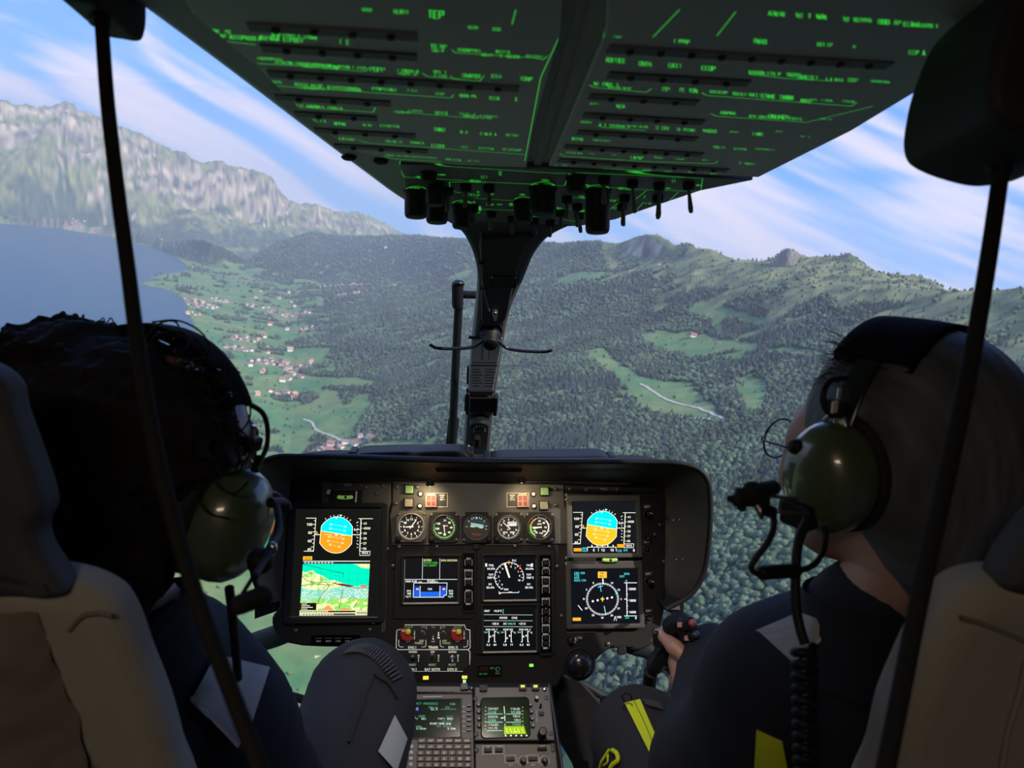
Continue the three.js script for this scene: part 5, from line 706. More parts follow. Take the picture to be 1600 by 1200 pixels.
// ------------------------------------------------------------------ small fittings on the panel
const cap12 = box(12.5 * PX, 12.5 * PX, 0.008, 0.0015), capRim = slab(rrect(0, 0, 15 * PX, 15 * PX, 0.001), 0.003, 0.0006, [rrect(0, 0, 12.8 * PX, 12.8 * PX, 0.001)]).translate(0, 0, 0.003);
for (const [a, b, m, l] of [[640, 765, MAT.green, 'green square push button at the left of the gauge row'], [639, 786, MAT.key, 'grey square push button under the left green one'], [850, 768, MAT.green, 'green square push button at the right of the gauge row'], [849, 790, MAT.key, 'grey square push button under the right green one']]) { const g = panel.group('push_button', a, b, 0.0044); M('cap', cap12, m, g, [0, 0, 0.005]); M('button_frame', capRim, MAT.panelDark, g); add(g, l, 'button', 'square push buttons above the gauges'); }
for (const [a, s, l] of [[674, 1, 'red guarded fire switch grid left of the hood centre'], [816, -1, 'red guarded fire switch grid right of the hood centre']]) {
  const P = panel, g = P.group('fire_switch', a, 782, 0.0044), q = Lq(P, g);
  for (const [x, y] of [[-1, 1], [1, 1], [-1, -1], [1, -1]]) M('red_cap', box(6.4 * PX, 6.6 * PX, 0.004, 0.001), std([0.16, 0.035, 0.03], 0.4), g, [x * 3.6 * PX, (y * 4 - 1) * PX, 0.004]);
  M('guard_frame', [box(16 * PX, 1.4 * PX, 0.003, 0.0004, 0, -9.4 * PX, 0.006), box(16 * PX, 1.4 * PX, 0.003, 0.0004, 0, 7.4 * PX, 0.006), box(1.4 * PX, 18 * PX, 0.003, 0.0004, -7.6 * PX, -PX, 0.006), box(1.4 * PX, 18 * PX, 0.003, 0.0004, 7.6 * PX, -PX, 0.006), box(1.2 * PX, 17 * PX, 0.002, 0.0004, 0, -PX, 0.0065), box(16 * PX, 1.2 * PX, 0.002, 0.0004, 0, -PX, 0.0065)], MAT.pinkish, g);
  M('guard_hinge', box(14 * PX, 3.2 * PX, 0.004, 0.001, 0, 9.4 * PX, 0.004), MAT.pinkish, g);
  const x0 = s > 0 ? 664 : 791, t = screenTex(P, x0, 769, x0 + 36, 794, 10, (c) => { bg(c, '#0c0c0b'); c.strokeStyle = '#d8d2c4'; c.lineWidth = 0.7; c.strokeRect(x0 + 1, 770.5, 34, 21.5); ['EMER', 'OFF', 'SW ' + (s > 0 ? '1' : '2')].forEach((w, i) => txt(c, w, s > 0 ? 691 : 800, 774 + i * 3.4, 3.2, '#f0ead8', 'center')); });
  M('legend_plate', new THREE.PlaneGeometry(t.w, t.h), new THREE.MeshStandardMaterial({ map: t.t, roughness: 0.5 }), g, [t.u - g.userData0[0], t.v - g.userData0[1], 0.0004]);
  add(g, l, 'switch', 'red fire switches under the hood');
  for (const [dx, dy] of [[-17, -10], [-18, 9]]) { const b = panel.group('indicator_button', a + s * dx, 782 + dy, 0.0044); M('cap', latheZ([[0, 0.005], [0.003, 0.0048], [0.0036, 0.003], [0.0036, 0], [0, 0]], 16), std([0.62, 0.6, 0.52], 0.35), b); M('collar', new THREE.TorusGeometry(0.0046, 0.001, 8, 24), MAT.panelDark, b, [0, 0, 0.001]); add(b, (dy < 0 ? 'upper' : 'lower') + ' small round white button beside the ' + (s > 0 ? 'left' : 'right') + ' fire switch', 'button', 'round white buttons beside the fire switches'); }
}
{ // type label and slip indicator above the tall display; the same lower right
  const P = panel;
  for (const [x, y, l] of [[544, 758.5, 'T350 label plate above the tall flight display'], [942, 765.5, 'T350 label plate above the right flight display']]) { const g = P.group('label_plate', x, y, 0.0066), t = screenTex(P, x - 26, y - 5, x + 26, y + 5, 10, (c) => { bg(c, '#0e0e0d'); txt(c, 'T350', x, y, 5.6, '#b8b09a', 'center', 'normal'); }), pl = box(t.w, t.h, 0.0015, 0.0004); planarUV(pl); M('plate', pl, new THREE.MeshStandardMaterial({ map: t.t, roughness: 0.5 }), g, [0, 0, 0.0008]); M('rivet', screwGeo, screwDark, g, [t.w * 0.4, 0, 0.0015], [0, 0, 0.4]); add(g, l, 'label', 'type labels under the hood'); }
  for (const [x, y, k, l] of [[541, 777, 0.3, 'pale green slip indicator in a black bracket over the tall display'], [950, 874, 0.12, 'dim green slip indicator between the right displays']]) {
    const g = P.group('slip_indicator', x, y, x < 700 ? 0.0068 : 0.016); M('vial', capped([[-10 * PX, 0, 0.004], [-5 * PX, -0.5 * PX, 0.004], [5 * PX, -0.5 * PX, 0.004], [9 * PX, 0, 0.004]], 0.0036, 10, 16), new THREE.MeshStandardMaterial({ color: 0x9fc46a, roughness: 0.25, emissive: 0x7fae50, emissiveIntensity: k }), g); M('ball', new THREE.SphereGeometry(0.0026, 14, 10), MAT.black, g, [0.5 * PX, -0.3 * PX, 0.0066]);
    M('housing', slab(rrect(0, 0, (x < 700 ? 52 : 24) * PX, (x < 700 ? 22 : 9) * PX, 0.002), 0.003, 0.0008).translate(0, 0, 0.003), MAT.panelDark, g); if (x < 700) { M('bright_tab', box(5 * PX, 7 * PX, 0.003, 0.0008), MAT.white, g, [-26 * PX, 8 * PX, 0.005], [0, 0, -0.3]); M('hinge_pin', bar([16 * PX, -8 * PX, 0.005], [17 * PX, 9 * PX, 0.005], 0.0016), MAT.white, g); }
    add(g, l, 'indicator');
  }
  // display knobs down the right edge
  [[1011, 803, 'BRT', 1], [1011, 858, 'OFF', 0], [1013, 908, 'BRT', 1], [1013, 966, 'OFF', 0]].forEach(([x, y, s, big], i) => {
    const g = P.group('display_knob', x, y, 0.002), t = screenTex(P, x - 8, y - 16, x + 8, y - 8, 10, (c) => { bg(c, '#0b0b0a'); txt(c, s, x, y - 11.6, 5, '#cfcab8', 'center', 'normal'); });
    M('legend', new THREE.PlaneGeometry(t.w, t.h), new THREE.MeshStandardMaterial({ map: t.t, roughness: 0.6, emissive: 0xffffff, emissiveMap: t.t, emissiveIntensity: 0.1 }), g, [0, 12 * PX, 0.0006]);
    M('ring', new THREE.TorusGeometry(6.4 * PX, 0.0008, 8, 28, big ? Math.PI * 1.25 : 6.2832).rotateZ(big ? Math.PI * 0.45 : 0), MAT.bezel, g, [0, 0, 0.001]);
    M('body', latheZ(big ? [[0, 0.02], [0.0046, 0.02], [0.0054, 0.018], [0.0058, 0.004], [0.007, 0], [0, 0]] : [[0, 0.006], [0.004, 0.006], [0.0052, 0.004], [0.0052, 0], [0, 0]], 24), MAT.black, g); if (big) M('pointer', box(0.0011, 0.006, 0.0008, 0.0002), MAT.white, g, [0.003, 0.001, 0.0203], [0, 0, 1.2]);
    add(g, ['brightness knob beside the upper right display', 'small off knob beside the upper right display', 'brightness knob beside the compass display', 'small off knob beside the compass display'][i], 'knob', 'display knobs on the right panel edge');
  });
  const k = P.group('contrast_knob', 894, 996, 0.0012), kt = screenTex(P, 888, 985, 912, 1000, 10, (c) => { bg(c, '#090909'); txt(c, 'CTR', 905, 996.6, 4.4, '#d8d2bc', 'center', 'normal'); });
  M('legend', new THREE.PlaneGeometry(kt.w, kt.h), new THREE.MeshStandardMaterial({ map: kt.t, roughness: 0.6, emissive: 0xffffff, emissiveMap: kt.t, emissiveIntensity: 0.1 }), k, [kt.u - k.userData0[0], kt.v - k.userData0[1], 0.0003]); M('arc_mark', new THREE.TorusGeometry(7 * PX, 0.0009, 6, 20, 1.4).rotateZ(-0.9), MAT.white, k, [-2 * PX, -3 * PX, 0.002]); M('body', latheZ([[0, 0.014], [0.005, 0.014], [0.006, 0.012], [0.0064, 0], [0, 0]], 24), MAT.black, k, [-3 * PX, -3 * PX, 0]); M('slot_bar', box(46 * PX, 1.6 * PX, 0.002, 0.0005), MAT.bezel, k, [14 * PX, 7.6 * PX, 0.001]);
  add(k, 'contrast knob with a white arc under the right displays', 'knob');
  const sp = P.group('air_outlet', 904, 1036, 0.004); M('ball', lathe([[0, 0.026], [0.012, 0.0245], [0.02, 0.018], [0.0245, 0.008], [0.026, 0]], 32).rotateX(Math.PI / 2), MAT.blackGloss, sp); M('socket_ring', new THREE.TorusGeometry(0.0275, 0.003, 10, 40), MAT.black, sp, [0, 0, 0.001]); M('vane', box(0.03, 0.002, 0.004, 0.0008), MAT.black, sp, [0, 0.006, 0.024]); add(sp, 'round black ball air outlet at the foot of the right panel lobe', 'air outlet');
  const lt = P.group('latch', 975, 1011, 0.001); M('rail', box(34 * PX, 3 * PX, 0.006, 0.001), MAT.black, lt, [0, 2 * PX, 0.002]); M('rounded_catch', slab(rrect(-4 * PX, -5 * PX, 14 * PX, 13 * PX, 0.006), 0.008, 0.002).translate(0, 0, 0.004), MAT.black, lt); add(lt, 'black catch hanging from the lower right panel edge', 'latch');
}
{ // engine switch panel
  const P = panel, g = P.group('engine_switch_panel', 676, 1012, 0.001), q = Lq(P, g);
  const pts = [[633, 975.4], [726, 975.4], [728, 982], [735, 983.5], [735.4, 1011], [733, 1014], [735, 1018], [734, 1038], [727, 1042], [723, 1048.4], [622, 1048.4], [616, 1040], [617, 1020], [622, 1014.4], [618, 1010], [620, 984], [628, 982]];
  M('plate', slab(P.uvs(pts).map(([u, v]) => [u - g.userData0[0], v - g.userData0[1]]), 0.004, 0.001).translate(0, 0, 0.004), MAT.black, g);
  const s = screenTex(P, 614, 972, 738, 1052, 12, (c) => {
    bg(c, '#070707'); const w = '#b9b9b2'; seg(c, [[622, 1014.2], [619.5, 1011], [620, 984], [628, 982], [630, 975.6], [726, 975.6], [728.4, 982], [734.6, 983.6], [734.8, 1011], [731.6, 1014.2], [622, 1014.2], [618.6, 1018]], w, 0.9); seg(c, [[731.6, 1014.2], [734.4, 1018], [734, 1039], [727.5, 1042], [724, 1048.2], [624, 1048.2]], w, 0.9);
    seg(c, [[623.4, 999], [623.4, 1008], [626, 1010], [631, 1010]], w, 0.7); seg(c, [[665.6, 999], [665.6, 1008], [663.6, 1010], [659, 1010]], w, 0.7); seg(c, [[688, 999], [688, 1008], [690, 1010], [694, 1010]], w, 0.7); seg(c, [[731, 999], [731, 1008], [728.4, 1010], [724, 1010]], w, 0.7); seg(c, [[666.6, 978], [666.6, 982]], w, 0.6); seg(c, [[688.6, 978], [688.6, 982]], w, 0.6);
    const T = (t, x, y, p = 4.6, col = '#dcd9c8') => txt(c, t, x, y, p, col, 'center', 'normal'); T('FLIGHT', 639, 978.8, 4.2, '#5f8a4a'); T('FLIGHT', 716, 978.8, 4.2, '#5f8a4a'); T('ON', 661.6, 978.8, 4.2, '#6a8a5a'); T('ON', 693, 978.8, 4.2, '#6a8a5a'); T('SEL', 677.6, 979, 4, '#777'); T('OFF', 659, 1000.6, 4.2, '#b0c8a0'); T('OFF', 694.6, 1000.6, 4.2, '#a0b890'); T('FADEC', 655, 1004.2, 4.6, '#b8b8a0'); T('FADEC', 698, 1004.2, 4.6, '#88a878'); T('ENG I', 644.4, 1010.6, 5.2, '#d8e4d0'); T('TRAIN', 677, 1010.6, 5.4, '#fff6d8'); T('ENG II', 708, 1010.6, 5.2, '#d8e4d0');
    T('OFF', 638, 1000.6, 3.8, '#8a8a70'); T('OFF', 715, 1000.6, 3.8, '#8a8a70'); ['I', 'D', 'L', 'E'].forEach((t, i) => { T(t, 648, 985 + i * 3.6, 3.8); T(t, 725.6, 985 + i * 3.6, 3.8); }); ['A', 'R', 'M'].forEach((t, i) => T(t, 685.4, 988 + i * 3.8, 4.2, '#fff')); T('I', 677, 993.6, 4); T('N', 677, 997.4, 4); T('OFF', 677, 1002, 3.6, '#999');
    T('NORM', 645.6, 1017.8, 4.4); T('ON', 676, 1017.8, 4.4); T('NORM', 707, 1017.8, 4.4); for (const x of [654.4, 685.4, 715.6]) ['O', 'F', 'F'].forEach((t, i) => T(t, x, 1023.6 + i * 4, 4.2)); T('RESET', 644.6, 1037.8, 4.4, '#98a888'); T('RESET', 675.6, 1037.8, 4.4, '#98a888'); T('RESET', 706.4, 1037.8, 4.4, '#98a888'); T('GEN I', 644.6, 1044.8, 5.4, '#d0e0c4'); T('BAT MSTR', 675.6, 1044.8, 5.4, '#d0e0c4'); T('GEN II', 706.4, 1044.8, 5.4, '#d0e0c4');
  });
  const face = slab(P.uvs(pts).map(([u, v]) => [u - g.userData0[0], v - g.userData0[1]]), 0.0006, 0).translate(0, 0, 0.0046), B0 = s.u - s.w / 2 - g.userData0[0], B1 = s.v - s.h / 2 - g.userData0[1]; planarUV(face, [B0, B1, B0 + s.w, B1 + s.h]);
  M('lighted_legend_plate', face, new THREE.MeshStandardMaterial({ map: s.t, roughness: 0.5, emissive: 0xffffff, emissiveMap: s.t, emissiveIntensity: 0.75 }), g);
  const tog = (x, y, up, nut = MAT.steel) => { const t = M('toggle_switch', latheZ([[0, 0.003], [0.003, 0.003], [0.0046, 0.0025], [0.0052, 0.001], [0.0052, 0], [0, 0]], 6), nut, g, [...q(x, y), 0.0046]); M('lever', latheZ([[0, 0.016], [0.0022, 0.0152], [0.003, 0.013], [0.0024, 0.009], [0.0016, 0.002], [0, 0]], 14), MAT.steel, t, [0, 0, 0.001], [up ? -0.4 : 0.35, 0, 0]); };
  tog(661, 989, 1, std([0.25, 0.08, 0.06], 0.4)); tog(693, 989, 1, std([0.25, 0.08, 0.06], 0.4)); tog(645.6, 1027.6, 1, MAT.black); tog(676, 1025, 1, MAT.bezel); tog(707, 1026.6, 0);
  for (const x of [635, 713]) { const s2 = M('red_guard', slab(smooth([q(x - 7, 981), q(x + 2, 982), q(x + 6, 990), q(x + 11, 997), q(x + 3, 1000), q(x - 7, 996)], 3), 0.012, 0.002).translate(0, 0, 0.016), MAT.red, g); M('guard_lip', box(5 * PX, 2.4 * PX, 0.004, 0.0008, ...q(x - 3.6, 983.6), 0.017), std([0.75, 0.5, 0.42], 0.5), s2); M('yellow_cap', latheZ([[0, 0.026], [0.0035, 0.0255], [0.0052, 0.024], [0.0052, 0.019], [0.002, 0.018], [0, 0.018]], 22), MAT.yellow, g, [...q(x + 4, 984.6), -0.002]); }
  add(g, 'engine switch panel with two red guards and yellow caps', 'switch panel');
  for (const [x, y, col, w, h, l] of [[665.4, 1058.6, [0.95, 0.75, 0.05], 8.4, 5.2, 'lit yellow caption light under the engine switches'], [723.8, 1057.6, [0.95, 0.78, 0.1], 3.8, 4.4, 'left half of the lit yellow caption pair'], [728, 1057.6, [0.95, 0.78, 0.1], 3.8, 4.4, 'right half of the lit yellow caption pair'], [725.6, 1064, [0.3, 0.95, 0.35], 4.6, 4.8, 'lit green caption light below the yellow pair'], [830, 1039.2, [0.25, 0.9, 0.1], 6.4, 4.2, 'small lit green light under the lower engine display']]) { const t = P.group('caption_light', x, y, 0.0008); M('lighted_lens', box(w * PX, h * PX, 0.003, 0.0008), glow(col, 0.9), t, [0, 0, 0.0018]); M('bezel', slab(rrect(0, 0, (w + 3) * PX, (h + 3) * PX, 0.001), 0.002, 0.0005, [rrect(0, 0, w * PX, h * PX, 0.0006)]).translate(0, 0, 0.002), MAT.black, t); add(t, l, 'indicator light', 'caption lights at the foot of the panel'); }
  const d = P.group('dim_display', 763, 1046, 0.0008), dt = screenTex(P, 746, 1038, 784, 1056, 10, (c) => { bg(c, '#050605'); fillP(c, [[749, 1041], [763, 1041], [763, 1048], [749, 1048]], '#1a0d06'); txt(c, 'BRT', 769, 1043.6, 3.6, '#4a7a3a', 'center'); c.strokeStyle = '#5a8a48'; c.lineWidth = 0.7; c.beginPath(); c.arc(777.6, 1045, 3.2, 0, 7); c.stroke(); txt(c, 'ON  OFF', 755, 1052.4, 3.4, '#3c8a3a', 'center'); txt(c, 'DIM', 777, 1051.4, 3.2, '#3c7a3a', 'center'); });
  M('housing', slab(rrect(0, 0, dt.w, dt.h, 0.002), 0.003, 0.0008).translate(0, 0, 0.003), MAT.black, d); screenOn(d, P, dt, 0.7, 0.0034); M('knob', latheZ([[0, 0.008], [0.0026, 0.008], [0.003, 0.006], [0.003, 0], [0, 0]], 14), MAT.black, d, [14.6 * PX, 1.2 * PX, 0.003]); add(d, 'small unlit read-out with green legends beside the caption lights', 'display');
}
// ------------------------------------------------------------------ centre console
{
  const D = desk, g = D.whole('centre_console'); g.userData0 = [0, 0];
  M('console_body', slab(D.uvs([[628, 1066], [862, 1066], [900, 1330], [610, 1330]]), 0.16, 0.004).translate(0, 0, -0.001), MAT.blackMatte, g);
  { const O = at(880, 1100, 1.44), f = new Face(O, camX, camY), fm = new THREE.Matrix4().makeBasis(camX, camY, f.n).setPosition(O).premultiply(D.m.clone().invert()); M('kick_panel', slab(f.uvs([[850, 1048], [905, 1062], [938, 1098], [960, 1160], [985, 1230], [905, 1230], [894, 1194], [872, 1156], [850, 1150]]), 0.012, 0.003).applyMatrix4(fm), MAT.black, g); }
  M('right_rail', bar([...D.uv(857, 1070), 0.003], [...D.uv(894, 1300), 0.003], 0.002), MAT.bezel, g);
  add(g, 'black centre console running aft between the two seats', 'console');
  const DX = D.scale(750, 1130)[0], DY = D.scale(750, 1130)[1];
  // flight management keypad
  const c1 = D.group('keypad_unit', 689, 1140, 0.0004), q = Lq(D, c1), uvL = (l) => l.map(([a, b]) => q(a, b));
  M('case', slab(uvL([[633, 1077], [632, 1086], [738, 1086], [740, 1150], [742, 1300], [620, 1300], [626, 1200]]), 0.01, 0.002).translate(0, 0, 0.01), MAT.desk, c1);
  M('top_ledge', slab(uvL([[634, 1075.6], [738, 1075.6], [738, 1086.6], [634, 1085]]), 0.014, 0.002).translate(0, 0, 0.014), MAT.desk, c1);
  for (let i = 0; i < 6; i++) M('vent_slot', box(9 * DX, 0.0008, 0.0006, 0.0002), MAT.black, c1, [...q(639 + i * 13.4, 1084.4), 0.0142]);
  const s = screenTex(D, 636, 1096, 719, 1154, 12, (c) => { bg(c, '#06130f'); const t = (a, x, y, col = '#bfe8cc', p = 4.6) => txt(c, a, x, y, p, col, 'left', 'bold', 'monospace'); t('ACT PROGRESS', 650, 1102.4, '#4f9a74', 4.8); t('1/4', 703, 1102.4, '#8fd0a8', 4.6); fillP(c, [[639, 1107.6], [654, 1107.6], [654, 1112.6], [639, 1112.6]], '#7a6ee0'); t('ZUE', 641, 1107, '#8f88d8', 3.8); t('DTG nm', 670, 1107, '#5fae88', 3.8); t('ETA', 696, 1107, '#5fae88', 3.8); t('52.4', 673, 1110.6); seg(c, [[689, 1110.8], [713, 1110.4]], '#8ec8a8', 0.5); t('IQ  WIND', 645, 1121.4, '#5fae88', 4); t('3°/  6kt', 646, 1125.4, '#d8f0dc', 4.2); t('TK/GS', 697, 1121.4, '#4f8a70', 3.8); t('110°/ 80kt', 684, 1125.4, '#e8fff0', 4); t('TRK/XTK', 690, 1129, '#4f8a70', 3.8); t('R160°/R49.0nm', 672, 1133, '#e8fff0', 4.2); t('TEMP', 650, 1137, '#5fae88', 3.8); t('0.00nm', 651, 1140.6, '#bfe8cc', 4.2); t('HSI SCALE', 682, 1137, '#4f9a74', 4.2); t('0.9nm', 699, 1140.6, '#e8fff0', 4.2); });
  screenOn(c1, D, s, 0.75, 0.0104); M('screen_frame', slab(rrect(s.u - c1.userData0[0], s.v - c1.userData0[1], s.w + 0.006, s.h + 0.005, 0.002), 0.002, 0.0008, [rrect(s.u - c1.userData0[0], s.v - c1.userData0[1], s.w, s.h, 0.001)]).translate(0, 0, 0.012), MAT.panel, c1);
  const lk = box(6.6 * DX, 2.6 * DY, 0.004, 0.0008); for (let i = 0; i < 6; i++) { M('line_key', lk, MAT.black, c1, [...q(732.6, 1106 + i * 7.6), 0.0115]); M('key_mark', box(5 * DX, 0.0011, 0.0006, 0.0002), MAT.white, c1, [...q(732.6, 1105.4 + i * 7.6), 0.0135]); M('line_mark', box(6.6 * DX, 0.001, 0.0004, 0.0002), MAT.white, c1, [...q(723.4, 1106.6 + i * 7.6), 0.0101]); }
  const letters = 'ABCDEFGHIJKLMNOPQRSTUVWXYZ/SP'.split(''), kc = document.createElement('canvas'); kc.width = 1024; kc.height = 512; const kx = kc.getContext('2d'); kx.fillStyle = '#877b6e'; kx.fillRect(0, 0, 1024, 512);
  const caps = ['INI', 'ROS', 'DIR', 'VNAV', 'PROG', 'EXEC', 'FPLN', 'CAL', 'NAV', 'HLD', 'FIX', 'WPT', ...letters]; kx.textAlign = 'center'; kx.textBaseline = 'middle'; kx.fillStyle = '#fffaf0'; caps.forEach((t, i) => { kx.font = 'bold ' + (t.length > 2 ? 30 : 46) + 'px sans-serif'; kx.fillText(t, (i % 8) * 128 + 64, Math.floor(i / 8) * 85 + 43); });
  const kt = new THREE.CanvasTexture(kc); kt.colorSpace = THREE.SRGBColorSpace; const kmat = new THREE.MeshStandardMaterial({ map: kt, roughness: 0.5 });
  caps.slice(0, 40).forEach((t, i) => {
    const r = i < 12 ? Math.floor(i / 6) : 2 + Math.floor((i - 12) / 7), col = i < 12 ? i % 6 : (i - 12) % 7, n = i < 12 ? 6 : 7, x = (i < 12 ? 659.5 : 657.6) + col * (i < 12 ? 14 : 12.2), y = 1160 + r * 9.4, w = (i < 12 ? 11.4 : 9.6) * DX, h = 6.6 * DY, k = box(w, h, 0.004, 0.001);
    const p = k.attributes.position, uv = k.attributes.uv; for (let j = 0; j < p.count; j++) uv.setXY(j, ((i % 8) + 0.5 + p.getX(j) / w * 0.86) / 8, 1 - (Math.floor(i / 8) * 85 + 43 - p.getY(j) / h * 74) / 512);
    M('key', k, kmat, c1, [...q(x, y), 0.0115]); M('key_well', box(w + 0.0016, h + 0.0016, 0.0006, 0.0002), MAT.black, c1, [...q(x, y), 0.0101]);
  });
  for (let i = 0; i < 6; i++) M('round_key', latheZ([[0, 0.004], [0.003, 0.0038], [0.0036, 0.002], [0.0036, 0], [0, 0]], 18), MAT.white, c1, [...q(643.4 - i * 0.4, 1169.4 + i * 9.2), 0.0101]);
  M('maker_mark', box(30 * DX, 0.0012, 0.0005, 0.0002), MAT.white, c1, [...q(676, 1091), 0.0101]);
  add(c1, 'grey flight management keypad with green text screen and letter keys', 'keypad');
  // radio unit
  const c2 = D.group('radio_unit', 800, 1118, 0.0004), r = Lq(D, c2);
  M('case', slab([[741.5, 1076], [857, 1076], [865.6, 1159], [741.5, 1159]].map(([a, b]) => r(a, b)), 0.01, 0.002).translate(0, 0, 0.01), MAT.desk, c2);
  const rs = screenTex(D, 752, 1093, 826, 1154, 12, (c) => { bg(c, '#0a1708'); fillP(c, [[752, 1112], [826, 1112], [826, 1156], [752, 1156]], '#12240a'); const t = (a, x, y, p, al = 'left', col = '#f2fff4') => txt(c, a, x, y, p, col, al, 'normal', 'sans-serif'); t('CH107', 762, 1110, 5.4); t('CH108', 762, 1115.6, 4.4, 'left', '#7ff0c0'); t('118.00', 812, 1110, 5, 'right'); t('121.500', 813, 1115.4, 4.4, 'right', '#d8ffe8'); t('CH310', 762, 1122.4, 5.2); t('CH308', 762, 1127.8, 4.2, 'left', '#7ff0c0'); t('190.0', 812, 1122.4, 4.8, 'right'); t('190.0', 813, 1127.6, 4.4, 'right'); t('114.65', 763, 1134.6, 5); t('111.75', 763, 1140.4, 4.6); t('114.65', 813, 1134.6, 4.6, 'right', '#8ff0c0'); for (const y of [1118.2, 1131, 1144]) { seg(c, [[760, y], [785, y - 0.2]], '#a8ffd8', 0.8); if (y < 1140) seg(c, [[790, y], [814, y - 0.2]], '#a8ffd8', 0.8); } seg(c, [[787, 1106], [788, 1118]], '#fff', 1); seg(c, [[788, 1120], [788.4, 1129]], '#fff', 1); seg(c, [[788.4, 1133], [788.6, 1150]], '#e8ffe0', 0.8); ['V', 'U', 'H', 'F', 'N', 'A', 'V'].forEach((a, i) => { t(a, 758.4, 1108 + i * 5.6, 3.2, 'center'); t(a, 816, 1108 + i * 5.4, 3.2, 'center', '#f8ffb0'); });
    fillP(c, [[787, 1137], [818, 1137], [821, 1149], [787, 1149]], '#a2c80c'); for (let i = 0; i < 5; i++) seg(c, [[790 + i * 6, 1140], [793 + i * 6, 1147]], '#e8ff60', 1.2); t('8100', 806, 1146, 4.4, 'center', '#eaff90'); t('▷', 768, 1150, 5, 'center', '#ffd080'); for (let i = 0; i < 5; i++) { c.fillStyle = '#f4ffd0'; c.beginPath(); c.arc(789.6 + i * 8, 1151.4, 1.3, 0, 7); c.fill(); } seg(c, [[782, 1124.6], [787, 1124]], '#fff', 1.6); });
  const rg = slab(rrect(0, 0, rs.w, rs.h, 0.006), 0.0006, 0); planarUV(rg, [-rs.w / 2, -rs.h / 2, rs.w / 2, rs.h / 2]); M('screen', rg, glass(rs.t, 0.85), c2, [rs.u - c2.userData0[0], rs.v - c2.userData0[1], 0.0108]);
  M('screen_recess', slab(rrect(rs.u - c2.userData0[0], rs.v - c2.userData0[1], rs.w + 0.003, rs.h + 0.003, 0.007), 0.0014, 0.0006, [rrect(rs.u - c2.userData0[0], rs.v - c2.userData0[1], rs.w - 0.001, rs.h - 0.001, 0.006)]).translate(0, 0, 0.0115), MAT.black, c2);
  for (const [x0, dx] of [[747.2, 0.4], [828, 1.3]]) for (let i = 0; i < 4; i++) { const m = M('line_button', latheZ([[0, 0.005], [0.0022, 0.005], [0.0036, 0.003], [0.004, 0], [0, 0]], 16), MAT.panel, c2, [...r(x0 + dx * i, 1105 + i * 10.8), 0.0101]); M('button_dot', new THREE.SphereGeometry(0.002, 10, 8), MAT.white, m, [0, 0.0004, 0.005]); }
  const knobD = (par, f, x, y, rr, len, mat = MAT.black, top = MAT.bezel) => { const k = M('knob', latheZ([[0, len], [rr * 0.84, len], [rr, len - 0.0015], [rr * 1.04, 0.002], [rr * 1.04, 0], [0, 0]], 24), mat, par, [...f(x, y), 0.0101]); M('knob_top', latheZ([[0, 0.0006], [rr * 0.8, 0.0005], [rr * 0.84, 0]], 24), top, k, [0, 0, len]); return k; };
  knobD(c2, r, 837, 1096, 0.0034, 0.016, MAT.black, MAT.white); knobD(c2, r, 845, 1152, 0.0072, 0.034); M('lever', latheZ([[0, 0.012], [0.0016, 0.0118], [0.0018, 0.002], [0.0024, 0], [0, 0]], 12), MAT.black, c2, [...r(843.6, 1108), 0.0101], [-0.2, 0, 0]); M('rocker', box(8 * DX, 6 * DY, 0.005, 0.001), MAT.panel, c2, [...r(845, 1118), 0.012]);
  M('scale_mark', box(0.0006, 20 * DY, 0.0004, 0.0002), MAT.white, c2, [...r(837.6, 1121), 0.0102]);
  const slot = mergeAll([latheZ([[0, 0.002], [0.0034, 0.002], [0.004, 0.001], [0.004, 0], [0, 0]], 18), box(0.0052, 0.001, 0.0004, 0.0002, 0, 0, 0.0021)]); for (const [a, b] of [[742.6, 1094.6], [743.6, 1149.8], [852.6, 1093], [859, 1148.6]]) { const m = M('slotted_screw', slot, MAT.bezel, c2, [...r(a, b), 0.0101]); m.rotation.z = 0.4 + a; }
  for (const [a, b, on] of [[755, 1079, 0], [815.6, 1078, 1], [835.4, 1078, 1]]) { const m = M('annunciator_button', box(12 * DX, 10 * DY, 0.008, 0.001), MAT.panel, c2, [...r(a, b), 0.014]); if (on) M('lighted_caption', box(6.4 * DX, 4 * DY, 0.001, 0.0004), glow([0.85, 0.8, 0.1], 0.8), m, [0, DY * 1.2, 0.0042]); }
  knobD(c2, r, 850, 1080, 0.0034, 0.006, MAT.black, MAT.steel);
  add(c2, 'radio unit with a green frequency screen on the console', 'radio');
  for (const [x, l] of [[730.4, 'left of the two small black sockets behind the keypad'], [736.6, 'right of the two small black sockets behind the keypad']]) { const k = D.group('socket', x, 1079.6, 0.0148); M('collar', latheZ([[0, 0.004], [0.0024, 0.004], [0.0034, 0.003], [0.0034, 0], [0, 0]], 14), MAT.black, k); M('pin_face', latheZ([[0, 0.0048], [0.002, 0.0042]], 14), MAT.steel, k); add(k, l, 'socket', 'black sockets behind the keypad'); }
  const kb = D.group('cover_button', 725, 1078, 0.0148); M('cap', box(10.6 * DX, 10 * DY, 0.008, 0.001), MAT.desk, kb, [0, 0, 0.004]); M('skirt', box(12 * DX, 11.4 * DY, 0.002, 0.0006), MAT.black, kb, [0, 0, 0.001]); add(kb, 'square grey cover button at the rear corner of the keypad', 'button');
  // autopilot panel
  const c3 = D.group('autopilot_panel', 806, 1200, 0.0004), a3 = Lq(D, c3);
  M('case', slab([[742.4, 1164.6], [866.4, 1164.6], [880, 1290], [744, 1290]].map(([a, b]) => a3(a, b)), 0.01, 0.002).translate(0, 0, 0.01), MAT.desk, c3);
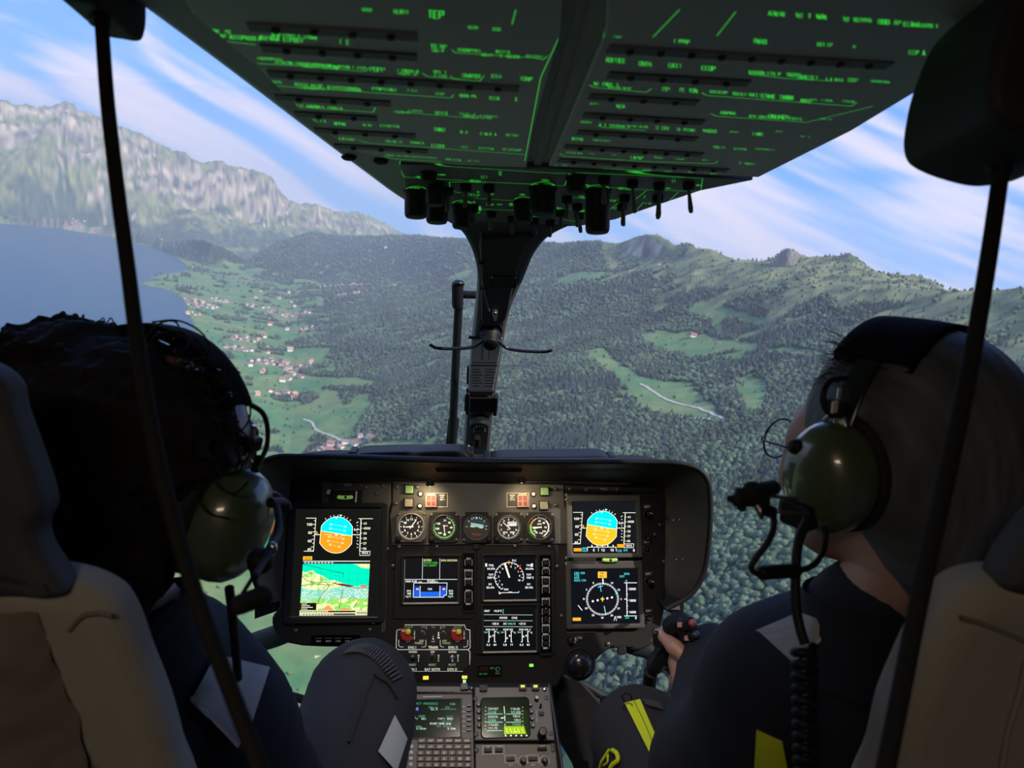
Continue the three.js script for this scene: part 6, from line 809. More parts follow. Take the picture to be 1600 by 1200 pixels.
  const key3 = (x, y, w, h) => { M('push_key', box(w * DX, h * DY, 0.006, 0.0014), MAT.panel, c3, [...a3(x, y), 0.0128]); M('key_frame', slab(rrect(0, 0, (w + 5.6) * DX, (h + 7) * DY, 0.001), 0.0005, 0, [rrect(0, 0, (w + 4.4) * DX, (h + 5.8) * DY, 0.001)]), MAT.white, c3, [...a3(x, y - 1), 0.0106]); };
  key3(762, 1175, 11, 6); key3(779, 1174.6, 11, 6); key3(797, 1189, 12, 5); key3(831.6, 1188.6, 13, 5); key3(797, 1215, 12, 5); key3(831.6, 1215, 13, 5);
  const t3 = screenTex(D, 744, 1164.5, 868, 1204, 10, (c) => { bg(c, '#6b6258'); const t = (a, x, y, p = 4) => txt(c, a, x, y, p, '#e4ddd0', 'center', 'normal'); t('AP', 762, 1169.4, 3.6); t('A.TRIM', 779, 1169, 3.4); t('APP', 798, 1197.2, 4); t('HDG', 816, 1197, 4); t('NAV', 832, 1197, 4); t('ALT.A', 850, 1196.6, 4); t('TEST', 847, 1168.4, 3.6); });
  const f3 = slab([[744, 1166], [865, 1166], [868.6, 1202], [744, 1202]].map(([a, b]) => a3(a, b)), 0.0004, 0); planarUV(f3, [t3.u - t3.w / 2 - c3.userData0[0], t3.v - t3.h / 2 - c3.userData0[1], t3.u + t3.w / 2 - c3.userData0[0], t3.v + t3.h / 2 - c3.userData0[1]]); M('legend_face', f3, new THREE.MeshStandardMaterial({ map: t3.t, roughness: 0.5 }), c3, [0, 0, 0.0105]);
  knobD(c3, a3, 816.4, 1192, 0.0046, 0.016); knobD(c3, a3, 849.6, 1192, 0.0046, 0.018); for (const [a, b] of [[744.4, 1174.6], [863, 1173.6], [862.6, 1167]]) M('slotted_screw', slot, MAT.bezel, c3, [...a3(a, b), 0.0108]); M('test_rocker', box(14 * DX, 5 * DY, 0.006, 0.001), MAT.black, c3, [...a3(846, 1173), 0.0128]);
  for (const x of [816.4, 849.6]) M('arc_mark', new THREE.TorusGeometry(7.4 * DX, 0.0006, 6, 20, 4.2).rotateZ(-0.5), MAT.white, c3, [...a3(x, 1192), 0.0108]);
  add(c3, 'grey autopilot panel with two tall knobs at the console front', 'switch panel');
}
const v0 = (x, y, z) => new V3(x, y, z);
// ------------------------------------------------------------------ lamps: two small map lights under the hood, a warm ceiling lamp aft of the camera
for (const [x, y, k, l] of [[672, 757, 1, 'small bright map lamp under the hood, left of centre'], [815, 752, 1, 'small bright map lamp under the hood, right of centre']]) {
  const g = G('map_lamp'), p = at(x, y, 1.372); g.position.copy(p);
  M('lamp_bulb', new THREE.SphereGeometry(0.0035, 14, 10), glow([1, 0.9, 0.7], 2.2), g); M('lamp_shade', lathe([[0.004, 0.004], [0.006, 0.002], [0.0085, -0.004]], 18).translate(0, 0.003, -0.001), MAT.black, g); M('lamp_arm', bar([0, 0.004, 0], [x < 740 ? 0.02 : -0.02, 0.008, -0.004], 0.002), MAT.black, g);
  add(g, l, 'lamp', 'map lamps under the hood');
  const s = new THREE.SpotLight(0xffdfae, 0.042 * k, 0, 1.25, 0.8); s.position.copy(p.clone().add(new V3(0, -0.004, 0.004)).applyMatrix4(CABIN)); s.target.position.copy(at(x < 740 ? 655 : 838, 812, 1.41).applyMatrix4(CABIN)); s.castShadow = true; s.shadow.radius = 0.4; scene.add(s, s.target);
}
{
  const g = G('cabin_lamp'); g.position.set(-0.3, 1.56, 0.5);
  M('diffuser', slab(rrect(0, 0, 0.34, 0.22, 0.02), 0.01, 0.002).rotateX(Math.PI / 2), glow([1, 0.86, 0.66], 2), g); M('frame', slab(rrect(0, 0, 0.38, 0.26, 0.03), 0.02, 0.003, [rrect(0, 0, 0.34, 0.22, 0.02)]).rotateX(Math.PI / 2).translate(0, 0.004, 0), MAT.white, g);
  add(g, 'rectangular warm ceiling lamp over the rear of the cabin', 'lamp');
  const r = new THREE.RectAreaLight(0xffe2bf, 10, 0.34, 0.22); r.position.set(-0.3, 1.545, 0.5); r.rotation.x = -Math.PI / 2; r.applyMatrix4(CABIN); scene.add(r);
}

{ // reading lamp on the overhead console, aimed at the centre console
  const g = G('reading_lamp'), p = v0(0.02, 1.425, -0.47), t = desk.point(790, 1095), dir = t.clone().sub(p).normalize(), rot = new THREE.Quaternion().setFromUnitVectors(v0(0, -1, 0), dir);
  g.position.copy(p); M('lamp_housing', lathe([[0, 0.03], [0.014, 0.03], [0.018, 0.022], [0.018, -0.012], [0.016, -0.014], [0.014, -0.006], [0, -0.004]], 24).applyQuaternion(rot), MAT.black, g); M('lamp_lens', lathe([[0, -0.009], [0.008, -0.0085], [0.0125, -0.0062]], 20).applyQuaternion(rot), glow([1, 0.93, 0.8], 2), g);
  add(g, 'small black reading lamp on the overhead console above the camera', 'lamp');
  const s = new THREE.SpotLight(0xfff0dc, 3.4, 0, 0.46, 0.8); s.position.copy(p.clone().addScaledVector(dir, 0.02).applyMatrix4(CABIN)); s.target.position.copy(t.clone().applyMatrix4(CABIN)); s.castShadow = true; s.shadow.radius = 0.5; scene.add(s, s.target);
}
// ------------------------------------------------------------------ soft bodies: distance fields meshed with surface nets
function mesher(fn, lo, hi, cell) {
  const n = [0, 1, 2].map((k) => Math.ceil((hi[k] - lo[k]) / cell) + 2), [nx, ny, nz] = n, val = new Float32Array(nx * ny * nz), at3 = (i, j, k) => (k * ny + j) * nx + i;
  for (let k = 0; k < nz; k++) for (let j = 0; j < ny; j++) for (let i = 0; i < nx; i++) val[at3(i, j, k)] = fn(lo[0] + i * cell, lo[1] + j * cell, lo[2] + k * cell);
  const idx = new Int32Array(nx * ny * nz).fill(-1), pos = [], tri = [];
  for (let k = 0; k < nz - 1; k++) for (let j = 0; j < ny - 1; j++) for (let i = 0; i < nx - 1; i++) {
    const c = []; let neg = 0; for (let q = 0; q < 8; q++) { const v = val[at3(i + (q & 1), j + (q >> 1 & 1), k + (q >> 2))]; c.push(v); if (v < 0) neg++; }
    if (!neg || neg === 8) continue;
    let sx = 0, sy = 0, sz = 0, m = 0;
    for (const [a, b] of [[0, 1], [2, 3], [4, 5], [6, 7], [0, 2], [1, 3], [4, 6], [5, 7], [0, 4], [1, 5], [2, 6], [3, 7]]) if (c[a] < 0 !== c[b] < 0) { const t = c[a] / (c[a] - c[b]); sx += lerp(a & 1, b & 1, t); sy += lerp(a >> 1 & 1, b >> 1 & 1, t); sz += lerp(a >> 2, b >> 2, t); m++; }
    idx[at3(i, j, k)] = pos.length / 3; pos.push(lo[0] + (i + sx / m) * cell, lo[1] + (j + sy / m) * cell, lo[2] + (k + sz / m) * cell);
  }
  const quad = (a, b, c, d, flip) => { if (a < 0 || b < 0 || c < 0 || d < 0) return; flip ? tri.push(a, c, b, a, d, c) : tri.push(a, b, c, a, c, d); };
  for (let k = 1; k < nz - 1; k++) for (let j = 1; j < ny - 1; j++) for (let i = 1; i < nx - 1; i++) {
    const s = val[at3(i, j, k)] < 0;
    if (s !== val[at3(i + 1, j, k)] < 0) quad(idx[at3(i, j - 1, k - 1)], idx[at3(i, j, k - 1)], idx[at3(i, j, k)], idx[at3(i, j - 1, k)], !s);
    if (s !== val[at3(i, j + 1, k)] < 0) quad(idx[at3(i - 1, j, k - 1)], idx[at3(i - 1, j, k)], idx[at3(i, j, k)], idx[at3(i, j, k - 1)], !s);
    if (s !== val[at3(i, j, k + 1)] < 0) quad(idx[at3(i - 1, j - 1, k)], idx[at3(i, j - 1, k)], idx[at3(i, j, k)], idx[at3(i - 1, j, k)], !s);
  }
  const g = new THREE.BufferGeometry().setAttribute('position', new THREE.Float32BufferAttribute(pos, 3)), uv = new Float32Array(pos.length / 3 * 2);
  for (let i = 0; i < uv.length / 2; i++) { uv[i * 2] = (pos[i * 3] + pos[i * 3 + 2] * 0.7) * 4; uv[i * 2 + 1] = (pos[i * 3 + 1] + pos[i * 3 + 2] * 0.3) * 4; }
  g.setAttribute('uv', new THREE.BufferAttribute(uv, 2)); g.setIndex(tri); g.computeVertexNormals(); return g;
}
const smin = (a, b, k) => { const h = clamp(0.5 + 0.5 * (b - a) / k, 0, 1); return lerp(b, a, h) - k * h * (1 - h); };
const limb = (a, b, ra, rb) => { const ax = a.x, ay = a.y, az = a.z, dx = b.x - ax, dy = b.y - ay, dz = b.z - az, L = dx * dx + dy * dy + dz * dz; return (x, y, z) => { const px = x - ax, py = y - ay, pz = z - az, t = clamp((px * dx + py * dy + pz * dz) / L, 0, 1), qx = px - dx * t, qy = py - dy * t, qz = pz - dz * t; return Math.sqrt(qx * qx + qy * qy + qz * qz) - (ra + (rb - ra) * t); }; };
const ball = (c, rx, ry, rz) => (x, y, z) => { const a = (x - c.x) / rx, b = (y - c.y) / ry, d = (z - c.z) / rz, k0 = Math.sqrt(a * a + b * b + d * d), k1 = Math.sqrt(a * a / rx / rx + b * b / ry / ry + d * d / rz / rz); return k1 < 1e-9 ? -Math.min(rx, ry, rz) : k0 * (k0 - 1) / k1; };
const join = (list, k) => (x, y, z) => { let d = list[0](x, y, z); for (let i = 1; i < list.length; i++) d = smin(d, list[i](x, y, z), k); return d; };
const v = (x, y, z) => new V3(x, y, z);
const bounds = (pts, r) => { const b = new THREE.Box3().setFromPoints(pts); return [[b.min.x - r, b.min.y - r, b.min.z - r], [b.max.x + r, b.max.y + r, b.max.z + r]]; };
const field = (list, k, pts, r, cell, extra) => { const f = join(list, k), [lo, hi] = bounds(pts, r); return mesher(extra ? (x, y, z) => extra(f(x, y, z), x, y, z) : f, lo, hi, cell); };
const skin = std([0.36, 0.19, 0.135], 0.5), cloth = std([0.0075, 0.0082, 0.0115], 0.95, { bumpMap: tex(weave, 12), bumpScale: 0.0006 }), trouserCloth = std([0.017, 0.0165, 0.017], 0.85, { bumpMap: tex(weave, 14), bumpScale: 0.0005 });
const reflective = std([0.42, 0.39, 0.35], 0.6, { bumpMap: tex(weave, 8), bumpScale: 0.0004 }), hiVis = std([0.72, 0.8, 0.01], 0.75, { bumpMap: tex(speck, 6), bumpScale: 0.0006 });
const olive = new THREE.MeshPhysicalMaterial({ color: new THREE.Color().setRGB(0.06, 0.08, 0.042), roughness: 0.3, clearcoat: 0.8, clearcoatRoughness: 0.08 }), foam = std([0.008, 0.008, 0.01], 0.8);

// a head in its own axes: x right, y up, face towards -z, the origin between the ears
function headField() {
  const P = [ball(v(0, 0.035, 0.012), 0.075, 0.092, 0.096), ball(v(0, -0.03, -0.03), 0.062, 0.075, 0.064), ball(v(0, -0.088, -0.052), 0.038, 0.024, 0.036), ball(v(0, 0.012, -0.066), 0.06, 0.03, 0.026), ball(v(0.043, -0.025, -0.058), 0.026, 0.024, 0.026), ball(v(-0.043, -0.025, -0.058), 0.026, 0.024, 0.026), limb(v(0, 0.005, -0.088), v(0, -0.034, -0.106), 0.009, 0.0135), ball(v(0, -0.064, -0.083), 0.024, 0.008, 0.01), limb(v(0, -0.05, 0.03), v(0, -0.15, 0.05), 0.055, 0.056)];
  const base = join(P, 0.022), eyes = [ball(v(0.031, 0.0, -0.089), 0.014, 0.009, 0.012), ball(v(-0.031, 0.0, -0.089), 0.014, 0.009, 0.012)], mouth = ball(v(0, -0.062, -0.096), 0.022, 0.0022, 0.01);
  const ears = [1, -1].map((s) => join([ball(v(s * 0.079, -0.005, 0.012), 0.01, 0.031, 0.019), ball(v(s * 0.077, -0.03, 0.006), 0.009, 0.012, 0.011)], 0.01));
  return (x, y, z) => { let d = base(x, y, z); d = Math.max(d, -eyes[0](x, y, z) * 0.9, -eyes[1](x, y, z) * 0.9); d = Math.max(d, -mouth(x, y, z)); d = smin(d, ears[0](x, y, z), 0.006); return smin(d, ears[1](x, y, z), 0.006); };
}
const headGeo = mesher(headField(), [-0.11, -0.17, -0.14], [0.11, 0.14, 0.13], 0.0045);
// a hand closing on a grip along y in its own axes: the wrist at +x, fingers wrapping round -z side, thumb over the near side
function handGeo(r) {
  const F = [], pts = [];
  const chain = (list, rs) => { for (let i = 0; i < list.length - 1; i++) F.push(limb(list[i], list[i + 1], rs[i], rs[i + 1])); pts.push(...list); };
  chain([v(0.095, 0.0, 0.02), v(0.06, 0.004, 0.018), v(0.036, 0.006, 0.006)], [0.026, 0.027, 0.024]);
  for (let i = 0; i < 4; i++) { const y = 0.030 - i * 0.0205, L = [0.92, 1, 0.96, 0.8][i], rr = [0.0088, 0.0092, 0.0086, 0.0076][i], k = r + rr * 0.8; const c = (a, m = 1) => v(Math.cos(a) * k * m, y - 0.002, -Math.sin(a) * k * m); F.push(limb(v(0.045, y * 0.8, 0.01), v(0.03, y, -0.012), 0.0135, rr * 1.15)); chain([v(0.03, y, -0.012), c(1.15 * L + 0.15, 1.1), c(2.1 * L + 0.2), c(3.05 * L + 0.1)], [rr * 1.1, rr, rr * 0.94, rr * 0.82]); }
  return { F, pts, chain };
}
function makeHeadset(name, label, cupSide, o) { const br = o.r ?? 1;              // worn on a head: same axes as the head
  const g = G(name);
  const cupShell = latheZ([[0.0, 0.047], [0.012, 0.0462], [0.024, 0.0425], [0.033, 0.036], [0.039, 0.027], [0.0418, 0.017], [0.0425, 0.008], [0.042, 0.002], [0.0405, 0]], 44).scale(1, 1.26, 1), cushion = new THREE.TorusGeometry(0.033, 0.0125, 14, 40).scale(1, 1.26, 1.1), rimG = new THREE.TorusGeometry(0.042, 0.0016, 8, 48).scale(1, 1.26, 1), socket = box(0.02, 0.017, 0.018, 0.005);
  for (const s of [-1, 1]) {
    const c = G('ear_cup', g); c.position.set(s * 0.094, o.cy ?? -0.012, 0.006); c.rotation.order = 'YXZ'; c.scale.setScalar(o.k ?? 1); c.rotation.y = s * Math.PI / 2;
    M('green_shell', cupShell, olive, c); M('cushion', cushion, foam, c, [0, 0, -0.014]); M('shell_rim', rimG, MAT.black, c, [0, 0, 0.001]); M('stirrup', tube([[-0.012, 0.052, 0.012], [0, 0.066, 0.006], [0.012, 0.052, 0.012]], 0.0024, 8, 20), MAT.steel, c); M('knob', latheZ([[0, 0.012], [0.006, 0.011], [0.0075, 0.006], [0.0075, 0], [0, 0]], 18), MAT.black, c, [s * 0.02, 0.0285, 0.032], [0, 0, 0]); M('socket_block', socket, MAT.black, c, [s * 0.02, -0.03, 0.036]); M('clip_plate', box(0.007, 0.012, 0.002, 0.0005), MAT.white, c, [-s * 0.004, 0.058, 0.01]);
  }
  const arc = (r, n, a0, a1, f) => Array.from({ length: n + 1 }, (_, i) => { const a = lerp(a0, a1, i / n); return f(r, a); });
  const band = (rIn, rOut, w, a0, a1, n = 40) => { const rows = []; for (const [r, z] of [[rIn, -w], [rOut * 0.995, -w * 0.95], [rOut, -w * 0.6], [rOut * 1.004, 0], [rOut, w * 0.6], [rOut * 0.995, w * 0.95], [rIn, w], [rIn, 0], [rIn, -w]]) rows.push(arc(r, n, a0, a1, (q, a) => v(Math.cos(a) * q * 0.86 * br, Math.sin(a) * q * 1.02 * br + 0.006, z + 0.006))); return ribbon(rows); };
  M('headband', band(0.128, 0.131, 0.011, 0.28, Math.PI - 0.28), MAT.blackGloss, g);
  M('band_pad', band(0.122, o.padOut ?? 0.134, o.padW ?? 0.021, o.pad0 ?? 0.75, o.pad1 ?? Math.PI - 0.75), new THREE.MeshPhysicalMaterial({ color: 0x0d0d0e, roughness: 0.95, specularIntensity: 0.2 }), g);
  for (const s of [-1, 1]) { const m = M('band_rod', bar([s * 0.106, 0.04, 0.006], [s * 0.103, 0.085, 0.006], 0.0026), MAT.steel, g); M('rod_clamp', box(0.012, 0.014, 0.018, 0.003, s * 0.106, 0.068, 0.006), MAT.black, g); m.userData.side = s; }
  for (let i = 0; i < 4; i++) M('snap', box(0.004, 0.009, 0.0015, 0.0004), MAT.steel, g, [Math.cos(0.42 + i * 0.2) * 0.1305 * 0.87 * br, Math.sin(0.42 + i * 0.2) * 0.1335 * br + 0.006, 0.0182]);
  g.userData = { label, category: 'headset' }; return g;
}
function place(o, p, yaw, pitch, roll) { o.position.copy(p); o.rotation.set(pitch, yaw, roll, 'YXZ'); o.updateMatrix(); return o; }
// ------------------------------------------------------------------ left pilot
{
  const H = at(212, 738, 0.72), g = G('person'); const frame = place(new THREE.Object3D(), H, -0.3, -0.1, -0.3), hp = (x, y, z) => v(x, y, z).applyMatrix4(frame.matrix);
  const neck = at(180, 915, 0.735), chest = at(200, 1130, 0.83), belly = at(220, 1330, 0.86), hip = at(225, 1500, 0.86), shR = at(342, 1158, 0.835), shL = at(45, 1095, 0.80), elR = at(500, 1340, 1.0), wrR = at(600, 1330, 1.2), elL = at(-70, 1330, 0.92), wrL = at(60, 1380, 1.12);
  const hipR = at(400, 1490, 0.84), kneeR = at(567, 1085, 1.14), ankR = at(500, 1500, 1.32), hipL = at(90, 1490, 0.84), kneeL = at(150, 1150, 1.14), ankL = at(130, 1480, 1.36);
  const down = v(0, -1, 0), footR = ankR.clone().add(v(0.01, -0.05, -0.17)), footL = ankL.clone().add(v(-0.01, -0.05, -0.17));
  const bodyParts = [limb(hp(0, -0.09, 0.04), neck.clone().add(v(0, -0.05, 0)), 0.054, 0.06), limb(neck.clone().add(v(0, -0.05, 0)), chest, 0.06, 0.12), limb(chest, belly, 0.125, 0.115), limb(belly, hip, 0.115, 0.125), limb(shL, shR, 0.055, 0.055), limb(shR, elR, 0.05, 0.04), limb(elR, wrR, 0.04, 0.028), limb(shL, elL, 0.05, 0.04), limb(elL, wrL, 0.04, 0.028), limb(hipR, kneeR, 0.075, 0.055), limb(kneeR, ankR, 0.053, 0.036), limb(hipL, kneeL, 0.075, 0.055), limb(kneeL, ankL, 0.053, 0.036), limb(ankR, footR, 0.036, 0.03), limb(ankL, footL, 0.036, 0.03)];
  for (const [w, e] of [[wrR, elR], [wrL, elL]]) { const f = w.clone().sub(e).normalize(), side = new V3().crossVectors(f, v(0, 1, 0)).normalize(), pal = w.clone().addScaledVector(f, 0.08); bodyParts.push(limb(w, pal, 0.028, 0.034)); for (let i = 0; i < 4; i++) { const b = pal.clone().addScaledVector(side, (i - 1.5) * 0.019), m = b.clone().addScaledVector(f, 0.045 - Math.abs(i - 1.2) * 0.005), t = m.clone().addScaledVector(f, 0.028).addScaledVector(down, 0.02); bodyParts.push(limb(b, m, 0.0095, 0.009), limb(m, t, 0.009, 0.008)); } const th = w.clone().addScaledVector(f, 0.04).addScaledVector(side, -0.03); bodyParts.push(limb(th, th.clone().addScaledVector(f, 0.045).addScaledVector(side, -0.025), 0.012, 0.0095)); }
  const all = [neck, chest, belly, hip, shR, shL, elR, wrR, elL, wrL, hipR, kneeR, ankR, kneeL, ankL, footR, footL, wrR.clone().add(v(0.1, -0.1, -0.15)), wrL.clone().add(v(0, -0.1, -0.15))];
  const rel = (geo) => geo.translate(-hip.x, -hip.y, -hip.z); g.position.copy(hip);
  const skull = headGeo.clone().applyMatrix4(frame.matrix);
  M('body', [rel(field(bodyParts, 0.03, all, 0.14, 0.012)), rel(skull)], skin, g);
  const j = [limb(neck.clone().add(v(0, -0.045, 0.012)), neck.clone().add(v(0, -0.1, 0.02)), 0.066, 0.078), limb(chest, belly, 0.155, 0.15), limb(belly, hip, 0.15, 0.155), limb(shL, shR, 0.082, 0.072), limb(shR, elR, 0.074, 0.064), limb(elR, wrR.clone().lerp(elR, 0.08), 0.066, 0.045), limb(shL, elL, 0.083, 0.066), limb(elL, wrL.clone().lerp(elL, 0.08), 0.066, 0.045), limb(shL.clone().lerp(shR, 0.25), neck.clone().add(v(0, -0.09, 0)), 0.08, 0.07), limb(shL.clone().lerp(shR, 0.68), neck.clone().add(v(0, -0.11, 0)), 0.05, 0.056)];
  const folds = (d, x, y, z) => d + 0.004 * noise(x * 16 + z * 9, y * 22 + z * 7) + 0.002 * noise(x * 45, y * 50 + z * 40);
  const jacketF = join(j, 0.05);
  const jacket = M('jacket', rel(field(j, 0.05, [neck, chest, belly, hip, shR, shL, elR, wrR, elL, wrL], 0.17, 0.011, folds)), cloth, g);
  // collar: a stand-up band round the neck
  const collar = []; for (let i = 0; i <= 5; i++) { const t = i / 5; collar.push(Array.from({ length: 33 }, (_, k) => { const a = k / 32 * 6.2832, r = 0.074 + 0.012 * (1 - t) + 0.01 * (t > 0.7 ? 0.5 : 0); return neck.clone().add(v(Math.cos(a) * r, -0.07 + 0.062 * t + 0.012 * Math.cos(a * 2), Math.sin(a) * r * 0.95 + 0.012)).sub(hip); })); }
  M('collar', ribbon(collar), cloth, jacket);
  // reflective patch over the right shoulder
  const patch = (px, name, par, d0, lift, mat, Fd, nU = 14, nV = 14, org = hip) => { const rows = []; const [A, B, C, D] = px; for (let i = 0; i <= nV; i++) { const r = []; for (let k = 0; k <= nU; k++) { const s = k / nU, t = i / nV, x = (1 - t) * lerp(A[0], B[0], s) + t * lerp(D[0], C[0], s), y = (1 - t) * lerp(A[1], B[1], s) + t * lerp(D[1], C[1], s); let d = d0; for (let q = 0; q < 60; q++) { const p = at(x, y, d), e = Fd(p.x, p.y, p.z); if (e < lift) break; d += Math.max(e - lift, 0.0008); } r.push(at(x, y, Math.min(d, d0 + 0.35)).sub(org)); } rows.push(r); } return M(name, ribbon(rows), mat, par); };
  patch([[338, 1022], [422, 1042], [392, 1135], [300, 1092]], 'reflective_patch', jacket, 0.55, 0.0065, reflective, jacketF);
  patch([[300, 1092], [392, 1135], [372, 1168], [297, 1095]], 'reflective_patch', jacket, 0.55, 0.0065, reflective, jacketF);
  patch([[297, 1090], [301, 1087], [376, 1163], [371, 1169]], 'piping', jacket, 0.55, 0.0078, std([0.5, 0.34, 0.26], 0.6), jacketF, 14, 2);
  const tr = [limb(hipR, kneeR, 0.098, 0.075), limb(kneeR, ankR.clone().lerp(kneeR, 0.06), 0.074, 0.058), limb(hipL, kneeL, 0.098, 0.075), limb(kneeL, ankL.clone().lerp(kneeL, 0.06), 0.074, 0.058), limb(hipL, hipR, 0.12, 0.12), limb(kneeR.clone().lerp(hipR, 0.16).add(v(0.02, -0.01, 0)), kneeR.clone().lerp(hipR, 0.4).add(v(0.028, -0.01, 0)), 0.068, 0.075)];
  const trF = join(tr, 0.03);
  const trousers = M('trousers', rel(field(tr, 0.03, [hipR, kneeR, ankR, hipL, kneeL, ankL], 0.13, 0.010, folds)), trouserCloth, g);
  patch([[617, 1117], [637, 1154], [620, 1206], [591, 1174]], 'grey_patch', trousers, 0.85, 0.006, std([0.36, 0.37, 0.33], 0.7), trF);
  for (let i = 0; i < 22; i++) { const t = i / 21, x0 = lerp(548, 628, t), y0 = 1012 + 44 * t * t - 14 * Math.sin(t * 3.1), x1 = lerp(536, 612, t), y1 = 1022 + 42 * t * t - 8 * Math.sin(t * 3.1); const pts = []; for (let k = 0; k <= 6; k++) { const x = lerp(x0, x1, k / 6), y = lerp(y0, y1, k / 6); let d = 0.9, hit = 0; for (let q = 0; q < 90; q++) { const p = at(x, y, d), e = trF(p.x, p.y, p.z); if (e < 0.0045) { hit = 1; break; } d += Math.max(e - 0.0045, 0.001); } if (hit) pts.push(at(x, y, d).sub(hip)); } if (pts.length > 3) M('knee_rib', tube(pts, 0.0016, 6, 10), std([0.055, 0.05, 0.052], 0.8), trousers); }
  const fold2 = (l, name) => { const pts = []; for (const [x, y] of l) { let d = 0.8, hit = 0; for (let q = 0; q < 90; q++) { const p = at(x, y, d), e = trF(p.x, p.y, p.z); if (e < 0.004) { hit = 1; break; } d += Math.max(e - 0.004, 0.001); } if (hit) pts.push(at(x, y, d).sub(hip)); } if (pts.length > 2) M(name, tube(pts, 0.0024, 6, 30), trouserCloth, trousers); };
  fold2([[585, 1052], [596, 1060], [606, 1066], [615, 1078], [622, 1090]], 'pocket_seam'); fold2([[560, 1012], [575, 1016], [590, 1024], [600, 1030], [610, 1042]], 'knee_seam'); fold2([[584, 1058], [572, 1085], [560, 1120], [545, 1160]], 'leg_seam');
  for (const [a, f] of [[ankR, footR], [ankL, footL]]) M('boot', rel(field([limb(a.clone().add(v(0, 0.08, 0)), a, 0.05, 0.05), limb(a, f, 0.05, 0.042)], 0.03, [a.clone().add(v(0, 0.08, 0)), a, f], 0.07, 0.01)), MAT.blackMatte, g);
  // brown curly hair
  const hairParts = [ball(v(-0.01, 0.03, 0.026), 0.1, 0.098, 0.108), ball(v(-0.035, -0.04, 0.06), 0.085, 0.1, 0.072), ball(v(0.025, -0.07, 0.06), 0.07, 0.075, 0.058), ball(v(-0.08, 0.01, 0.03), 0.062, 0.09, 0.08), ball(v(-0.07, 0.07, 0.02), 0.056, 0.05, 0.07), ball(v(0.038, 0.035, 0.0), 0.05, 0.066, 0.08)].map((f) => f);
  const hf = join(hairParts, 0.04), face = ball(v(0, -0.05, -0.1), 0.072, 0.12, 0.075);
  const hairGeo = mesher((x, y, z) => { let d = hf(x, y, z); const n = 0.011 * noise(x * 32 + 3 * noise(y * 20, z * 20), y * 26 + z * 18) + 0.006 * noise(x * 80 + z * 30, y * 70) + 0.0035 * Math.sin((x * 1.4 + y + z * 0.6) * 210 + 5 * noise(x * 18, y * 18 + z * 12)); return Math.max(d + n * 1.2, -face(x, y, z)); }, [-0.16, -0.17, -0.13], [0.15, 0.19, 0.18], 0.005).applyMatrix4(frame.matrix);
  const hair = M('hair', rel(hairGeo), new THREE.MeshPhysicalMaterial({ color: new THREE.Color().setRGB(0.014, 0.0105, 0.008), roughness: 0.85, specularIntensity: 0.35 }), g);
  const curl = (a, h, w, t0, r = 0.0007) => { a = [a[0], a[1] - 8]; const pts = []; for (let i = 0; i <= 14; i++) { const t = t0 + i / 14 * 4.2, q = i / 14; pts.push(at(a[0] + q * w + Math.sin(t) * h * 0.45, a[1] - Math.sin(q * 3.14) * h + Math.cos(t) * h * 0.2, 0.70 + 0.02 * Math.sin(t)).sub(hip)); } M('curl', tube(pts, r, 5, 40), hair.material, hair); };
  for (const [x, y, h, w, t] of [[60, 562, 30, 75, 0.4], [72, 556, 44, 52, 0.2], [88, 545, 26, 66, 1], [100, 540, 34, 48, 0.6], [128, 530, 22, 50, 0.2], [0, 588, 18, 50, 0.5], [10, 590, 10, 60, 1.4], [150, 524, 16, 44, 0.9], [52, 570, 16, 60, 2], [104, 548, 18, 60, 1.8], [-10, 600, 20, 40, 0.2], [140, 530, 14, 30, 0], [330, 590, 10, 50, 1]]) curl([x, y], h, w, t);
  const rim2 = (k) => { for (let i = 0; i < k; i++) { const a = 3.3 + i / k * 1.25, R = 0.125 + 0.012 * noise(i * 0.7, 3), p = hp(Math.cos(a) * R * -1 * 0.95, Math.sin(-a) * R * 0.95 + 0.03, 0.05), t = 0.02 + 0.015 * rnd(); const pts = []; for (let q = 0; q <= 8; q++) { const b = q / 8 * 5; pts.push(p.clone().add(v(Math.cos(b + i) * t * q / 8, Math.sin(b + i) * t * q / 8, 0.01 * Math.sin(q))).sub(hip)); } M('curl', tube(pts, 0.0009, 5, 20), hair.material, hair); } }; rim2(20);
  add(g, 'curly dark haired person in the left seat, in dark clothing with grey patches', 'person');
  const hs = makeHeadset('headset', 'green cupped headset worn over dark curly hair in the left seat', 1, { padW: 0.019, k: 1.06 });
  place(hs, hp(0, -0.02, 0), -0.3, -0.1, -0.3); hs.position.copy(hp(0.006, 0.006, 0));
  // boom microphone and leads of the left headset, from the right cup forward
  const inv = new THREE.Matrix4().compose(hs.position, hs.quaternion, new V3(1, 1, 1)).invert(), L = (px, py, d) => at(px, py, d).applyMatrix4(inv);
  M('boom_arm', capped([L(432, 790, 0.66), L(436, 830, 0.63), L(424, 856, 0.6), L(410, 880, 0.58), L(398, 900, 0.56)], 0.0032, 8, 30), MAT.black, hs); M('microphone', capped([L(412, 930, 0.56), L(392, 938, 0.555), L(374, 945, 0.55)], 0.0075, 10, 10), foam, hs); M('boom_wire', tube([L(400, 895, 0.57), L(385, 918, 0.56), L(372, 940, 0.555)], 0.0018, 6, 16), MAT.black, hs); M('boom_swivel', new THREE.SphereGeometry(0.011, 14, 10).translate(...L(407, 876, 0.6).toArray()), MAT.black, hs); M('wing_nut', new THREE.SphereGeometry(0.005, 10, 8).scale(1, 1.3, 0.8).translate(...L(424, 858, 0.6).toArray()), MAT.steel, hs);
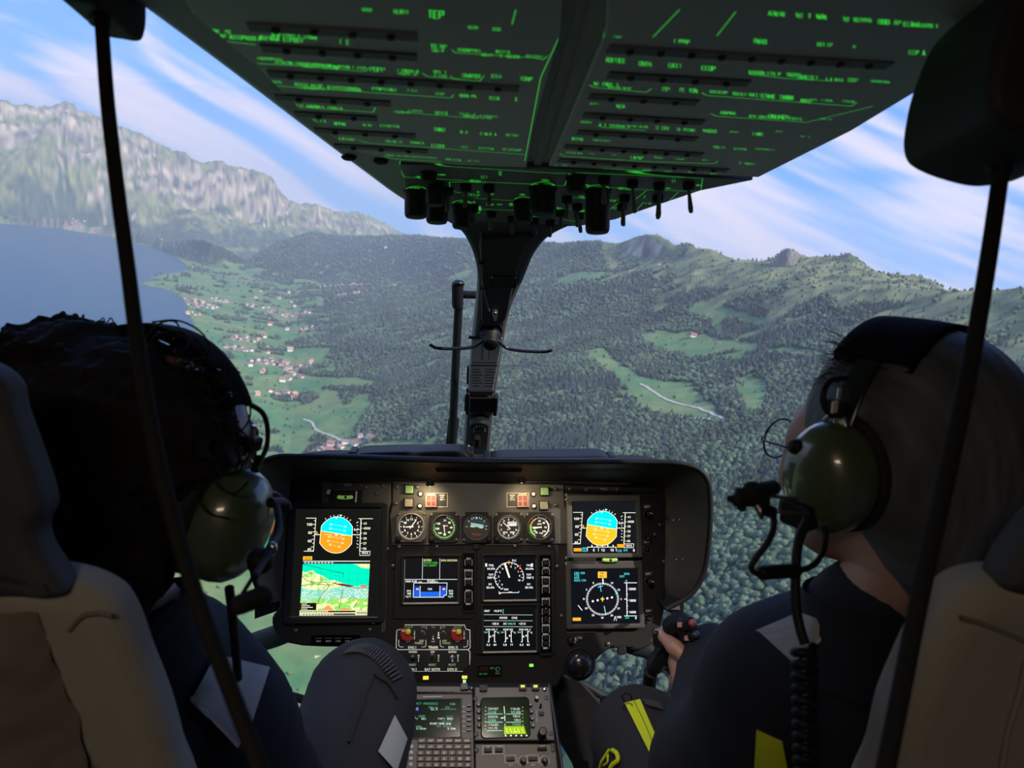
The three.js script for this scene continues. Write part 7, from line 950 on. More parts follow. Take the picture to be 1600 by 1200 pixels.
  M('crossover_lead', tube([L(388, 630, 0.67), L(410, 645, 0.68), L(418, 670, 0.69), L(416, 700, 0.69), L(404, 724, 0.68)], 0.0024, 8, 40), MAT.black, hs); M('lead_boot', bar(L(406, 715, 0.69).toArray(), L(398, 735, 0.68).toArray(), 0.0045), MAT.black, hs); M('cup_peg', mergeAll([bar(L(422, 785, 0.66).toArray(), L(446, 787, 0.68).toArray(), 0.0048), bar(L(446, 786, 0.68).toArray(), L(449, 797, 0.68).toArray(), 0.0048)]), MAT.black, hs);
  M('cable', tube([L(358, 918, 0.66), L(362, 950, 0.67), L(367, 1000, 0.7), L(372, 1060, 0.74)], 0.0042, 8, 40), MAT.black, hs);
  add(hs, hs.userData.label, 'headset');
}
// ------------------------------------------------------------------ right pilot
{
  const H = at(1394, 722, 0.70), yaw = 0.5, pitch = 0.06, roll = 0.05, g = G('person'); const frame = place(new THREE.Object3D(), H, yaw, pitch, roll), hp = (x, y, z) => v(x, y, z).applyMatrix4(frame.matrix);
  const neck = at(1395, 905, 0.72), chest = at(1400, 1150, 0.80), belly = at(1400, 1350, 0.84), hip = at(1390, 1520, 0.84), shL = at(1235, 1085, 0.80), shR = at(1590, 1085, 0.80), elL = at(1110, 1205, 0.95), wrL = at(1112, 1040, 1.12), elR = at(1720, 1350, 0.92), wrR = at(1560, 1400, 1.15);
  const hipL = at(1180, 1480, 0.84), kneeL = at(1000, 1152, 1.16), ankL = at(968, 1340, 1.40), hipR = at(1560, 1500, 0.84), kneeR = at(1500, 1180, 1.14), ankR = at(1500, 1500, 1.34), footL = ankL.clone().add(v(-0.01, -0.05, -0.16)), footR = ankR.clone().add(v(0.01, -0.05, -0.17));
  g.position.copy(hip); const rel = (geo) => geo.translate(-hip.x, -hip.y, -hip.z);
  const bodyParts = [limb(hp(0, -0.09, 0.04), neck.clone().add(v(0, -0.05, 0)), 0.056, 0.064), limb(neck.clone().add(v(0, -0.05, 0)), chest, 0.062, 0.12), limb(chest, belly, 0.125, 0.115), limb(belly, hip, 0.115, 0.125), limb(shL, shR, 0.055, 0.055), limb(shL, elL, 0.05, 0.04), limb(elL, wrL, 0.04, 0.027), limb(shR, elR, 0.05, 0.04), limb(elR, wrR, 0.04, 0.028), limb(hipR, kneeR, 0.075, 0.055), limb(kneeR, ankR, 0.053, 0.036), limb(hipL, kneeL, 0.075, 0.055), limb(kneeL, ankL, 0.053, 0.036), limb(ankR, footR, 0.036, 0.03), limb(ankL, footL, 0.036, 0.03)];
  { const f = wrR.clone().sub(elR).normalize(), side = new V3().crossVectors(f, v(0, 1, 0)).normalize(), pal = wrR.clone().addScaledVector(f, 0.08); bodyParts.push(limb(wrR, pal, 0.028, 0.034)); for (let i = 0; i < 4; i++) { const b = pal.clone().addScaledVector(side, (i - 1.5) * 0.019), m = b.clone().addScaledVector(f, 0.045), t = m.clone().addScaledVector(f, 0.028).add(v(0, -0.02, 0)); bodyParts.push(limb(b, m, 0.0095, 0.009), limb(m, t, 0.009, 0.008)); } const th = wrR.clone().addScaledVector(f, 0.04).addScaledVector(side, -0.03); bodyParts.push(limb(th, th.clone().addScaledVector(f, 0.045).addScaledVector(side, -0.025), 0.012, 0.0095)); }
  // the hand on the stick grip: the grip runs from its foot up towards the aft right
  const gripFoot = at(1030, 1030, 1.19), gripTop = at(1062, 982, 1.16), up = gripTop.clone().sub(gripFoot).normalize(), out = wrL.clone().sub(gripTop.clone().lerp(gripFoot, 0.35)), ox = out.addScaledVector(up, -out.dot(up)).normalize(), oz = ox.clone().cross(up);
  const gm = new THREE.Matrix4().makeBasis(ox, up, oz).setPosition(gripFoot.clone().lerp(gripTop, 0.42)), gi = (x, y, z) => v(x, y, z).applyMatrix4(gm), R = 0.0155;
  const hand = handGeo(R); hand.chain([v(0.072, 0.022, 0.022), v(0.047, 0.034, 0.026), v(0.018, 0.031, 0.0295), v(-0.008, 0.026, 0.0245)], [0.0165, 0.0128, 0.0112, 0.0095]); hand.F.push(limb(v(0.14, -0.006, 0.022), v(0.09, 0, 0.02), 0.0265, 0.025));
  const hGeo = field(hand.F, 0.007, hand.pts.concat([v(0.14, -0.02, 0.02)]), 0.03, 0.0032).applyMatrix4(gm), nail = new THREE.SphereGeometry(0.0052, 12, 8).scale(1.2, 0.35, 0.9);
  M('body', [rel(field(bodyParts, 0.03, [neck, chest, belly, hip, shL, shR, elL, wrL, elR, wrR, hipL, kneeL, ankL, hipR, kneeR, ankR, footL, footR, wrR.clone().add(v(-0.1, -0.1, -0.15))], 0.14, 0.012)), rel(headGeo.clone().applyMatrix4(frame.matrix)), rel(hGeo)], skin, g);
  M('thumbnail', nail.clone().applyMatrix4(new THREE.Matrix4().multiplyMatrices(gm, new THREE.Matrix4().makeTranslation(-0.009, 0.0315, 0.0285))).translate(-hip.x, -hip.y, -hip.z), std([0.5, 0.3, 0.24], 0.35), g);
  const folds = (d, x, y, z) => d + 0.004 * noise(x * 15 + z * 9 + 4, y * 20 + z * 7) + 0.002 * noise(x * 42, y * 47 + z * 40);
  const j = [limb(neck.clone().add(v(0.0, -0.05, 0.012)), neck.clone().add(v(0, -0.1, 0.02)), 0.08, 0.09), limb(chest, belly, 0.155, 0.15), limb(belly, hip, 0.15, 0.155), limb(shL, shR, 0.088, 0.088), limb(shL, elL, 0.086, 0.068), limb(elL, wrL.clone().lerp(elL, -0.1), 0.068, 0.05), limb(shR, elR, 0.083, 0.066), limb(elR, wrR.clone().lerp(elR, 0.08), 0.066, 0.045), limb(shL.clone().lerp(shR, 0.25), neck.clone().add(v(0, -0.09, 0)), 0.08, 0.07), limb(shL.clone().lerp(shR, 0.75), neck.clone().add(v(0, -0.09, 0)), 0.08, 0.07)];
  const jacketF = join(j, 0.05), jacket = M('jacket', rel(field(j, 0.05, [neck, chest, belly, hip, shL, shR, elL, wrL, elR, wrR], 0.17, 0.011, folds)), cloth, g);
  const collar = []; for (let i = 0; i <= 6; i++) { const t = i / 6; collar.push(Array.from({ length: 37 }, (_, k) => { const a = k / 36 * 6.2832, r = 0.084 + 0.02 * (1 - t) * (1 - t) + (t > 0.8 ? 0.004 : 0); return neck.clone().add(v(Math.cos(a) * r * 1.04 + 0.004, -0.085 + 0.075 * t + 0.012 * Math.sin(a), Math.sin(a) * r * 0.95 + 0.012)).sub(hip); })); }
  M('collar', ribbon(collar), cloth, jacket);
  const drape = (px, name, par, Fd, lift, d0, mat, nU = 14, nV = 14) => { const [A, B, C, D] = px, rows = []; for (let i = 0; i <= nV; i++) { const r = []; for (let k = 0; k <= nU; k++) { const s = k / nU, t = i / nV, x = (1 - t) * lerp(A[0], B[0], s) + t * lerp(D[0], C[0], s), y = (1 - t) * lerp(A[1], B[1], s) + t * lerp(D[1], C[1], s); let d = d0; for (let q = 0; q < 80; q++) { const p = at(x, y, d), e = Fd(p.x, p.y, p.z); if (e < lift) break; d += Math.max(e - lift, 0.0008); } r.push(at(x, y, Math.min(d, d0 + 0.4)).sub(hip)); } rows.push(r); } return M(name, ribbon(rows), mat, par); };
  drape([[1248, 956], [1308, 978], [1263, 1014], [1180, 985]], 'reflective_patch', jacket, jacketF, 0.0065, 0.5, reflective); drape([[1184, 985], [1266, 1012], [1262, 1016], [1240, 1036]], 'reflective_patch', jacket, jacketF, 0.0065, 0.5, reflective);
  drape([[1306, 976], [1309, 981], [1268, 1014], [1264, 1009]], 'piping', jacket, jacketF, 0.0078, 0.5, std([0.5, 0.36, 0.26], 0.6), 4, 12);
  drape([[1182, 1140], [1222, 1158], [1232, 1210], [1178, 1210]], 'yellow_patch', jacket, jacketF, 0.0065, 0.45, hiVis);
  const tr = [limb(hipL, kneeL, 0.098, 0.07), limb(kneeL, ankL.clone().lerp(kneeL, 0.06), 0.07, 0.06), limb(hipR, kneeR, 0.098, 0.075), limb(kneeR, ankR.clone().lerp(kneeR, 0.06), 0.074, 0.058), limb(hipL, hipR, 0.12, 0.12)], trF = join(tr, 0.03);
  const trousers = M('trousers', rel(field(tr, 0.03, [hipL, kneeL, ankL, hipR, kneeR, ankR], 0.13, 0.010, folds)), trouserCloth, g);
  drape([[976, 1098], [1000, 1092], [1026, 1152], [1018, 1182]], 'yellow_stripe', trousers, trF, 0.005, 0.85, hiVis, 6, 24);
  const line = (l, r, mat, name, lift = 0.005) => { const pts = []; for (const [x, y] of l) { let d = 0.85, hit = 0; for (let q = 0; q < 120; q++) { const p = at(x, y, d), e = trF(p.x, p.y, p.z); if (e < lift) { hit = 1; break; } d += Math.max(e - lift, 0.0008); } if (hit) pts.push(at(x, y, d).sub(hip)); } if (pts.length > 2) M(name, tube(pts, r, 6, 40), mat, trousers); };
  line([[990, 1094], [1003, 1120], [1016, 1150], [1021, 1166]], 0.0007, std([0.25, 0.3, 0.02], 0.8), 'stripe_seam', 0.0062);
  line([[921, 1157], [918, 1172], [916, 1186], [914, 1204]], 0.0028, hiVis, 'yellow_piping'); line([[952, 1171], [945, 1182], [940, 1190], [936, 1204]], 0.0022, hiVis, 'yellow_cord'); line([[957, 1172], [964, 1178], [965, 1188], [956, 1196], [952, 1204]], 0.0034, hiVis, 'yellow_cord'); line([[950, 1178], [949, 1190], [943, 1196]], 0.0016, hiVis, 'yellow_cord');
  for (let i = 0; i < 8; i++) line([[1006 + i * 3.4, 1092 + i * 0.8], [1008 + i * 3.4, 1096 + i], [1011 + i * 3.4, 1101 + i]], 0.0015, std([0.05, 0.047, 0.046], 0.8), 'knee_rib');
  M('lace_loop', tube([at(976, 1096, 1.1), at(972, 1088, 1.1), at(978, 1083, 1.1), at(985, 1086, 1.1), at(987, 1094, 1.1)].map((p) => p.sub(hip)), 0.0014, 6, 24), MAT.black, trousers);
  for (const [a, f] of [[ankR, footR], [ankL, footL]]) M('boot', rel(field([limb(a.clone().add(v(0, 0.08, 0)), a, 0.05, 0.05), limb(a, f, 0.05, 0.042)], 0.03, [a.clone().add(v(0, 0.08, 0)), a, f], 0.07, 0.01)), MAT.blackMatte, g);
  // short grey hair: a close cap, thicker behind, with fine strands
  const cap = join([ball(v(0, 0.034, 0.018), 0.085, 0.098, 0.1), ball(v(0, -0.02, 0.055), 0.078, 0.085, 0.066), ball(v(0, -0.07, 0.072), 0.06, 0.05, 0.04)], 0.03), faceCut = ball(v(0, -0.06, -0.1), 0.13, 0.115, 0.098);
  const hairMat = std([0.1, 0.105, 0.116], 0.65, { vertexColors: true }), hg = mesher((x, y, z) => Math.max(cap(x, y, z) + 0.0025 * noise(x * 70 + 9 * z, y * 14 + z * 10) + 0.0022 * noise(x * 190 + z * 40, y * 30 + z * 20), -faceCut(x, y, z)), [-0.1, -0.14, -0.11], [0.1, 0.16, 0.14], 0.0038);
  { const p = hg.attributes.position, c = new Float32Array(p.count * 3); for (let i = 0; i < p.count; i++) { const k = 0.8 + 0.5 * noise(p.getX(i) * 150 + 3, p.getY(i) * 14 + p.getZ(i) * 12) + 0.3 * noise(p.getX(i) * 420, p.getY(i) * 30); c[i * 3] = c[i * 3 + 1] = k; c[i * 3 + 2] = k * 1.02; } hg.setAttribute('color', new THREE.BufferAttribute(c, 3)); }
  const hair = M('hair', rel(hg.applyMatrix4(frame.matrix)), hairMat, g), wispMat = std([0.05, 0.05, 0.053], 0.6);
  for (let i = 0; i < 46; i++) { const t = i / 45, a = [lerp(1345, 1300, t) + 6 * (rnd() - 0.5), lerp(545, 596, t) + 8 * (rnd() - 0.5)], L = 22 + 34 * rnd() * (1 - t * 0.6), dx = -L, dy = lerp(-0.62, 0.1, t) * L * (0.5 + rnd() * 0.7); M('hair_wisp', tube([at(a[0] + 12, a[1] + 5, 0.665), at(a[0] + dx * 0.5, a[1] + dy * 0.5 - 3, 0.662), at(a[0] + dx, a[1] + dy + 4 * rnd(), 0.66 + 0.02 * rnd())].map((p) => p.sub(hip)), 0.00038, 4, 8), wispMat, hair); }
  add(g, 'grey haired person in the right seat, in dark clothing with yellow stripe', 'person');
  // glasses
  const gl = G('glasses'); place(gl, H, yaw, pitch, roll); const wire = std([0.02, 0.02, 0.022], 0.3, { metalness: 0.6 });
  for (const s of [-1, 1]) { M('lens_rim', new THREE.TorusGeometry(0.0215, 0.0011, 8, 36).scale(1.12, 0.95, 1), wire, gl, [s * 0.033, 0.002, -0.102]); M('lens', new THREE.CircleGeometry(0.021, 30).scale(1.12, 0.95, 1), new THREE.MeshPhysicalMaterial({ color: 0xffffff, roughness: 0.02, transmission: 1, thickness: 0, ior: 1.5 }), gl, [s * 0.033, 0.002, -0.102]); M('temple_arm', tube([[s * 0.058, 0.006, -0.102], [s * 0.07, 0.008, -0.09], [s * 0.077, 0.01, -0.02], [s * 0.078, 0.0, 0.02]], 0.0011, 6, 24), wire, gl); M('hinge', box(0.004, 0.004, 0.004, 0.0008), wire, gl, [s * 0.059, 0.006, -0.101]); }
  M('bridge', tube([[-0.01, 0.006, -0.103], [0, 0.01, -0.106], [0.01, 0.006, -0.103]], 0.001, 6, 12), wire, gl);
  add(gl, 'thin dark framed glasses on the grey haired person', 'glasses');
  // headset with microphone boom and looped lead
  const hs = makeHeadset('headset', 'green cupped headset with dark marking, worn over short grey hair', -1, { r: 0.955, cy: 0.006, k: 0.93, padOut: 0.1335, padW: 0.036, pad0: 0.5, pad1: Math.PI - 0.9 });
  place(hs, H, yaw, pitch, roll);
  const inv = new THREE.Matrix4().compose(hs.position, hs.quaternion, new V3(1, 1, 1)).invert(), L = (px, py, d) => at(px, py, d).applyMatrix4(inv);
  const mark = canvasTex(128, 160, (c) => { c.fillStyle = '#46553a'; c.fillRect(0, 0, 128, 160); c.strokeStyle = '#10180e'; c.lineWidth = 6; c.beginPath(); c.moveTo(40, 40); c.bezierCurveTo(44, 70, 70, 74, 84, 84); c.moveTo(86, 40); c.bezierCurveTo(66, 60, 40, 90, 44, 104); c.moveTo(44, 104); c.bezierCurveTo(50, 116, 60, 114, 64, 108); c.moveTo(44, 40); c.bezierCurveTo(40, 60, 60, 62, 74, 52); c.stroke(); });
  const tag1 = new THREE.PlaneGeometry(0.022, 0.026, 6, 6); { const p = tag1.attributes.position; for (let i = 0; i < p.count; i++) p.setZ(i, 0.0462 - 9 * (Math.pow(p.getX(i) + 0.018, 2) * 0.95 + Math.pow(p.getY(i), 2) * 0.55)); } const cupL = hs.children.find((c) => c.name === 'ear_cup' && c.position.x < 0); M('name_tag', tag1.rotateZ(0.06), new THREE.MeshStandardMaterial({ map: mark, roughness: 0.35 }), cupL, [-0.004, 0.003, 0.0012], [0, -0.1, 0]);
  M('boom_bracket', slab(rrect(0, 0, 0.032, 0.024, 0.004), 0.02, 0.003), MAT.black, cupL, [-0.006, -0.031, 0.052]);
  M('boom_rod', bar(L(1246, 779, 0.595).toArray(), L(1188, 774, 0.56).toArray(), 0.0015), MAT.steel, hs); M('boom_rod', bar(L(1262, 803, 0.6).toArray(), L(1208, 800, 0.57).toArray(), 0.0012), MAT.steel, hs);
  M('boom_joint', mergeAll([bar(L(1196, 785, 0.565).toArray(), L(1166, 778, 0.56).toArray(), 0.0062), bar(L(1184, 766, 0.565).toArray(), L(1210, 762, 0.58).toArray(), 0.006), new THREE.SphereGeometry(0.008, 14, 10).translate(...L(1176, 768, 0.56).toArray())]), MAT.blackMatte, hs); M('microphone', capped([L(1166, 778, 0.56), L(1156, 776, 0.56), L(1152, 782, 0.555)], 0.0048, 10, 10), foam, hs); M('mic_claw', mergeAll([bar(L(1164, 774, 0.56).toArray(), L(1158, 796, 0.555).toArray(), 0.0034), bar(L(1150, 768, 0.56).toArray(), L(1168, 768, 0.56).toArray(), 0.003)]), MAT.black, hs); M('mic_tip', new THREE.SphereGeometry(0.0028, 10, 8).translate(...L(1141, 779, 0.555).toArray()), MAT.black, hs); M('mic_stalk', bar(L(1142, 779, 0.555).toArray(), L(1154, 777, 0.558).toArray(), 0.0012), MAT.black, hs);
  for (let i = 0; i < 5; i++) M('spring_turn', new THREE.TorusGeometry(0.005, 0.0011, 6, 16).rotateY(0.4).translate(...L(1184 + i * 1.6, 787 + i * 3.2, 0.562).toArray()), MAT.steel, hs); M('boom_lower', bar(L(1188, 793, 0.562).toArray(), L(1206, 800, 0.57).toArray(), 0.005), MAT.black, hs);
  M('mic_lead', tube([L(1208, 802, 0.57), L(1209, 824, 0.565), L(1198, 850, 0.56), L(1180, 874, 0.56), L(1174, 888, 0.56), L(1182, 896, 0.56), L(1192, 895, 0.565)], 0.0026, 8, 60), MAT.black, hs); M('lead_sleeve', capped([L(1192, 895, 0.565), L(1218, 893, 0.575), L(1242, 892, 0.585)], 0.0058, 10, 16), MAT.black, hs); M('mic_lead', tube([L(1242, 892, 0.585), L(1266, 886, 0.6), L(1284, 866, 0.615), L(1290, 838, 0.625), L(1288, 818, 0.625)], 0.0026, 8, 50), MAT.black, hs);
  M('cable', tube([L(1262, 812, 0.61), L(1248, 845, 0.6), L(1243, 900, 0.59), L(1244, 950, 0.585), L(1251, 985, 0.58), L(1258, 1006, 0.575)], 0.0042, 8, 60), MAT.black, hs);
  { const pts = [], n = 15; for (let i = 0; i <= n * 16; i++) { const t = i / (n * 16), a = i / 16 * 6.2832, px = lerp(1256, 1262, t) + Math.cos(a) * 15, py = lerp(1010, 1290, t) + Math.sin(a) * 4, d = 0.575 - 0.03 * t + 0.0072 * Math.sin(a); pts.push(L(px, py, d)); } M('coiled_cable', tube(pts, 0.0036, 8, n * 20), MAT.black, hs); }
  M('crossover_lead', tube([L(1322, 590, 0.63), L(1298, 594, 0.625), L(1287, 612, 0.62), L(1288, 634, 0.62), L(1304, 652, 0.62)], 0.0028, 8, 40), MAT.black, hs); M('clamp_plate', box(0.007, 0.01, 0.002, 0.0006).translate(...L(1304, 636, 0.615).toArray()), MAT.white, hs);
  add(hs, hs.userData.label, 'headset');
  // the stick grip in the hand
  const st = G('stick_grip'); st.position.copy(gripFoot); const A = (p) => p.clone().sub(gripFoot), gx = (px, py, d) => A(at(px, py, d));
  M('grip', capped([A(gripFoot.clone().addScaledVector(up, -0.012)), v(0, 0, 0), A(gripTop)], R, 18, 16), MAT.blackGloss, st); M('stick_tube', bar(A(gripFoot.clone().addScaledVector(up, -0.03)).toArray(), gx(1010, 1110, 1.3).toArray(), 0.011, 12), MAT.black, st);
  M('switch_head', capped([gx(1050, 978, 1.15), gx(1064, 972, 1.14), gx(1074, 985, 1.135)], 0.0155, 16, 14), MAT.black, st); M('side_panel', slab(rrect(0, 0, 0.03, 0.024, 0.004), 0.01, 0.002).applyMatrix4(new THREE.Matrix4().makeBasis(camX, camY, camZ)).translate(...gx(1036, 1000, 1.15).toArray()), MAT.blackGloss, st);
  for (const [x0, y0, x1, y1, c] of [[1060, 980, 1081, 974, [0.3, 0.06, 0.06]], [1068, 1000, 1086, 992, [0.03, 0.03, 0.03]]]) { const b = M('button_barrel', bar(gx(x0, y0, 1.14).toArray(), gx(x1, y1, 1.11).toArray(), 0.0092, 18), MAT.black, st); M('button_face', new THREE.SphereGeometry(0.0062, 14, 10).translate(...gx(x1 + 1, y1 - 0.4, 1.106).toArray()), std(c, 0.4), b); }
  for (const [x, y, a] of [[1062, 976, -0.3], [1073, 997, 0.3]]) M('pink_label', box(0.007, 0.0075, 0.0016, 0.0004).applyMatrix4(new THREE.Matrix4().makeBasis(camX, camY, camZ)).translate(...gx(x, y, 1.113).toArray()), std([0.55, 0.25, 0.33], 0.5), st);
  add(st, 'black stick grip held by the hand on the right', 'control stick');
}
{ // stick of the left seat: two red buttons show
  const st = G('stick_grip'), O = at(352, 1010, 1.2); st.position.copy(O); const gx = (px, py, d) => at(px, py, d).sub(O);
  M('grip', capped([gx(352, 1012, 1.2), gx(349, 990, 1.2), gx(344, 975, 1.2)], 0.014, 16, 14), MAT.black, st); M('stick_tube', bar(gx(353, 1015, 1.2).toArray(), gx(380, 1150, 1.3).toArray(), 0.011, 12), MAT.black, st);
  for (const [x, y] of [[347, 974], [352, 995]]) { const b = M('button_barrel', bar(gx(x, y, 1.19).toArray(), gx(x + 0.6, y, 1.175).toArray(), 0.0085, 18), MAT.black, st); M('red_button', new THREE.SphereGeometry(0.0055, 14, 10).translate(...gx(x + 0.6, y, 1.173).toArray()), std([0.5, 0.02, 0.03], 0.35), b); }
  add(st, 'black stick grip with two red buttons before the left seat', 'control stick');
}
// ------------------------------------------------------------------ seats, harness cables, roof housings
function seat(sgn, label) {
  const g = G('pilot_seat'); const D = sgn < 0 ? 0.52 : 0.52, mat = std([0.3, 0.285, 0.25], 0.85, { bumpMap: tex(weave, 30), bumpScale: 0.0005 });
  const px = sgn < 0 ? [[-330, 985], [-200, 930], [-40, 905], [90, 918], [130, 930], [168, 952], [192, 990], [214, 1050], [242, 1120], [262, 1190], [282, 1300], [-420, 1300]] : [[1390, 1200], [1407, 1130], [1432, 1070], [1460, 1012], [1492, 962], [1528, 930], [1590, 915], [1700, 925], [1850, 985], [1950, 1300], [1366, 1300]];
  const O = at(sgn < 0 ? -40 : 1680, 1150, D); g.position.copy(O); const fm = new THREE.Matrix4().makeBasis(v(1, 0, 0), lean(-8), v(1, 0, 0).cross(lean(-8))), face = new Face(O, v(1, 0, 0), lean(-8));
  const prof = smooth(face.uvs(px), 5), back = new THREE.ExtrudeGeometry(new THREE.Shape(prof.map(([a, b]) => new THREE.Vector2(a, b))), { depth: 0.012, bevelEnabled: true, bevelThickness: 0.016, bevelSize: 0.022, bevelOffset: -0.022, bevelSegments: 6, curveSegments: 4 }).translate(0, 0, -0.028);
  const bm = M('backrest', back.applyMatrix4(fm), mat, g);
  const seamPx = sgn < 0 ? [[108, 985], [130, 962], [155, 958], [175, 962]] : [[1500, 964], [1540, 976], [1580, 992], [1640, 1020]]; M('seam', tube(seamPx.map(([a, b]) => face.point(a, b).addScaledVector(face.n, 0.0005).sub(O)), 0.0017, 6, 30), std([0.16, 0.15, 0.13], 0.9), bm);
  if (sgn < 0) { // the pouch and creased cover on the back of the left seat
    const rows = []; for (let i = 0; i <= 26; i++) { const t = i / 26; rows.push(Array.from({ length: 27 }, (_, k) => { const s = k / 26, y = lerp(955, 1230, t), x = lerp(-260, lerp(60, 142, Math.min(1, t * 1.25)) + 10 * noise(t * 6, 3), s), e = Math.min(s, 1 - s) * 8; return face.point(x, y).addScaledVector(face.n, 0.002 + 0.016 * Math.min(1, e) * Math.min(1, t * 6) + 0.007 * noise(s * 5 + t * 3, t * 7) + 0.004 * noise(s * 11, t * 15)).sub(O); })); }
    M('seat_pouch', ribbon(rows), std([0.27, 0.24, 0.21], 0.8, { bumpMap: tex(weave, 20), bumpScale: 0.0008 }), g);
  } else { M('piping', tube([[1600, 1030], [1590, 1080], [1572, 1140], [1560, 1210]].map(([a, b]) => face.point(a, b).addScaledVector(face.n, 0.002).sub(O)), 0.0022, 6, 30), std([0.25, 0.235, 0.21], 0.8), bm); }
  const hd = std([0.04, 0.042, 0.05], 0.7), hpx = sgn < 0 ? [[-150, 560], [-40, 575], [4, 605], [16, 650], [40, 715], [62, 782], [64, 806], [52, 835], [60, 868], [84, 905], [96, 932], [72, 941], [10, 938], [-150, 930]] : [[1600, 935], [1572, 922], [1582, 890], [1612, 845], [1660, 800], [1800, 780], [1830, 930], [1700, 940]];
  const f2 = new Face(at(sgn < 0 ? -20 : 1690, 780, 0.47), v(1, 0, 0), lean(-4)), fm2 = new THREE.Matrix4().makeBasis(v(1, 0, 0), lean(-4), v(1, 0, 0).cross(lean(-4))), ho = f2.o.clone().sub(O);
  M('headrest', new THREE.ExtrudeGeometry(new THREE.Shape(smooth(f2.uvs(hpx), 4).map(([a, b]) => new THREE.Vector2(a, b))), { depth: 0.012, bevelEnabled: true, bevelThickness: 0.011, bevelSize: 0.014, bevelOffset: -0.014, bevelSegments: 5 }).translate(0, 0, -0.02).applyMatrix4(fm2).translate(ho.x, ho.y, ho.z), hd, g);
  M('cushion', box(0.44, 0.1, 0.44, 0.04, 0.02, -0.72, -0.30, 4), MAT.blackMatte, g); M('seat_pan', box(0.42, 0.12, 0.4, 0.02, 0, -0.832, -0.28), MAT.blackMatte, g);
  for (const s of [-1, 1]) M('rail', box(0.04, 0.07, 0.42, 0.008, s * 0.17, -0.928, -0.28), MAT.blackMatte, g);
  add(g, label, 'seat');
}
seat(-1, 'pale grey left seat with dark headrest and creased cover'); seat(1, 'pale grey right seat with a seam below its shoulder');
function cableTube(name, pts, r, label) { const g = G(name), P = pts.map(([a, b, d]) => at(a, b, d)), O = P[0].clone(); g.position.copy(O); M('cord', tube(P.map((p) => p.sub(O)), r, 14, 80), MAT.blackMatte, g); M('ferrule', bar([0, 0.004, 0], P[1].clone().multiplyScalar(0.12).toArray(), r * 1.25, 14), MAT.black, g); add(g, label, 'cord', null); }
cableTube('hanging_cord', [[158, 24, 0.52], [168, 160, 0.5], [184, 300, 0.48], [200, 420, 0.47], [214, 530, 0.46], [246, 715, 0.44], [290, 880, 0.42], [338, 1020, 0.4], [386, 1145, 0.385], [430, 1260, 0.37]], 0.0046, 'long black cord hanging in front of the curly haired person');
cableTube('hanging_cord', [[1566, 255, 0.5], [1545, 400, 0.485], [1518, 560, 0.47], [1480, 740, 0.45], [1440, 920, 0.435], [1408, 1080, 0.42], [1384, 1200, 0.41], [1366, 1300, 0.4]], 0.0052, 'long black cord hanging in front of the grey haired person');
{ const mk = (px, d, depth, label) => { const O = at(...px[0], d), g = G('cord_reel'), f = new Face(O, camX, camY); g.position.copy(O); const fm = new THREE.Matrix4().makeBasis(camX, camY, f.n); M('housing', new THREE.ExtrudeGeometry(new THREE.Shape(smooth(f.uvs(px), 5).map(([a, b]) => new THREE.Vector2(a, b))), { depth, bevelEnabled: true, bevelThickness: 0.008, bevelSize: 0.008, bevelOffset: -0.008, bevelSegments: 5 }).translate(0, 0, -depth / 2).applyMatrix4(fm), std([0.018, 0.018, 0.02], 0.7), g); M('outlet_collar', bar(at(px[1][0], px[1][1] - 14, d).sub(O).toArray(), at(px[1][0] + 0.5, px[1][1] + 4, d).sub(O).toArray(), 0.009, 16), MAT.black, g); add(g, label, 'cord reel'); };
  mk([[128, 26], [160, 34], [188, 36], [197, 18], [198, -40], [190, -90], [130, -90], [119, -40], [120, 8]], 0.53, 0.05, 'black roof reel from which the left cord hangs');
  mk([[1482, 226], [1562, 258], [1610, 262], [1680, 240], [1720, 150], [1700, 20], [1620, -40], [1530, 10], [1490, 90], [1474, 150], [1470, 200]], 0.5, 0.09, 'bulky black roof reel from which the right cord hangs'); }
// ------------------------------------------------------------------ nose frames, brackets, panes
const frameTube = (pts, r, label, n = 12) => { const P = pts.map(([a, b, d]) => at(a, b, d)), m = M('trim', tube(P, r, n, 60), dull([0.012, 0.014, 0.017], 0.6), null); add(m, label, null, null, 'structure'); };
frameTube([[470, 975, 1.42], [440, 990, 1.45], [400, 1004, 1.5], [350, 1022, 1.55], [250, 1050, 1.6], [100, 1080, 1.6]], 0.021, 'dark window frame bar left of the instrument panel');
frameTube([[985, 1005, 1.42], [1020, 1016, 1.45], [1050, 1036, 1.48], [1075, 1068, 1.5], [1120, 1110, 1.5]], 0.02, 'dark window frame bar right of the instrument panel');
frameTube([[880, 1052, 1.5], [905, 1066, 1.5], [940, 1086, 1.5], [975, 1108, 1.5], [995, 1112, 1.5], [1020, 1100, 1.5], [1060, 1080, 1.5], [1120, 1056, 1.5]], 0.0085, 'curved dark frame of the chin window on the right');
frameTube([[395, 1100, 1.5], [440, 1086, 1.5], [520, 1110, 1.5], [640, 1150, 1.5]], 0.0085, 'curved dark frame of the chin window on the left');
{ const P = G('rudder_pedal'), O = at(945, 1095, 1.38); P.position.copy(O); M('pedal_rod', bar([0, -0.005, 0], at(962, 1190, 1.4).sub(O).toArray(), 0.006, 10), MAT.black, P); M('ball_end', new THREE.SphereGeometry(0.0095, 14, 10), MAT.black, P); M('pedal_plate', box(0.05, 0.07, 0.012, 0.004).translate(...at(975, 1195, 1.38).sub(O).toArray()), MAT.blackMatte, P); add(P, 'black rudder pedal rod with a ball end in the chin window', 'pedal'); }
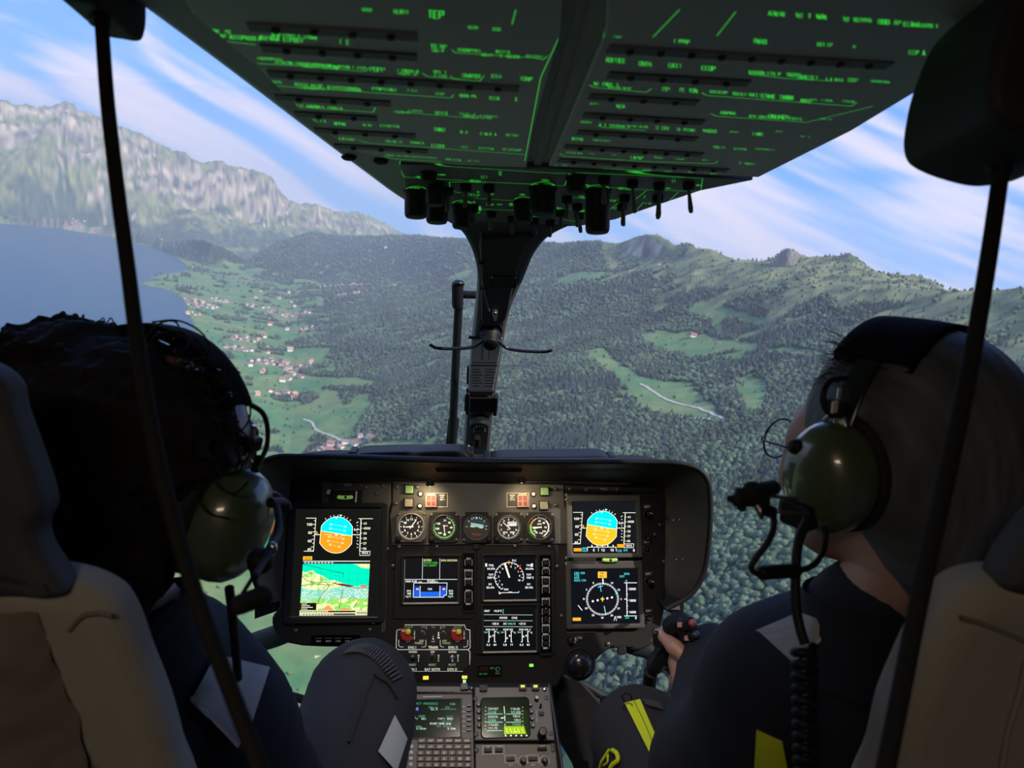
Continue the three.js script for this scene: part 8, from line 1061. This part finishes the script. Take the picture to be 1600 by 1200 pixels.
for (const [pts, b, l] of [[[[1036, 938], [1070, 932], [1069, 968], [1035, 952]], [[1042, 938], [1060, 936], [1062, 952], [1042, 952]], 'dark triangular bracket under the right hood end'], [[[397, 912], [436, 918], [434, 955], [397, 968]], [[416, 916], [430, 920], [430, 928], [418, 924]], 'dark triangular bracket under the left hood end']]) {
  const O = at(...pts[0], 1.38), f = new Face(O, camX, camY), g = G('bracket'); g.position.copy(O); const fm = new THREE.Matrix4().makeBasis(camX, camY, f.n); M('gusset', slab(f.uvs(pts), 0.03, 0.003).applyMatrix4(fm), MAT.black, g); M('pale_tab', slab(f.uvs(b), 0.003, 0.0006).translate(0, 0, 0.0035).applyMatrix4(fm), std([0.1, 0.105, 0.1], 0.5), g); add(g, l, 'bracket');
}
{ // acrylic panes: left and right windscreen with the doors, then the chin windows
  const clear = new THREE.MeshPhysicalMaterial({ color: new THREE.Color().setRGB(0.97, 0.985, 0.98), roughness: 0.0, transmission: 1, thickness: 0, ior: 1.45 });
  const pane = (s, y0, y1, z0, z1, zBack, n) => { const rows = []; for (let i = 0; i <= 10; i++) { const t = i / 10; rows.push(Array.from({ length: 25 }, (_, k) => { const a = k / 24 * Math.PI / 2, zf = lerp(z0, z1, t), q = 0.62; return v(s * (0.012 + 0.86 * Math.pow(Math.sin(a), q) * (1 - 0.08 * t)), lerp(y0, y1, t) - (1 - t) * 0.05 * Math.sin(a), zBack - (zf + zBack) * Math.pow(Math.cos(a), q)); })); } const m = M(n, ribbon(rows), clear, null); add(m, (s < 0 ? 'left' : 'right') + (y0 > 1 ? ' clear windscreen pane wrapping round to the door' : ' clear chin window pane low in the nose'), null, null, 'structure'); };
  pane(-1, 1.5, 0.55, 1.28, 1.95, -0.1, 'window_1'); pane(1, 1.5, 0.55, 1.28, 1.95, -0.1, 'window_2'); pane(-1, 0.53, -0.1, 1.95, 1.6, -1.0, 'window_3'); pane(1, 0.53, -0.1, 1.95, 1.6, -1.0, 'window_4');
}
for (const o of cabin) { o.applyMatrix4(CABIN); scene.add(o); }
scene.traverse((o) => { if (o.isMesh) o.castShadow = o.receiveShadow = true; });
renderer.render(scene, camera);
